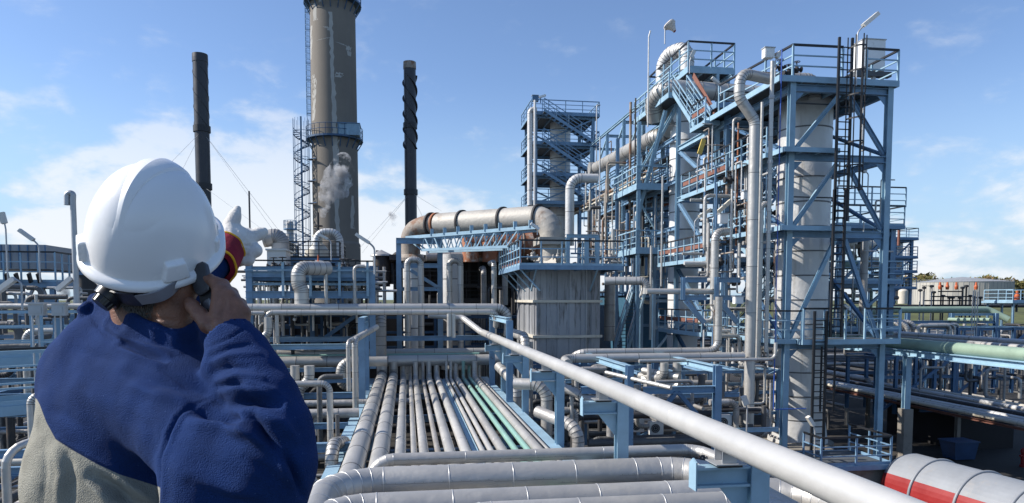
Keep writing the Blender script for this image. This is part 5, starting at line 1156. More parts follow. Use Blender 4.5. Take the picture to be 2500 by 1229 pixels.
def ypipe(name, lb, u, v, y0, y1, r, m, yref, **k):
    p = P(u, v, yref); return pipe(name, lb, [(p.x,y0,p.z),(p.x,y1,p.z)], r, m, **k)
ypipe('green_pipe', 'fat pale green pipe running away from the right edge past the near tower', 2330, 851, 14, 36.5, .255, 'green_pipe', 26, band=4, seg=24, bandm='green_pipe')
ypipe('grey_pipe', 'pale pipe lying beyond the fat green pipe on the same rack', 2400, 842, 16, 42, .14, 'clad', 28, band=2, seg=14)
ypipe('grey_pipe', 'second pale pipe beyond the fat green pipe, further right', 2440, 832, 18, 48, .16, 'vessel', 34, band=2, seg=14)
t = thing('side_rack', 'light blue rack beam on posts below the fat green pipe', 'pipe rack', P(2270,1000,26))
p = P(2330, 873, 26); mb = MB(); mb.ibeam((p.x-.2,12,p.z),(p.x-.2,37,p.z),.3,.3,'blue_light'); part('beam', mb, t)
mb = MB(); mb.ibeam((p.x+2.2,12,p.z),(p.x+2.2,37,p.z),.3,.3,'blue_light'); part('beam', mb, t)
q = P(2272, 880, 29); mb = MB(); mb.ibeam((p.x-.2,28.5,zat(p.x,28.5,998)),(p.x-.2,28.5,p.z-.16),.26,.26,'blue_light',up=(0,1,0)); part('post', mb, t)
mb = MB(); mb.box((p.x-.42,28.28,0),(p.x+.02,28.72,zat(p.x,28.5,998)),'plinth'); part('concrete_foot', mb, t)
for yy in (36.8,): mb = MB(); mb.ibeam((p.x-.2,yy,0),(p.x-.2,yy,p.z-.16),.26,.26,'blue',up=(0,1,0)); part('post', mb, t)
for yy in (16,20.5,24.8,28.5,33): mb = MB(); mb.ibeam((p.x-.04,yy,p.z-.02),(p.x+2.04,yy,p.z-.02),.18,.22,'blue'); part('cross_beam', mb, t)
# lower rack with pale worn pipes
t = thing('low_rack', 'low rust-edged rack carrying worn pale pipes across the dark yard', 'pipe rack', P(2330,985,34))
pz = P(2330, 998, 34); X0 = pz.x
for dx in (-.6, 2.2, 4.6): mb = MB(); mb.ibeam((X0+dx,14,pz.z-.22),(X0+dx,52,pz.z-.22),.16,.12,'rust_red'); part('beam', mb, t)
for yy in (20, 28, 36, 44, 51): mb = MB(); mb.ibeam((X0-.5,yy,pz.z-.4),(X0+4.5,yy,pz.z-.4),.16,.2,'navy_steel'); part('cross_beam', mb, t); mb = MB(); mb.ibeam((X0+2,yy,0),(X0+2,yy,pz.z-.52),.22,.22,'plinth'); part('leg', mb, t)
for i, (dx, r, m) in enumerate(((-.5,.11,'cream'),(-.15,.13,'vessel'),(.3,.16,'vessel'),(.75,.1,'clad'),(1.4,.16,'dark'),(1.9,.14,'clad_dull'),(2.4,.1,'dark'),(3.1,.16,'vessel'),(3.6,.1,'duct_rust'),(4.2,.13,'cream'))):
    pipe('yard_pipe', ['first','second','third','fourth','fifth, dark','sixth','seventh, dark','eighth','ninth, rusty','tenth'][i]+' worn pipe on the low rack counted from the near side', [(X0+dx,14,pz.z-.1+r),(X0+dx,50-i*.7,pz.z-.1+r)], r, m, 2.2, 14, group='worn pipes on the low rack')
# dark yard clutter wall of vertical pipes (shaded)
rnd = random.Random(21)
for i in range(16):
    u_ = 2150+i*11.5+rnd.uniform(-4,4); r = rnd.choice((.07,.09,.13)); y_ = 44+rnd.uniform(-1,3); v0 = rnd.uniform(868,885)
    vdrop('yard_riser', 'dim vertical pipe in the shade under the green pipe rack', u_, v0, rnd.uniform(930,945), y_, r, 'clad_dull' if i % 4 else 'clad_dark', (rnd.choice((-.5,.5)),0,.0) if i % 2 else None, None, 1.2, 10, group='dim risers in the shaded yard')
t = thing('yard_shed', 'black low shed standing in the shade of the yard', 'shed', P(2370,1060,38)); p = P(2370, 1095, 36); x0, x1 = xat(2300,38,p.z), xat(2440,38,p.z)
mb = MB(); mb.box((x0,37,0),(x1,43,2.0),'shade_black'); part('wall', mb, t); mb = MB(); mb.add([(x0-.2,36.8,2.0),(x1+.2,36.8,2.0),(x1+.2,43.2,2.0),(x0-.2,43.2,2.0),(x0-.2,40,2.7),(x1+.2,40,2.7)],[(0,1,5,4),(2,3,4,5),(1,2,5),(3,0,4),(3,2,1,0)],'dark'); part('roof', mb, t)
p = PZ(2356, 1125, 0); t = thing('skip', 'blue waste skip with lid on the yard ground', 'skip', p)
mb = MB(); x, y = p.x, p.y; mb.add([(x-.62,y,0.05),(x+.62,y,.05),(x+.62,y+.9,.05),(x-.62,y+.9,.05),(x-.75,y-.1,1.0),(x+.75,y-.1,1.0),(x+.75,y+1.1,1.0),(x-.75,y+1.1,1.0)],[(3,2,1,0),(4,5,6,7),(0,1,5,4),(1,2,6,5),(2,3,7,6),(3,0,4,7)],'skip_blue'); part('body', mb, t)
mb = MB(); mb.box((x-.8,y-.15,1.004),(x+.8,y+1.15,1.07),'skip_blue'); part('lid', mb, t)
# bollard-like red thing at edge
t = thing('fire_hydrant', 'small red hydrant at the far right edge of the yard', 'hydrant', PZ(2497,1135,0)); p = PZ(2497,1140,0); mb = MB(); mb.lathe(p, [(.16,0),(.16,.1),(.11,.15),(.11,.75),(.15,.8),(.12,.95),(0,1.05)], 'redcar', 14); part('body', mb, t)
for s_ in (-1,1): mb = MB(); mb.cyl(p+Vector((0,0,.6)), p+Vector((s_*.2,0,.6)), .06, 'redcar', 10); part('outlet', mb, t)
# ================================================================ TANK WAGON
A_ = P(2222, 1194, 24.2); B_ = P(2450, 1260, 20.4); A_.z = B_.z = H-7.3; d = (B_-A_); d.z = 0; L_ = d.length+9; d.normalize(); nrm = Vector((d.y,-d.x,0)); rw = 1.35
t = thing('tank_wagon', 'white and dark red rail tank wagon with hoop ribs at the lower right corner', 'rail wagon', Vector((A_.x, A_.y, 0)))
n = 48; stations = [(-.55,.02),(-.5,.45),(-.38,.75),(-.2,.93),(0,1),(.05,1)]+[(s,1) for s in np.linspace(.6,L_,16)]
def ringpts(s, f, r0=rw): c = A_+d*s; return [c+nrm*math.sin(2*math.pi*i/n)*r0*f+Vector((0,0,1))*math.cos(2*math.pi*i/n)*r0*f for i in range(n)]
up, lo = MB(), MB()
for (s0, f0), (s1, f1) in zip(stations, stations[1:]):
    a, b = ringpts(s0, f0), ringpts(s1, f1)
    for i in range(n):
        ct = math.cos(2*math.pi*(i+.5)/n); (up if ct > .55 else lo).add([a[i],a[(i+1)%n],b[(i+1)%n],b[i]],[(3,2,1,0)],'wagon_white' if ct > .55 else 'redcar',True,.5)
part('tank_shell', up, t); part('red_belly', lo, t)
for s in (1.25, 3.1, 4.95, 6.8, 8.6):
    mb = MB(); mb.torus(A_+d*s, rw+.02, .055, d, 'wagon_white', 48, 6); part('hoop_rib', mb, t)
s = 6.0; c = A_+d*s+Vector((0,0,rw)); mb = MB(); mb.lathe(c, [(.38,-.1),(.38,.12),(.42,.12),(.42,.17),(0,.22)], 'grey_paint', 24); part('manhole', mb, t)
mb = MB(); mb.bar(A_+Vector((0,0,-rw-.1))-d*.5, A_+d*L_+Vector((0,0,-rw-.1)), 2.0, .25, 'dark'); part('underframe', mb, t)
for s in (1.0, 2.6, 9.5):
    for sg in (-.75,.75):
        c = A_+d*s+nrm*sg; c.z = .55; mb = MB(); mb.cyl(c-nrm*.06, c+nrm*.06, .46, 'dark', 24); part('wheel', mb, t)
c0 = A_+d*4.6+nrm*(rw+.25)+Vector((0,0,-.85)); t = thing('ladder_rack', 'dark ladder frame leaning along the side of the red wagon belly', 'ladder', c0)
mb = MB()
for hz_ in (0,.35): mb.bar(c0+Vector((0,0,hz_)), c0+d*2.6+Vector((0,0,hz_)), .05,.05,'dark')
for k in range(13): mb.bar(c0+d*.2*k, c0+d*.2*k+Vector((0,0,.35)), .03,.03,'galv')
part('frame', mb, t); mb = MB()
for k in range(8): mb.torus(c0+d*(.25+.3*k)+Vector((0,0,.36)), .14, .014, d, 'galv', 14, 4, arc=math.pi)
part('hoop', mb, t)
mb = MB()
for sg in (-.72,.72): mb.bar(A_+nrm*sg-d*8+Vector((0,0,.08-A_.z)), A_+nrm*sg+d*14+Vector((0,0,.08-A_.z)), .08,.15,'dark')
tag(mb.build('railway_track'), kind='structure')
# low concrete landing in front of the wagon
p = P(2130, 1150, 25); t = thing('valve_pit', 'concrete block with railed walkway at the foot of the near tower', 'platform', Vector((p.x,p.y,0)))
x0, x1 = xat(2060,24.5,p.z), xat(2165,24.5,p.z); mb = MB(); mb.box((x0,24.5,0),(x1,29.5,zat(x1,24.5,1143)),'plinth'); part('block', mb, t); zt_ = zat(x1,24.5,1143)
deckslab(t, (x0-1.2,24.2), (x1+.1,27), zt_+.2, .18, 'blue'); railing(t, [(x0-1.1,25.5,zt_+.2),(x0-1.1,24.3,zt_+.2),(x1,24.3,zt_+.2),(x1,26.9,zt_+.2)], 1.1, 1.2, 'black', 'blue', .03)
# ================================================================ LEFT EDGE
t = thing('cooler_block', 'blue-grey sheet metal cooler box on a railed steel platform at the left edge', 'cooler', P(40, 690, 46))
p = P(50, 657, 46); x0, x1 = xat(-60,46,p.z), xat(113,46,p.z); zt_ = zat(x1,46,598); mb = MB(); mb.box((x0,46,p.z),(x1,52,zt_),'grey_paint',.5)
for i in range(9): xx = x0+(x1-x0)*i/8; mb.box((xx-.03,45.94,p.z+.02),(xx+.03,45.995,zt_-.02),'blue_deep')
part('box', mb, t)
x1b = xat(136,45.3,p.z); zd_ = zat(x1,45.3,688); deckslab(t, (x0,45.3), (x1b,52.5), zd_, .35, 'blue'); railing(t, [(x0,45.35,zd_),(x1b-.05,45.35,zd_),(x1b-.05,52.4,zd_)], 1.75, .9, 'black', 'blue_light', .04)
for u_ in (8, 52, 100, 128): x_ = xat(u_, 45.6, zd_); mb = MB(); mb.ibeam((x_,45.6,zat(x_,45.6,800)),(x_,45.6,zd_-.36),.26,.26,'blue',up=(0,1,0)); part('leg', mb, t)
for u0_,u1_ in ((52,88),(128,100)): seg(t, P(u0_,765,45.6), P(u1_,692,45.6), .15,.15,'grey_paint')
z_ = zat(x1b,45.3,735); mb = MB(); mb.ibeam((x0,45.5,z_),(x1b,45.5,z_),.2,.28,'blue'); part('beam', mb, t)
for i,u_ in enumerate((15,38,70,92)): 
    p_ = P(u_, 668, 44.9); mb = MB(); mb.bar(p_, P(u_+6, 690, 45.1), .12,.3,'black'); part('damper_arm', mb, t)
lamp(14, 560, 30, 700, 4, 519, 'tall thin lamp pole at the extreme left edge', pr=.03)
lamp(95, 600, 32, 690, 47, 562, 'bent lamp with a flat head in front of the cooler box', pr=.035)
lamp(52, 690, 22, 760, -6, 712, 'long white lamp head at the left edge below the cooler', pr=.03)
lamp(188, 688, 24, 790, 140, 709, 'long white lamp head left of the helmet, at shoulder height', pr=.03)
a, b = VV(178, 492, 24, 745); pipe('vent_pipe', 'tall grey vent pipe with a hooked top left of the helmet', [a+Vector((-.18,0,-.12)), a+Vector((-.17,0,.25)), a+Vector((.02,0,.27)), a, b], .085, 'galv', 0, 14, br=.12)
column('dark_vessel', 'dark vertical vessel half hidden behind the helmet on the left', 212, 655, 760, 40, 19, 'dark', 2, plats=((668,1.25),))
xpipe('edge_pipe', 'thin grey pipe running from the left edge to the jacket collar', -60, 500, 748, 23, .085, 'clad', None, None, ref=110, band=0)
for i, (u0_, u1_) in enumerate(((69,106),(126,158))):
    t = cabinet(['left','right'][i]+' one of two grey junction boxes beside the jacket collar', u0_, u1_, 743, 771, 17, .18, 'galv', name='junction_box', cat='junction box')
    p_ = P((u0_+u1_)/2, 771, 17.1)
    for k in (-.07,.05): mb = MB(); sweep(mb, [p_+Vector((k,0,-.002)), p_+Vector((k,0,-1.9)), p_+Vector((k+.3,.3,-2.1))], .02, 'galv', 8, 0); part('conduit', mb, t)
a, b = VV(142, 777, 17.5, 900); mb = MB(); mb.ibeam(b, a, .17, .17, 'blue', up=(0,1,0)); tag(mb.build('steel_post'), 'bright blue steel post under the right junction box, touching the jacket', 'post')
def walkway(lb, u0, v0, y0, dx, dy, w, h=1.1, m='blue_light'):
    p = P(u0, v0, y0); t = thing('walkway', lb, 'walkway', p); q = p+Vector((dx,dy,0)); mb = MB(); d = (q-p).normalized(); s = Vector((d.y,-d.x,0))*w
    mb.add([p, q, q+s, p+s, p-Vector((0,0,.2)), q-Vector((0,0,.2)), q+s-Vector((0,0,.2)), p+s-Vector((0,0,.2))],[(0,1,2,3),(7,6,5,4),(0,4,5,1),(1,5,6,2),(2,6,7,3),(3,7,4,0)], 'grating'); part('deck', mb, t)
    mb = MB(); mb.bar(p-Vector((0,0,.08))-s*.03, q-Vector((0,0,.08))-s*.03, .04, .2, m); mb.bar(p-Vector((0,0,.08))+s*1.03, q-Vector((0,0,.08))+s*1.03, .04, .2, m); part('edge_channel', mb, t).__setitem__('kind', 'stuff')
    railing(t, [p, q], h, 1.1, 'black', m, .028); railing(t, [p+s, q+s], h, 1.1, m, m, .028); return t
walkway('light blue railed walkway crossing the left edge below the junction boxes', -40, 870, 19, 3.6, .9, 1.0)
walkway('pale blue railed walkway at the left edge beside the grey jacket panel', -40, 985, 16, 2.2, 1.6, 1.0)
xpipe('edge_pipe', 'brownish grey pipe at the left edge below the walkway', -60, 320, 886, 21, .11, 'clad_dull', None, None, ref=60, band=1.2)
xpipe('edge_pipe', 'blue-grey pipe at the left edge just above the brownish one', -60, 320, 868, 22, .09, 'blue', None, None, ref=60, band=0)
for i, (u_, r) in enumerate(((75,.062),(91,.055))): vdrop('edge_riser', ['left','right'][i]+' slim silver upright hard against the grey jacket panel', u_, 968, 1103, 12, r, 'clad', (.35,.3,0), None, 1.0, 12, br=.12)
a, b = VV(12, 1100, 9, 1260); pipe('edge_riser', 'silver pipe hoop in the lower left corner', [b, a, a+Vector((.9,1.2,.25))], .05, 'clad', 0, 14, br=.25)
xpipe('edge_pipe', 'dim yellowish pipe in the lower left corner', -40, 300, 1128, 13, .08, 'cream', None, None, ref=50)
for i,(v_,y_) in enumerate(((1108,12),(1150,12.5),(1010,17),(930,20))): xbeam(-60, 320, v_, y_, .1, .14, 'blue', ['first','second','third','fourth'][i]+' blue beam at the left edge, counted upward from the lower corner' if 0 else ['blue beam crossing the slim uprights at the left edge','low blue beam in the lower left corner','blue beam under the pale blue walkway','blue beam between the two left walkways'][i], ref=50)

# ================================================================ DENSE PIPE ALLEYS (things one can count, alike within a group)
rnd = random.Random(77)
MM = ['clad','clad_dull','clad_dark','clad_dark','dark']  # mostly darker cladding: the alleys' shade is put into the pipe colours
def alley(lb, x0, x1, y0, y1, zs, step, group, along='y', rmin=.05, rmax=.17, mats=MM, gap=.25):
    for z in zs:
        c = x0
        while c < x1:
            r = rnd.uniform(rmin, rmax); c += r
            if rnd.random() > gap:
                m = rnd.choice(mats); a0 = y0+rnd.uniform(0, 2.5); a1 = y1-rnd.uniform(0, 4); zz_ = z+r
                if along == 'y':
                    pts = [(c,a0,zz_),(c,a1,zz_)]
                    if rnd.random() < .5: pts.append((c,a1,zz_+rnd.choice((-1.2,1.1))))
                    if rnd.random() < .4: pts.insert(0, (c,a0,zz_-rnd.uniform(.8,1.6)))
                else:
                    pts = [(a0,c,zz_),(a1,c,zz_)]
                    if rnd.random() < .5: pts.append((a1,c,zz_+rnd.choice((-1.2,1.1))))
                    if rnd.random() < .5: pts.insert(0, (a0,c,zz_-rnd.uniform(.8,1.6)))
                pipe('ground_pipe', lb, pts, r, m, 1.6, 10, group)
            c += r+step*rnd.uniform(.3,1.6)
def risers(lb, u0, u1, v0, v1, y0, y1, n, group, rmin=.04, rmax=.13, mats=MM, hmin=1.0, hmax=3.5, elbow=.6):
    for i in range(n):
        p = P(rnd.uniform(u0,u1), rnd.uniform(v0,v1), rnd.uniform(y0,y1)); h = rnd.uniform(hmin,hmax); r = rnd.uniform(rmin,rmax); pts = [p, p-Vector((0,0,h))]
        e = rnd.choice(((1,0,0),(-1,0,0),(0,1,0)))
        if rnd.random() < elbow: pts.insert(0, p+Vector(e)*rnd.uniform(.5,1.6))
        if rnd.random() < elbow: pts.append(pts[-1]+Vector(rnd.choice(((1,0,0),(-1,0,0),(0,-1,0))))*rnd.uniform(.4,1.2))
        pipe('service_pipe' if rmax <= .07 else ('bent_riser' if 'uprights' in group else 'riser'), lb, pts, r, rnd.choice(mats), 1.1, 10, group)
def lattice(name, lb, u0, u1, vt, vb, y, nx, nz, m='blue_deep', w=.14, depth=0, brace=0, group=None):
    """small open steel frame"""
    p = P((u0+u1)/2, vt, y); x0, x1 = xat(u0,y,p.z), xat(u1,y,p.z); zb_ = max(0, zat((x0+x1)/2,y,vb)); t = thing(name, lb, 'steel frame', (p.x,y,zb_), group)
    for yy in ((y, y+depth) if depth else (y,)):
        for i in range(nx): x = x0+(x1-x0)*i/(nx-1); mb = MB(); mb.ibeam((x,yy,zb_),(x,yy,p.z),w,w,m,up=(0,1,0)); part('post', mb, t)
        for j in range(nz): z = p.z-(p.z-zb_)*j/nz; mb = MB(); mb.ibeam((x0+w/2,yy+.001,z-w/2),(x1-w/2,yy+.001,z-w/2),w*.8,w,m); part('beam', mb, t)
    if brace: seg(t, (x0,y-.1,zb_), (x1,y-.1,p.z), w*.7, w*.7, m)
    if depth:
        for i in range(nx): x = x0+(x1-x0)*i/(nx-1); mb = MB(); mb.ibeam((x,y+w/2,p.z-w/2),(x,y+depth-w/2,p.z-w/2),w*.8,w,m); part('beam', mb, t)
    return t
# centre-left dark zone behind the cross pipes
g = 'dim pipes in the shade behind the cross pipes'
risers('dim upright pipe in the shade behind the cross pipes, left of the tall blue post', 620, 960, 765, 800, 38, 46, 26, g, hmin=1.5, hmax=3.5)
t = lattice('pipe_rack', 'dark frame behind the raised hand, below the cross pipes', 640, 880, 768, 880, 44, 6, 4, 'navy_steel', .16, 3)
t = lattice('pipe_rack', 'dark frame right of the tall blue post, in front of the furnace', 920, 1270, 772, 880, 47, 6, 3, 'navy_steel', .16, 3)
t = thing('shade_wall', 'black enclosure added as backing for the shade behind the cross pipes', 'enclosure', P(800, 860, 49)); p = P(790, 745, 49); x0, x1 = xat(560,49,p.z), xat(1080,49,p.z); mb = MB(); mb.box((x0,49,0),(x1,54,p.z),'shade_black'); part('wall', mb, t)  # added black box, deep shade of this zone put into its colour
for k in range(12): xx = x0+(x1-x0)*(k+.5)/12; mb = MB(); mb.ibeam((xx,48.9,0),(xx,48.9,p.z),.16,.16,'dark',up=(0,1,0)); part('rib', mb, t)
seg(t, P(765,845,39), P(870,770,39), .18,.2,'blue_deep')
risers('dim upright pipe in front of the dark furnace', 930, 1270, 690, 790, 48, 53, 24, 'dim pipes before the furnace', hmin=1, hmax=3)
risers('small pipe among the valves above the girder platform', 615, 900, 660, 690, 38, 45, 30, 'small pipes on the girder platform', .03, .1, ['clad','clad','clad_dull','clad_dark'], .6, 2.2)
risers('small pipe in the band behind the worker on the left', -20, 200, 700, 800, 26, 44, 30, 'small pipes left behind the worker', .03, .1, MM, .8, 2.5)
risers('thin upright pipe before the girder platform', 600, 930, 690, 745, 36.8, 44, 30, 'thin uprights at the girder platform', .03, .08, ['clad','clad','clad_dull'], 1, 2.2)
# left side and below
alley('long low pipe in the shaded alley left of the rack', -22, -5.2, 14, 44, (1.2, 3.4), .55, 'low pipes left of the rack')
alley('low pipe crossing under the rack from left to right', 16, 40, -20, 3, (2.6,), 1.6, 'pipes crossing left of the rack', 'x')
risers('upright pipe in the shaded alley between jacket and rack', 440, 860, 905, 1060, 20, 34, 22, 'uprights between jacket and rack', hmin=1, hmax=2.6)
for i, (v_, y_, u0_, u1_) in enumerate(((905,36,430,880),(930,34,740,880),(1040,24,740,850))): xbeam(u0_, u1_, v_, y_, .14, .2, 'blue', ['blue beam just under the thick crossing pipe','blue beam behind the offset silver pipe','lower blue beam beside the sleeve'][i])
risers('upright pipe in the shaded area at the left picture edge', -30, 130, 780, 1050, 20, 36, 26, 'uprights at the left edge', hmin=1, hmax=2.5)
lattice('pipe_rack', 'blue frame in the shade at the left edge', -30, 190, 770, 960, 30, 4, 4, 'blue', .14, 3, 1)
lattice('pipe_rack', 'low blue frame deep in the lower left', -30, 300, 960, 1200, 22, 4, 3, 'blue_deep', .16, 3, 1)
# right of rack
alley('long low pipe in the shaded alley between rack and towers', 5.4, 14.2, 17, 33, (.9, 2.5), .5, 'low pipes right of the rack')
alley('low pipe crossing between rack and towers', 24, 36, 5.5, 15, (2.6, 3.7, 4.7), .55, 'pipes crossing right of the rack', 'x', .06, .16)
risers('upright pipe in the shade between rack and towers', 1400, 1900, 890, 1010, 24, 34, 44, 'uprights between rack and towers', hmin=.8, hmax=2.6, mats=['clad','clad_dull','clad_dull','clad_dark'])
for i in range(5):
    u_ = 1440+i*95; xbeam(u_-60, u_+80, (930,985,1005,965,1050)[i], 27-i*.7, .12, .16, 'blue' if i % 2 else 'blue_light', ['first','second','third','fourth','fifth'][i]+' blue beam from the left among the pipes behind the white pipe')
lattice('pipe_rack', 'blue frame low behind the white pipe, right of the second bracket', 1560, 1900, 905, 1060, 29.5, 5, 3, 'blue', .14, 3, 1)
lattice('pipe_rack', 'blue frame low behind the third and fourth bracket posts', 1250, 1530, 890, 1080, 33.5, 4, 3, 'blue_deep', .16, 2, 0)
risers('slim service pipe threading the levels of the blue towers', 1715, 1905, 300, 860, 29, 38, 60, 'slim service pipes in the towers', .02, .05, ['clad','clad_dull','vessel','duct_rust','blue_deep'], .8, 3)
risers('slim service pipe inside the long blue frame', 1425, 1640, 340, 640, 43, 60, 50, 'slim service pipes in the long frame', .03, .07, ['clad','clad_dull','cream','duct_rust','blue_deep'], 1, 3.5)
risers('slim service pipe beside the widest pale column', 2040, 2165, 260, 820, 30.5, 36, 20, 'slim service pipes by the widest column', .02, .05, ['clad','clad_dull','blue_deep'], .8, 2.5)
for i in range(5):
    z = zat(X15, 50, 420+i*42); tt_ = thing('walkway', ['uppermost','second','middle','fourth','lowest'][i]+' narrow blue walkway with handrails inside the long blue frame', 'walkway', (X15+.9, 50, z))
    deckslab(tt_, (X15+.5,43+i*.6), (X15+1.5,59-i*.7), z, .14, 'blue'); railing(tt_, [(X15+.5,43+i*.6,z),(X15+.5,59-i*.7,z)], 1.05, 1.3, 'black' if i % 2 else 'blue_light', 'blue_light', .025, kick=False)
for i in range(4):
    z = zat(X15+2, 37.5, 345+i*125); tt_ = thing('walkway', ['top','upper','lower','bottom'][i]+' cross walkway with handrails behind the slender white column', 'walkway', (X15+2, 41.5, z))
    deckslab(tt_, (X15-.6,44.4), (X15+4.5,45.4), z, .14, 'blue'); railing(tt_, [(X15-.6,44.4,z),(X15+4.5,44.4,z)], 1.05, 1.1, 'blue_light', 'blue_light', .025, kick=False)
tt_ = thing('zigzag_stair', 'blue zigzag stair flights between the two near towers', 'staircase', (X15+.8, 35, 0))
for i in range(3):
    za, zc = zat(X15+1, 34, 830-i*140), zat(X15+1, 34, 830-(i+1)*140); stair(tt_, (X15+2.9,34.3 if i%2 else 39.5,za), (X15+2.9,39.5 if i%2 else 34.3,zc), .75, (1,0,0), 'blue_light', 'black')
g = 'silver pipes among the tower levels'
risers('silver pipe between the levels of the two near towers', 1715, 1900, 440, 860, 29.5, 36, 40, g, .035, .1, ['clad','clad','clad_dull','vessel'], 1, 3.2)
risers('small pipe on the second tower beside the slender white column', 1710, 1810, 300, 500, 32, 37, 12, 'small pipes high on the second tower', .03, .07, ['clad','duct_rust','clad_dull'], 1, 2.5)
for i, (u_, v_) in enumerate(((1782,440),(1800,505),(1770,590),(1822,560),(1850,640),(1792,690),(1760,640),(1880,520))):
    valve('dark valve on the pipes between the two near towers', u_, v_, 31+i*.3, .85, 'dark', True, 'valves between the near towers')
risers('upright pipe behind the long blue frame', 1425, 1640, 480, 620, 45, 60, 40, 'uprights behind the long frame', .05, .16, ['clad','clad_dull','duct_rust','clad_dark','cream'], 1.5, 5)
risers('small pipe on the stack platform', 1290, 1520, 615, 645, 38, 42, 18, 'small pipes on the stack platform', .04, .1, ['clad','clad_dull','cream'], .5, .9)
lattice('pipe_rack', 'blue inner frame with brace behind the long blue frame', 1445, 1625, 470, 760, 58, 6, 6, 'blue', .2, 4, 1)
lattice('pipe_rack', 'blue inner frame behind the slender white column', 1600, 1900, 470, 860, 44, 6, 6, 'blue', .2, 4, 1)
for i, (u_, v_, r) in enumerate(((1560,532,10),(1490,600,7),(1520,560,6))):
    column('pot_vessel', ['pale','small cream','little grey'][i]+' pot vessel among the uprights of the long blue frame', u_, v_-12, v_+25, 47, r, ('vessel','cream','clad_dull')[i], 1)
# right, behind towers
risers('small pipe on the railed block behind the near tower', 2055, 2180, 570, 800, 38, 42, 34, 'small pipes on the rear block', .04, .14, ['clad','clad_dull','green_pipe','cream','clad_dark'], .6, 2)
alley('low pipe in the shaded yard beyond the green pipe', 26, 46, 44, 62, (1.2, 3.2), 1.4, 'low pipes in the yard')
alley('low pipe crossing the far yard toward the grassy bank', 56, 74, 22, 66, (3.2, 5.0), 1.3, 'pipes crossing the far yard', 'x', .08, .2)
risers('dim upright in the far right yard', 2240, 2500, 855, 905, 40, 60, 44, 'dim uprights in the far yard', hmin=1.2, hmax=3, mats=['clad_dull','clad_dark','clad_dark'])
risers('small upright near the pipe bridge at the far right', 2150, 2500, 790, 830, 44, 66, 26, 'small uprights near the pipe bridge', hmin=.8, hmax=2)
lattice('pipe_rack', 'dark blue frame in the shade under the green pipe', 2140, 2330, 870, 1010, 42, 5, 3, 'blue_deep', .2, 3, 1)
lattice('pipe_rack', 'dark blue frame at the right edge of the yard', 2340, 2520, 800, 960, 46, 5, 4, 'blue_deep', .2, 3, 1)
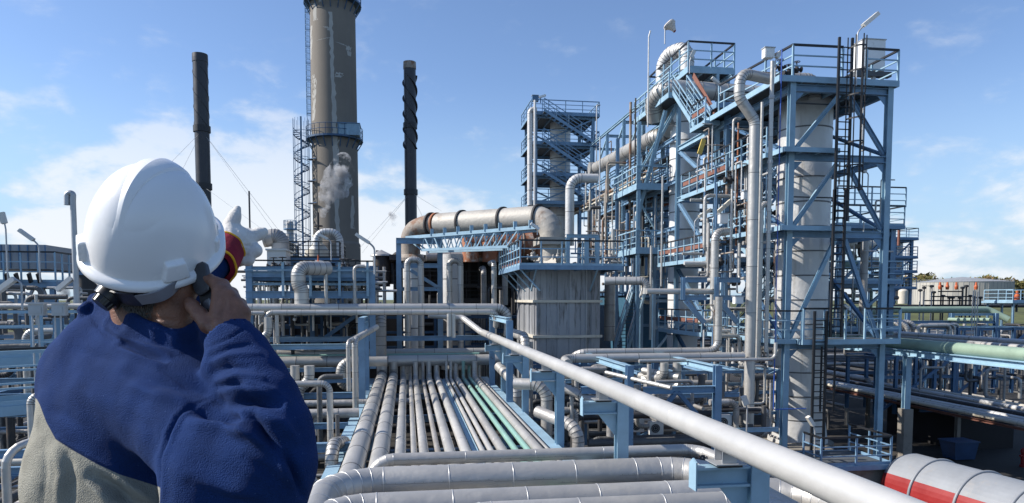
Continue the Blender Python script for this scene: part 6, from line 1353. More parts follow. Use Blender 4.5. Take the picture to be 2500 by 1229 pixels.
# ================================================================ PERSON (built from signed distance fields, meshed with surface nets)
def CV3(u, v, d): return np.array(C(u, v, d), dtype=np.float64)
class Field:
    """signed distance field on a grid; every shape is blended in with a smooth union"""
    def __init__(s, lo, hi, h):
        s.lo = np.array(lo, float); s.h = h; s.n = np.ceil((np.array(hi)-s.lo)/h).astype(int)+1; s.d = np.full(s.n, 1.0, np.float32)
    def sub(s, lo, hi):
        a = np.maximum(0, np.floor((lo-s.lo)/s.h).astype(int)); b = np.minimum(s.n, np.ceil((hi-s.lo)/s.h).astype(int)+1)
        if (b <= a).any(): return None
        sl = tuple(slice(a[i], b[i]) for i in range(3)); ax = [s.lo[i]+s.h*np.arange(a[i], b[i]) for i in range(3)]
        return sl, ax[0][:,None,None], ax[1][None,:,None], ax[2][None,None,:]
    def mix(s, sl, d, k, carve=False):
        o = s.d[sl]
        if carve: d = -d; hh = np.clip(.5-.5*(o-d)/k, 0, 1) if k else None; s.d[sl] = (np.maximum(o, d)+k*hh*(1-hh)) if k else np.maximum(o, d); return
        hh = np.clip(.5+.5*(o-d)/k, 0, 1); s.d[sl] = o*(1-hh)+d*hh-k*hh*(1-hh)
    def cone(s, a, b, ra, rb, k=.01, carve=False):
        m = max(ra, rb)+.05; q = s.sub(np.minimum(a, b)-m, np.maximum(a, b)+m)
        if q is None: return
        sl, X, Y, Z = q; ab = b-a; L2 = max(1e-9, ab.dot(ab)); t = np.clip(((X-a[0])*ab[0]+(Y-a[1])*ab[1]+(Z-a[2])*ab[2])/L2, 0, 1)
        d = np.sqrt((X-a[0]-t*ab[0])**2+(Y-a[1]-t*ab[1])**2+(Z-a[2]-t*ab[2])**2)-(ra+(rb-ra)*t); s.mix(sl, d.astype(np.float32), k, carve)
    def chain(s, pts, k=.01, carve=False):
        P_ = [(CV3(*p[:3]), p[3]) for p in pts]
        for (a, ra), (b, rb) in zip(P_, P_[1:]): s.cone(a, b, ra, rb, k, carve)
    def ell(s, c, axes, rad, k=.01, carve=False):
        m = max(rad)+.05; q = s.sub(c-m, c+m)
        if q is None: return
        sl, X, Y, Z = q; L = []
        for a_ in axes: L.append((X-c[0])*a_[0]+(Y-c[1])*a_[1]+(Z-c[2])*a_[2])
        k0 = np.sqrt(sum((L[i]/rad[i])**2 for i in range(3))); k1 = np.sqrt(sum((L[i]/rad[i]**2)**2 for i in range(3)))+1e-9
        s.mix(sl, (k0*(k0-1)/k1).astype(np.float32), k, carve)
    def mesh(s):
        d = s.d; ins = d < 0; n = np.array(d.shape)
        c = [ins[i:n[0]-1+i, j:n[1]-1+j, k:n[2]-1+k] for i in (0,1) for j in (0,1) for k in (0,1)]
        cnt = sum(x.astype(np.int8) for x in c); act = (cnt > 0) & (cnt < 8); ids = np.full(act.shape, -1, np.int64); I = np.argwhere(act); ids[act] = np.arange(len(I))
        acc = np.zeros((len(I), 3)); w = np.zeros(len(I)); off = [(i,j,k) for i in (0,1) for j in (0,1) for k in (0,1)]
        for a in off:
            for ax in range(3):
                if a[ax]: continue
                b = list(a); b[ax] = 1; da = d[I[:,0]+a[0], I[:,1]+a[1], I[:,2]+a[2]]; db = d[I[:,0]+b[0], I[:,1]+b[1], I[:,2]+b[2]]
                m = (da < 0) != (db < 0); t = np.where(m, da/np.where(m, da-db, 1), 0); p = np.array(a)[None,:]+np.zeros((len(I),3)); p[:,ax] += t; acc[m] += p[m]; w[m] += 1
        V = s.lo+s.h*(I+acc/w[:,None]); F_ = []
        for ax in range(3):
            o1, o2 = [(1,2),(2,0),(0,1)][ax]
            sl0 = [slice(None)]*3; sl1 = [slice(None)]*3; sl0[ax] = slice(0,-1); sl1[ax] = slice(1,None); ch = ins[tuple(sl0)] != ins[tuple(sl1)]; E = np.argwhere(ch)
            E = E[(E[:,o1] > 0) & (E[:,o2] > 0) & (E[:,o1] < n[o1]-1) & (E[:,o2] < n[o2]-1)]
            e1 = np.zeros(3, int); e1[o1] = 1; e2 = np.zeros(3, int); e2[o2] = 1
            q = np.stack([ids[tuple((E-e1-e2).T)], ids[tuple((E-e2).T)], ids[tuple(E.T)], ids[tuple((E-e1).T)]], 1)
            fl = ~ins[tuple(E.T)]; q[fl] = q[fl][:,::-1]; F_.append(q)
        F_ = np.concatenate(F_); F_ = F_[(F_ >= 0).all(1)]
        return V, F_
def relax(V, F_, it=2, lam=.5):
    e = np.concatenate([F_[:,[0,1]],F_[:,[1,2]],F_[:,[2,3]],F_[:,[3,0]]]); e = np.concatenate([e, e[:,::-1]]); dg = np.bincount(e[:,0], minlength=len(V)).astype(float)
    for k in range(it):
        for l_ in (lam, -lam*.9): 
            a = np.stack([np.bincount(e[:,0], V[e[:,1],i], len(V)) for i in range(3)], 1)/np.maximum(dg,1)[:,None]; V = V+l_*(a-V)
    return V
def vnorm(V, F_):
    fn = np.cross(V[F_[:,2]]-V[F_[:,0]], V[F_[:,3]]-V[F_[:,1]]); N = np.zeros_like(V)
    for i in range(4): np.add.at(N, F_[:,i], fn)
    return N/(np.linalg.norm(N, axis=1, keepdims=True)+1e-12)
RV, FV, UV = np.array(rv), np.array(fv), np.array(uv); EY = np.array(EYE)
def projn(V): q = V-EY; c = q@FV; return CU+F*(q@RV)/c, CV-F*(q@UV)/c, c
def npmesh(name, V, F_, mt, parent, attrs={}, smooth=True):
    me = bpy.data.meshes.new(name); me.vertices.add(len(V)); me.vertices.foreach_set('co', V.astype(np.float32).ravel()); me.loops.add(F_.size); me.loops.foreach_set('vertex_index', F_.astype(np.int32).ravel())
    k = F_.shape[1]; me.polygons.add(len(F_)); me.polygons.foreach_set('loop_start', np.arange(0, F_.size, k, dtype=np.int32)); me.polygons.foreach_set('loop_total', np.full(len(F_), k, np.int32))
    me.polygons.foreach_set('use_smooth', np.ones(len(F_), bool) if smooth else np.zeros(len(F_), bool)); me.update(calc_edges=True); me.validate()
    for a, x in attrs.items(): at = me.attributes.new(a, 'FLOAT', 'POINT'); at.data.foreach_set('value', x.astype(np.float32))
    me.materials.append(MATS[mt] if isinstance(mt, str) else mt); o = bpy.data.objects.new(name, me); col.objects.link(o)
    if parent: o.parent = parent; o.matrix_parent_inverse = Matrix.Translation(-parent.location)
    return o
def strokes(V, N, st):
    """cloth folds: each stroke is a polyline on the garment with width (px) and height (m)"""
    u, v, c = projn(V); vd = (V-EY)/np.linalg.norm(V-EY, axis=1, keepdims=True); face = np.clip(-(N*vd).sum(1)*2.2+.15, 0, 1); D = np.zeros(len(V))
    for pts, w, amp in st:
        best = np.full(len(V), 1e9)
        tt = np.zeros(len(V)); tot = len(pts)-1
        for i, ((x0,y0),(x1,y1)) in enumerate(zip(pts, pts[1:])):
            dx, dy = x1-x0, y1-y0; t = np.clip(((u-x0)*dx+(v-y0)*dy)/(dx*dx+dy*dy), 0, 1); dd = np.hypot(u-x0-t*dx, v-y0-t*dy); m = dd < best; best = np.where(m, dd, best); tt = np.where(m, (i+t)/tot, tt)
        D += amp*np.exp(-(best/w)**2)*(.35+.65*np.sin(np.pi*np.clip(tt,.02,.98)))
    return V+N*(D*face)[:,None]
# ---- materials of skin and cloth
def cloth_mat(name, c1, c2=None, fuzz=.6, sc=420, bump=.5, pat=.12):
    m = bpy.data.materials.new(name); m.use_nodes = True; t = m.node_tree; b = t.nodes['Principled BSDF']; N = t.nodes.new; L = t.links.new
    g = N('ShaderNodeTexCoord'); n1 = N('ShaderNodeTexNoise'); n1.inputs['Scale'].default_value = sc; n1.inputs['Detail'].default_value = 4; L(g.outputs['Object'], n1.inputs['Vector'])
    n2 = N('ShaderNodeTexNoise'); n2.inputs['Scale'].default_value = 14; n2.inputs['Detail'].default_value = 5; L(g.outputs['Object'], n2.inputs['Vector'])
    vo = N('ShaderNodeTexVoronoi'); vo.inputs['Scale'].default_value = sc*.62; L(g.outputs['Object'], vo.inputs['Vector'])
    base = N('ShaderNodeRGB'); base.outputs[0].default_value = (*c1, 1); out = base.outputs[0]
    if c2:
        a = N('ShaderNodeAttribute'); a.attribute_name = 'seam'; w = N('ShaderNodeMapRange'); L(a.outputs['Fac'], w.inputs[0]); w.inputs[1].default_value = -1.2; w.inputs[2].default_value = 1.2
        mx_ = N('ShaderNodeMixRGB'); L(w.outputs[0], mx_.inputs[0]); mx_.inputs[1].default_value = (*c1, 1); mx_.inputs[2].default_value = (*c2, 1); out = mx_.outputs[0]
    h = N('ShaderNodeHueSaturation'); L(out, h.inputs['Color']); mr_ = N('ShaderNodeMapRange'); ad = N('ShaderNodeMath'); ad.operation = 'MULTIPLY_ADD'; L(n1.outputs[0], ad.inputs[0]); ad.inputs[1].default_value = .5; L(n2.outputs[0], ad.inputs[2])
    L(ad.outputs[0], mr_.inputs[0]); mr_.inputs[1].default_value = .5; mr_.inputs[2].default_value = 1.0; mr_.inputs[3].default_value = 1-pat*2; mr_.inputs[4].default_value = 1+pat*2; L(mr_.outputs[0], h.inputs['Value'])
    # lint specks
    v2 = N('ShaderNodeTexVoronoi'); v2.inputs['Scale'].default_value = 70; L(g.outputs['Object'], v2.inputs['Vector']); lt = N('ShaderNodeMath'); lt.operation = 'LESS_THAN'; L(v2.outputs['Distance'], lt.inputs[0]); lt.inputs[1].default_value = .055 if c2 else 0
    ml = N('ShaderNodeMixRGB'); L(lt.outputs[0], ml.inputs[0]); L(h.outputs[0], ml.inputs[1]); ml.inputs[2].default_value = (c1[0]*1.5+.06, c1[1]*1.5+.08, c1[2]*1.2+.12, 1); L(ml.outputs[0], b.inputs['Base Color'])
    b.inputs['Roughness'].default_value = .95; b.inputs['Sheen Weight'].default_value = fuzz; b.inputs['Sheen Roughness'].default_value = .5; b.inputs['Sheen Tint'].default_value = (*[min(1, x*2.5+.1) for x in c1], 1); b.inputs['Specular IOR Level'].default_value = .15
    mm = N('ShaderNodeMath'); mm.operation = 'MULTIPLY_ADD'; L(vo.outputs['Distance'], mm.inputs[0]); mm.inputs[1].default_value = -.8; L(n1.outputs[0], mm.inputs[2])
    m3 = N('ShaderNodeMath'); m3.operation = 'MULTIPLY_ADD'; L(n2.outputs[0], m3.inputs[0]); m3.inputs[1].default_value = 3.0; L(mm.outputs[0], m3.inputs[2])
    bu = N('ShaderNodeBump'); bu.inputs['Strength'].default_value = bump; bu.inputs['Distance'].default_value = .0022; L(m3.outputs[0], bu.inputs['Height']); L(bu.outputs[0], b.inputs['Normal']); MATS[name] = m
cloth_mat('fleece', (.009, .028, .105), (.30, .29, .24), fuzz=.08, bump=.75, sc=560)
cloth_mat('cuff_red', (.20, .015, .03), None, .2, 300, .4)
cloth_mat('piping_yellow', (.75, .38, .03), None, .1, 300, .3)
cloth_mat('glove', (.66, .64, .60), None, .1, 160, .5, .06)
cloth_mat('hair', (.045, .038, .034), None, .2, 700, 1.0, .3)
def skin_mat():
    m = bpy.data.materials.new('skin'); m.use_nodes = True; t = m.node_tree; b = t.nodes['Principled BSDF']; N = t.nodes.new; L = t.links.new
    g = N('ShaderNodeTexCoord'); n1 = N('ShaderNodeTexNoise'); n1.inputs['Scale'].default_value = 35; n1.inputs['Detail'].default_value = 7; L(g.outputs['Object'], n1.inputs['Vector'])
    r = N('ShaderNodeValToRGB'); r.color_ramp.elements[0].position = .3; r.color_ramp.elements[0].color = (.15,.065,.038,1); r.color_ramp.elements[1].position = .72; r.color_ramp.elements[1].color = (.27,.125,.075,1); L(n1.outputs[0], r.inputs[0]); L(r.outputs[0], b.inputs['Base Color'])
    b.inputs['Roughness'].default_value = .5; b.inputs['Subsurface Weight'].default_value = .12; b.inputs['Subsurface Radius'].default_value = (1,.35,.15); b.inputs['Subsurface Scale'].default_value = .006
    v = N('ShaderNodeTexVoronoi'); v.inputs['Scale'].default_value = 320; L(g.outputs['Object'], v.inputs['Vector']); n2 = N('ShaderNodeTexNoise'); n2.inputs['Scale'].default_value = 110; n2.inputs['Detail'].default_value = 6; L(g.outputs['Object'], n2.inputs['Vector'])
    mp = N('ShaderNodeMapping'); mp.inputs['Rotation'].default_value = (.3,.6,.2); mp.inputs['Scale'].default_value = (1,1,4); L(g.outputs['Object'], mp.inputs[0]); L(mp.outputs[0], n2.inputs['Vector'])
    a = N('ShaderNodeMath'); a.operation = 'MULTIPLY_ADD'; L(n2.outputs[0], a.inputs[0]); a.inputs[1].default_value = 2.0; L(v.outputs['Distance'], a.inputs[2]); bu = N('ShaderNodeBump'); bu.inputs['Strength'].default_value = .45; bu.inputs['Distance'].default_value = .0012; L(a.outputs[0], bu.inputs['Height']); L(bu.outputs[0], b.inputs['Normal']); MATS['skin'] = m
skin_mat()
mat('helmet', (.80,.80,.79), .24, 0, .015, 3, .03, 40)
mat('plastic_black', (.015,.015,.017), .35, 0, .1, 20)
mat('phone_dark', (.06,.062,.07), .35, .3, .05, 20)
mat('strap_grey', (.22,.22,.24), .4, 0, .1, 20)
mat('phone_grey', (.20,.205,.22), .22, .7, .05, 20)
# ---- frames: camera-space axes (right, up, toward camera)
TC = -np.array(ray(354, 598)); TC /= np.linalg.norm(TC); UP_ = UV-TC*UV.dot(TC); UP_ /= np.linalg.norm(UP_); RT_ = np.cross(UP_, TC)
def cf(a, b, c): w = RT_*a+UP_*b+TC*c; return w/np.linalg.norm(w)
hU = cf(-.06, .86, .50); hF = cf(.47, .32, -.80); hF = hF-hU*hF.dot(hU); hF /= np.linalg.norm(hF); hR = np.cross(hF, hU); hL = -hR
HC = CV3(376, 596, 1.45)                        # centre of the helmet rim plane
PERS = thing('person', 'person in white hard hat and blue fleece jacket holding a phone to the ear', 'person', C(300, 1229, 1.5))
# ---- body
def fbox(pts, m): A = np.array([CV3(*p) for p in pts]); return A.min(0)-m, A.max(0)+m
lo, hi = fbox([(60,480,1.45),(680,1330,1.3),(200,900,1.7),(600,560,2.05)], .06)
B = Field(lo, hi, .0034)
B.ell(HC+hU*.035-hF*.006, (hF,hR,hU), (.094,.076,.100), .01)                      # cranium
B.ell(HC-hU*.045+hF*.03, (hF,hR,hU), (.066,.060,.085), .03)                       # face mass
B.cone(HC-hU*.10+hF*.075, HC-hU*.085+hF*.02+hR*.045, .022, .026, .02); B.cone(HC-hU*.10+hF*.075, HC-hU*.085+hF*.02-hR*.045, .022, .026, .02)   # jaw
B.cone(HC-hU*.085+hF*.02+hR*.045, HC-hU*.03-hF*.005+hR*.055, .026, .022, .02); B.cone(HC-hU*.085+hF*.02-hR*.045, HC-hU*.03-hF*.005-hR*.055, .026, .022, .02)
B.cone(HC-hU*.00+hF*.094, HC-hU*.045+hF*.116, .008, .013, .01); 
for s_ in (-1, 1):
    B.cone(HC-hU*.045+hF*.105+hR*s_*.006, HC-hU*.048+hF*.10+hR*s_*.014, .009, .007, .006); B.cone(HC+hU*.012+hF*.085+hR*s_*.015, HC+hU*.012+hF*.075+hR*s_*.042, .009, .008, .012)
    B.ell(HC-hU*.008+hF*.078+hR*s_*.031, (hF,hR,hU), (.012,.014,.010), .004); B.ell(HC-hU*.03+hF*.07+hR*s_*.04, (hF,hR,hU), (.02,.02,.02), .015)
    e = HC-hU*.03-hF*.012+hR*s_*.074                                               # ear
    B.ell(e, (hF,hR,hU), (.018,.008,.031), .006); B.ell(e+hR*s_*.006+hF*.002, (hF,hR,hU), (.010,.006,.018), .004, True); B.cone(e-hU*.026+hF*.006, e-hU*.02+hF*.004, .008, .008, .006)
B.cone(HC-hU*.072+hF*.098+hR*.02, HC-hU*.072+hF*.098-hR*.02, .008, .008, .008); B.cone(HC-hU*.080+hF*.096+hR*.016, HC-hU*.080+hF*.096-hR*.016, .008, .008, .006)
B.chain([(385,665,1.47,.060),(368,740,1.475,.058),(355,810,1.49,.056),(330,900,1.52,.06)], .03)
B.chain([(300,705,1.46,.030),(330,800,1.45,.035)], .02); B.chain([(420,690,1.44,.034),(425,800,1.44,.030)], .02)
B.chain([(440,700,1.425,.026),(400,810,1.43,.024)], .02); B.chain([(318,740,1.455,.028),(335,800,1.45,.026)], .02); B.chain([(452,640,1.46,.034),(466,690,1.455,.028)], .02); B.chain([(445,715,1.43,.022),(438,800,1.435,.022)], .015)
B.chain([(200,900,1.6,.05),(330,880,1.53,.08),(455,1010,1.38,.06)], .03); B.chain([(290,930,1.54,.12),(280,1350,1.54,.12)], .04)
B.chain([(455,1030,1.37,.055),(650,1130,1.28,.045),(600,900,1.345,.036),(568,822,1.362,.030)], .02)
B.chain([(200,900,1.6,.05),(330,790,1.78,.045),(470,680,1.86,.042),(545,620,1.97,.032),(560,605,2.0,.03)], .02)
# right hand
B.chain([(568,822,1.362,.029),(566,800,1.364,.028)], .02)
for pts in ([(578,805,1.362,.022),(592,765,1.368,.0165)],[(562,800,1.360,.023),(574,745,1.368,.0165)],[(548,800,1.360,.023),(556,725,1.374,.0165)],[(536,798,1.362,.022),(538,712,1.382,.0155)],[(556,805,1.372,.024),(562,745,1.392,.018)]): B.chain(pts, .012)
B.chain([(538,712,1.382,.0150),(527,692,1.394,.0125),(509,681,1.412,.0112),(497,690,1.432,.0098),(494,704,1.444,.0088)], .004)
B.chain([(557,722,1.374,.0150),(545,697,1.398,.0125),(523,693,1.424,.0112),(507,704,1.444,.0098)], .004)
B.chain([(575,742,1.370,.0150),(566,717,1.402,.0125),(540,714,1.434,.011),(520,724,1.452,.0095)], .004)
B.chain([(593,764,1.370,.0135),(588,742,1.402,.011),(562,737,1.432,.0098),(542,745,1.45,.0086)], .004)
B.chain([(540,806,1.362,.020),(510,792,1.366,.0178),(487,768,1.378,.0145),(470,748,1.388,.0130),(463,738,1.393,.0105)], .006)
for a_ in ((538,712,1.374),(557,722,1.366),(576,742,1.362),(594,763,1.362)): B.ell(CV3(*a_), (RV,UV,FV), (.011,.011,.008), .006)
V, F_ = B.mesh(); V = relax(V, F_, 1, .5); N = vnorm(V, F_)
V = strokes(V, N, [([(548,716),(552,760)],5,-.0022),([(566,728),(570,770)],5,-.0022),([(583,748),(585,785)],5,-.0022),([(520,812),(505,770)],6,-.003),([(505,782),(540,770),(548,745)],5,-.003),([(476,765),(492,755)],3,-.0015),([(480,758),(490,750)],3,-.001),([(518,700),(526,688)],3,-.0015),([(560,800),(590,790)],4,.0012),([(330,770),(420,785)],4,-.002),([(340,770),(430,785)],4,-.0018)])
body = npmesh('body', V, F_, 'skin', PERS)
# ---- hair: cap under the helmet, cropped at the nape
lo2, hi2 = fbox([(220,560,1.6),(470,790,1.35)], .08); Hf = Field(lo2, hi2, .0034)
Hf.ell(HC+hU*.028-hF*.010, (hF,hR,hU), (.096,.080,.098), .01); Hf.chain([(300,705,1.46,.035),(318,745,1.455,.034)], .02); Hf.chain([(395,690,1.44,.040),(392,725,1.44,.034)], .02); Hf.chain([(350,700,1.45,.05),(352,738,1.45,.045)], .02)
V, F_ = Hf.mesh(); V = relax(V, F_, 2); N = vnorm(V, F_); rs_ = np.random.RandomState(3); V = V+N*(rs_.rand(len(V))*.0022-.0010)[:,None]
hair = npmesh('hair', V, F_, 'hair', PERS)
u_, v_, c_ = projn(V); vd = (V-EY); vd /= np.linalg.norm(vd, axis=1, keepdims=True); vis = np.where(((N*vd).sum(1) < .2) & (v_ > 690))[0]
if len(vis):
    pick = rs_.choice(vis, 5200); dn = -UV*.9+RV*.25; Vs = []; Fs = []
    for i, k in enumerate(pick):
        L_ = rs_.uniform(.006,.014); dr = dn*.8+N[k]*rs_.uniform(.1,.5)+rs_.normal(0,.18,3); dr /= np.linalg.norm(dr); sd = np.cross(dr, vd[k]); sd /= np.linalg.norm(sd)+1e-9; p = V[k]
        Vs += [p-sd*.0004, p+sd*.0004, p+dr*L_]; Fs.append([3*i,3*i+1,3*i+2])
    mat('hair_grey', (.12,.11,.10), .5, 0, .4, 200)
    npmesh('hair_strand', np.array(Vs), np.array(Fs), 'hair_grey', hair, smooth=False)['kind'] = 'stuff'
# ---- jacket
lo, hi = fbox([(40,700,1.5),(790,1330,1.25),(150,900,1.75),(560,600,1.95)], .07)
J = Field(lo, hi, .0046)
J.ell(CV3(282,1010,1.53), (RV,UV,FV), (.150,.20,.12), .03); J.chain([(255,1040,1.54,.118),(245,1150,1.54,.138),(240,1380,1.54,.148)], .04); J.chain([(330,1060,1.50,.125),(345,1380,1.50,.14)], .05)
J.chain([(345,855,1.50,.075),(275,868,1.54,.090),(205,915,1.58,.078),(175,985,1.6,.066)], .05)
J.chain([(350,872,1.48,.080),(400,938,1.43,.082),(455,1000,1.38,.080),(478,1060,1.35,.086)], .05)
J.chain([(300,950,1.46,.085),(400,1010,1.40,.085)], .05)
J.chain([(470,1060,1.35,.088),(560,1130,1.30,.092),(645,1150,1.265,.074),(668,1130,1.26,.066)], .035); J.chain([(540,1180,1.30,.10),(560,1330,1.3,.11)], .04); J.chain([(655,1130,1.265,.068),(655,1330,1.28,.062)], .04)
J.chain([(668,1120,1.26,.062),(672,1050,1.27,.064),(650,985,1.295,.060),(622,925,1.325,.056),(592,870,1.347,.052),(562,822,1.360,.0485)], .02)
J.chain([(546,862,1.352,.030),(533,900,1.345,.025),(560,950,1.33,.03)], .02)
# left arm reaching ahead
J.chain([(190,930,1.62,.07),(330,800,1.78,.06),(470,690,1.85,.050),(524,646,1.90,.042)], .02)
J.chain([(375,700,1.48,.062),(352,790,1.493,.070)], .006, True)
# collar
ring = [(232,730,1.555),(250,738,1.50),(286,754,1.448),(328,776,1.412),(380,800,1.395),(430,816,1.398),(468,804,1.43),(480,775,1.475),(455,745,1.53),(410,720,1.57),(340,712,1.60),(265,714,1.59),(232,730,1.555)]
for dv, r, dd in ((0,.0085,0),(13,.0105,0),(30,.012,.0),(48,.018,.004),(66,.026,.006)): J.chain([(p[0]-dv*.12 if p[0] < 330 else p[0]-dv*.05, p[1]+dv*(1.0 if p[2] < 1.52 else .8), p[2]+dd, r) for p in ring], .010)
J.chain([(236,740,1.53,.010),(214,748,1.50,.010),(200,757,1.49,.008),(206,775,1.49,.008),(222,800,1.50,.012)], .008)
J.cone(CV3(562,822,1.36)+0, CV3(548,796,1.367), .040, .050, .004, True)
V, F_ = J.mesh(); V = relax(V, F_, 3, .5); N = vnorm(V, F_)
SE = [(90,975),(97,988),(113,1031),(136,1073),(175,1098),(234,1132),(292,1159),(351,1177),(391,1190)]
SL = [(389,1260),(391,1190),(394,1120),(413,1062),(436,1019),(468,991),(510,975)]
V = strokes(V, N, [(SL,4.5,-.0050),([(x+9,y+2) for x,y in SL],7,.0045),([(x-9,y-2) for x,y in SL],7,.0025),(SE,3.2,-.0030),([(x,y-8) for x,y in SE],5,.0022),
    ([(474,1000),(520,1015),(590,1032)],15,-.024),([(470,1034),(540,1042),(610,1060),(660,1095)],17,.016),([(560,990),(610,975),(680,985)],12,-.028),([(545,958),(600,945),(665,962),(700,985)],11,.014),
    ([(618,1020),(640,1055),(672,1090)],11,-.030),([(592,1010),(603,1050),(640,1085)],9,.015),([(640,1010),(690,1035),(720,1075)],14,.014),([(700,1105),(722,1150),(738,1210)],8,-.018),([(680,1120),(705,1180)],12,.010),
    ([(520,910),(560,895),(610,898)],8,-.010),([(530,930),(580,918),(640,925)],8,.009),([(530,945),(575,938),(625,948),(680,970)],6,-.012),([(515,872),(560,850),(610,842)],7,-.006),([(515,885),(560,870),(630,865)],7,.006),([(506,850),(560,826),(612,795)],3,-.004),
    ([(262,790),(300,820),(345,838)],8,-.006),([(250,775),(290,815),(350,845),(410,868)],9,.010),([(300,838),(350,858),(400,880)],8,-.016),([(280,845),(340,872),(400,895)],9,.008),([(275,800),(310,830),(330,850)],6,.004),([(226,775),(246,805),(300,840)],7,-.006),([(340,825),(380,842),(425,856)],7,-.006),([(345,830),(390,848),(440,862)],6,.006),
    ([(330,915),(380,935),(440,950),(490,965)],16,-.010),([(310,935),(370,960),(440,975)],15,.007),([(395,905),(450,935),(500,960)],8,-.008),([(180,850),(230,870),(290,880)],14,-.005),([(110,1000),(150,1010),(230,1060)],16,-.004),([(150,940),(240,975),(330,1050)],26,.004),([(300,1010),(360,1050),(385,1100)],18,-.005),
    ([(225,1165),(280,1195),(340,1240)],15,-.022),([(190,1150),(240,1195),(280,1240)],15,.012),([(290,1170),(340,1200),(385,1235)],13,.012),([(140,1100),(150,1160),(140,1240)],12,.007),([(165,1110),(175,1170),(170,1240)],10,-.008),([(110,1080),(112,1160),(105,1240)],9,-.004),
    ([(430,1080),(480,1120),(560,1160)],22,-.006),([(440,1150),(520,1190),(620,1215)],22,.006),([(470,1180),(560,1225),(650,1240)],16,-.007),([(600,1120),(650,1150),(690,1190)],14,-.008)])
N = vnorm(V, F_)
nz = np.array([mnoise.noise(Vector(p*24))*.0018+mnoise.noise(Vector(p*9))*.0032 for p in V]); V = V+N*nz[:,None]
u_, v_, c_ = projn(V); xs_ = np.array([-400,60]+[p[0] for p in SE]+[392]); ys_ = np.array([935,960]+[p[1] for p in SE]+[1190]); yb_ = np.interp(u_, xs_, ys_); seam = np.minimum(v_-yb_, np.interp(v_, [1100,1190,1260],[391,391,389])-u_)
seam = np.where(c_ > 1.62, v_-1010, seam)
jacket = npmesh('jacket', V, F_, 'fleece', PERS, {'seam': seam})
jacket['label'] = 'blue fleece jacket with a grey lower back panel'
# ---- gloved left hand
lo, hi = fbox([(500,480,2.0),(670,700,2.05),(540,640,1.88)], .05); G = Field(lo, hi, .0028)
G.chain([(548,622,1.975,.040),(563,600,2.0,.040),(578,588,2.02,.040),(590,592,2.035,.034)], .02); G.chain([(566,612,2.02,.034),(590,618,2.04,.028)], .02)
G.chain([(560,575,2.0,.028),(565,550,2.01,.0195),(573,530,2.015,.0160),(580,510,2.02,.0100)], .012)
G.chain([(588,586,2.03,.026),(612,580,2.05,.0190),(630,572,2.07,.0178),(643,567,2.08,.0140)], .010)
G.chain([(586,574,2.06,.024),(612,572,2.09,.018),(630,580,2.10,.017)], .008)
G.chain([(594,606,2.04,.024),(616,606,2.05,.0205),(624,612,2.03,.0185),(610,622,2.02,.0175)], .005)
G.chain([(588,618,2.04,.022),(606,624,2.04,.0195),(606,634,2.02,.0175),(594,636,2.01,.016)], .005)
G.chain([(572,622,2.03,.020),(590,634,2.04,.0175),(582,640,2.02,.015)], .005)
V, F_ = G.mesh(); V = relax(V, F_, 1); N = vnorm(V, F_)
V = strokes(V, N, [([(556,560),(552,585),(560,605)],3,-.003),([(572,560),(585,582)],4,-.004),([(590,578),(600,592)],3,-.003),([(606,572),(612,588)],2.5,-.002),([(624,566),(628,580)],2.5,-.002),([(596,600),(622,600)],2.5,-.003),([(570,545),(582,545)],2.5,-.0018),([(560,590),(575,600),(580,615)],3.5,-.003)])
nz = np.array([mnoise.noise(Vector(p*45))*.0011 for p in V]); V = V+vnorm(V, F_)*nz[:,None]
glove = npmesh('glove', V, F_, 'glove', PERS); glove['label'] = 'white leather work glove pointing into the distance'
a = Vector(CV3(520,652,1.885)); b = Vector(CV3(557,604,1.995)); d = (b-a).normalized(); q_ = d.orthogonal().normalized(); w_ = d.cross(q_); n = 40; mb = MB(); prev = None; prof = [(0,.044),(0,.057),(.12,.060),(.4,.057),(.7,.052),(.95,.047),(1.0,.044),(.98,.034)]
for j, (f, r) in enumerate(prof):
    rg = [a.lerp(b, f)+(q_*math.cos(2*math.pi*i/n)+w_*math.sin(2*math.pi*i/n))*r*(1+.035*math.sin(3*2*math.pi*i/n+f*3)+.02*math.sin(7*2*math.pi*i/n)) for i in range(n)]
    if prev: mb.add(prev+rg, [(i,(i+1)%n,n+(i+1)%n,n+i) for i in range(n)], 'cuff_red', True, .5)
    prev = rg
cuff = mb.build('glove_cuff', glove); cuff['label'] = 'dark red glove cuff edged in yellow'
for f, r in ((.02,.0600),(.93,.0480)):
    mb = MB(); prev = None; k = 6; c0 = a.lerp(b, f); vs = []
    for i in range(n):
        t_ = 2*math.pi*i/n; dr = q_*math.cos(t_)+w_*math.sin(t_); rr = r*(1+.035*math.sin(3*t_+f*3)+.02*math.sin(7*t_)); vs += [c0+dr*(rr+.0032*math.cos(2*math.pi*j/k))+d*(.0042*math.sin(2*math.pi*j/k)) for j in range(k)]
    mb.add(vs, [(i*k+j, ((i+1)%n)*k+j, ((i+1)%n)*k+(j+1)%k, i*k+(j+1)%k) for i in range(n) for j in range(k)], 'piping_yellow', True, .5); mb.build('piping', cuff)
# ---- helmet
def sstep(a, b, x): t = np.clip((x-a)/(b-a), 0, 1); return t*t*(3-2*t)
nph, nt_ = 400, 140; ph = np.linspace(0, 2*np.pi, nph, endpoint=False)[None,:]; tt = np.linspace(0, 1, nt_)[:,None]; th = tt*np.pi/2      # th 0 = rim, 90 = crown
LX, LY, LZ = .139, .119, .168
sq = 1.0-.06*np.sin(2*th)**2*0
x = LX*np.cos(th)**.95*np.cos(ph); y = LY*np.cos(th)**.95*np.sin(ph); z = LZ*np.sin(th)+0*ph; 
z = z+.006*np.cos(ph)*np.cos(th)
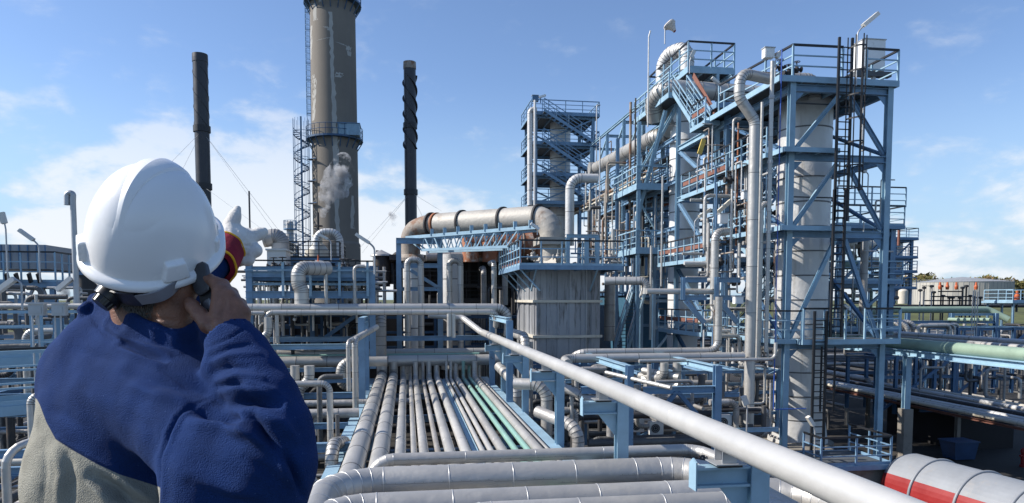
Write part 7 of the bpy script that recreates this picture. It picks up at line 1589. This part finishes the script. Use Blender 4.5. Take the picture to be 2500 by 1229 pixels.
# crest: raised band along the top, tapering toward the back
fx = x/LX
wid = .010+.024*sstep(-.85,.5,fx); hgt = .0085*sstep(-.92,-.45,fx)*(1-sstep(.62,.95,fx)); cr = hgt*(.55*(1-sstep(.86*wid, wid*1.12, np.abs(y)))+.75*np.clip(1-np.abs(y)/wid,0,1))*sstep(.12,.35,np.sin(th))
# shallow side flutes
fl_ = .0008*np.exp(-((np.abs(y)-.062)/.012)**2)*sstep(.3,.6,np.sin(th))*(1-sstep(.75,.95,np.sin(th)))
nx_, ny_, nz_ = x/LX**2, y/LY**2, z/LZ**2; nn_ = np.sqrt(nx_**2+ny_**2+nz_**2)+1e-9; dsp = cr+fl_
def lug(p0, w, z0, z1, hgt):
    dph = np.abs((ph-p0+np.pi)%(2*np.pi)-np.pi); w = w*(1-.35*np.clip(z/.04,0,1)); return hgt*(1-sstep(w*.86,w,dph+0*th))*(sstep(z0-.006,z0,z)*(1-sstep(z1-.003,z1+.004,z)))
for p0 in (-2.28, 2.28): dsp = dsp+lug(p0, .20, -.02, .030, .0125)
for p0 in (-1.30, 1.30, -.75, .75): dsp = dsp+lug(p0, .10, .004, .026, .005)
x, y, z = x+dsp*nx_/nn_, y+dsp*ny_/nn_, z+dsp*nz_/nn_*.9
rings_ = [(x[i], y[i], z[i]) for i in range(nt_)]
p1 = ph[0]; vis_ = np.exp(-(((p1+np.pi)%(2*np.pi)-np.pi)/.80)**4)
rim = []
for (o_, dz) in ((.004,-.001),(.010,-.004),(.0135,-.009),(.0145,-.016),(.0125,-.018),(.008,-.016),(.002,-.010),(-.004,-.004),(-.006,.01)):
    e_ = o_+vis_*.052*max(0, min(1, (o_+.004)/.018)) if o_ > .003 else o_
    rim.append(((LX+e_)*np.cos(p1), (LY+o_+0*p1)*np.sin(p1), dz-vis_*.010*(o_ > .003)+.006*np.cos(p1)))
allr = rim[::-1]+rings_; V = np.concatenate([np.stack(r, 1) for r in allr]); nr = len(allr); 
inner = [(LX*.955*np.cos(t_)**.86*np.cos(p1), LY*.95*np.cos(t_)**.86*np.sin(p1), LZ*.965*np.sin(t_)+0*p1+.006) for t_ in np.linspace(.05, np.pi/2, 24)]
V = np.concatenate([np.stack(r, 1) for r in inner[::-1]]+[V]); nr = len(allr)+len(inner)
i_ = np.arange(nph); F_ = np.concatenate([np.stack([r*nph+i_, r*nph+(i_+1)%nph, (r+1)*nph+(i_+1)%nph, (r+1)*nph+i_], 1) for r in range(nr-1)])
Vw = HC+V[:,[0]]*hF+V[:,[1]]*(-hR)+V[:,[2]]*hU
hat = npmesh('hard_hat', Vw, F_, 'helmet', PERS); hat['label'] = 'white hard hat with a raised centre crest'
# suspension: nape strap, ratchet knob
def band(name, pts, w, th_, mt, par):
    mb = MB(); P_ = [Vector(CV3(*p)) for p in pts]; cen = Vector(HC-hU*.02); prev = None; m_ = 8; out = []
    for i in range(len(P_)-1):
        p0 = P_[max(0,i-1)]; p3 = P_[min(len(P_)-1,i+2)]
        for k in range(m_): t_ = k/m_; out.append(.5*((2*P_[i])+(-p0+P_[i+1])*t_+(2*p0-5*P_[i]+4*P_[i+1]-p3)*t_**2+(-p0+3*P_[i]-3*P_[i+1]+p3)*t_**3))
    out.append(P_[-1])
    for i, p in enumerate(out):
        tn = (out[min(i+1,len(out)-1)]-out[max(0,i-1)]).normalized(); nr_ = (p-cen); nr_ = (nr_-tn*nr_.dot(tn)).normalized(); sd = tn.cross(nr_)
        rg = [p-sd*w-nr_*th_, p+sd*w-nr_*th_, p+sd*w+nr_*th_, p-sd*w+nr_*th_]
        if prev: mb.add(prev+rg, [(0,1,5,4),(1,2,6,5),(2,3,7,6),(3,0,4,7)], mt, False, .5)
        prev = rg
    return mb.build(name, par)
band('nape_strap', [(225,668,1.50),(250,705,1.432),(290,727,1.388),(340,733,1.366)], .017, .0018, 'plastic_black', hat)
band('side_strap', [(338,733,1.364),(385,725,1.356),(418,708,1.370),(440,690,1.398)], .0125, .0015, 'strap_grey', hat)
kc = Vector(CV3(268,722,1.405)); kd = (kc-Vector(HC-hU*.02)).normalized(); mb = MB(); mb.cyl(kc-kd*.012, kc+kd*.012, .030, 'plastic_black', 24, r2=.026); mb.cyl(kc+kd*.012, kc+kd*.026, .020, 'plastic_black', 24, r2=.018)
for i in range(12): an = i*math.pi/6; q_ = kd.orthogonal().normalized(); w_ = kd.cross(q_); mb.bar(kc+kd*.012+(q_*math.cos(an)+w_*math.sin(an))*.0195, kc+kd*.025+(q_*math.cos(an)+w_*math.sin(an))*.018, .003, .003, 'plastic_black')
mb.build('ratchet_knob', hat)
# ---- phone (held: a thing of its own)
ta, tb = CV3(481,648,1.418), CV3(512,754,1.396); L_ = tb-ta; ln = np.linalg.norm(L_); L_ = L_/ln
nrm_ = cf(-.72,.1,.68); nrm_ = nrm_-L_*nrm_.dot(L_); nrm_ /= np.linalg.norm(nrm_); wd_ = np.cross(L_, nrm_)
t = thing('mobile_phone', 'dark grey folding phone pressed between ear and hand', 'phone', Vector(ta))
def slab(f0, f1, w, th0, th1, mt, name, shift=0, rnd_=.35):
    mb = MB(); n = 20; out = []; h = (f1-f0)*ln/2; c = ta+L_*ln*(f0+f1)/2+nrm_*shift
    for s_, sc in ((-1,.9),(-.7,1),(.7,1),(1,.9)):
        rg = []
        for i in range(n):
            a_ = 2*math.pi*i/n; ca, sa = math.cos(a_), math.sin(a_); e = 5.0; r_ = (abs(ca)**e+abs(sa)**e)**(-1/e); rg.append(Vector(c+L_*(ca*r_*h*sc)+wd_*(sa*r_*w*sc*(1-.18*(ca if rnd_ > .4 else -ca)))+nrm_*(s_*th0)))
        if out: mb.add(out[-1]+rg, [(i,(i+1)%n,n+(i+1)%n,n+i) for i in range(n)], mt, False, .5)
        else: mb.add(rg, [tuple(range(n))[::-1]], mt)
        out.append(rg)
    mb.add(out[-1], [tuple(range(n))], mt); mb.build(name, t)
slab(0, .66, .022, .0055, .004, 'phone_dark', 'flip_cover', 0, .5); slab(.42, 1.06, .0225, .0085, .004, 'plastic_black', 'handset', -.012); slab(.80, 1.02, .012, .0035, .004, 'phone_grey', 'hinge_cap', .001)
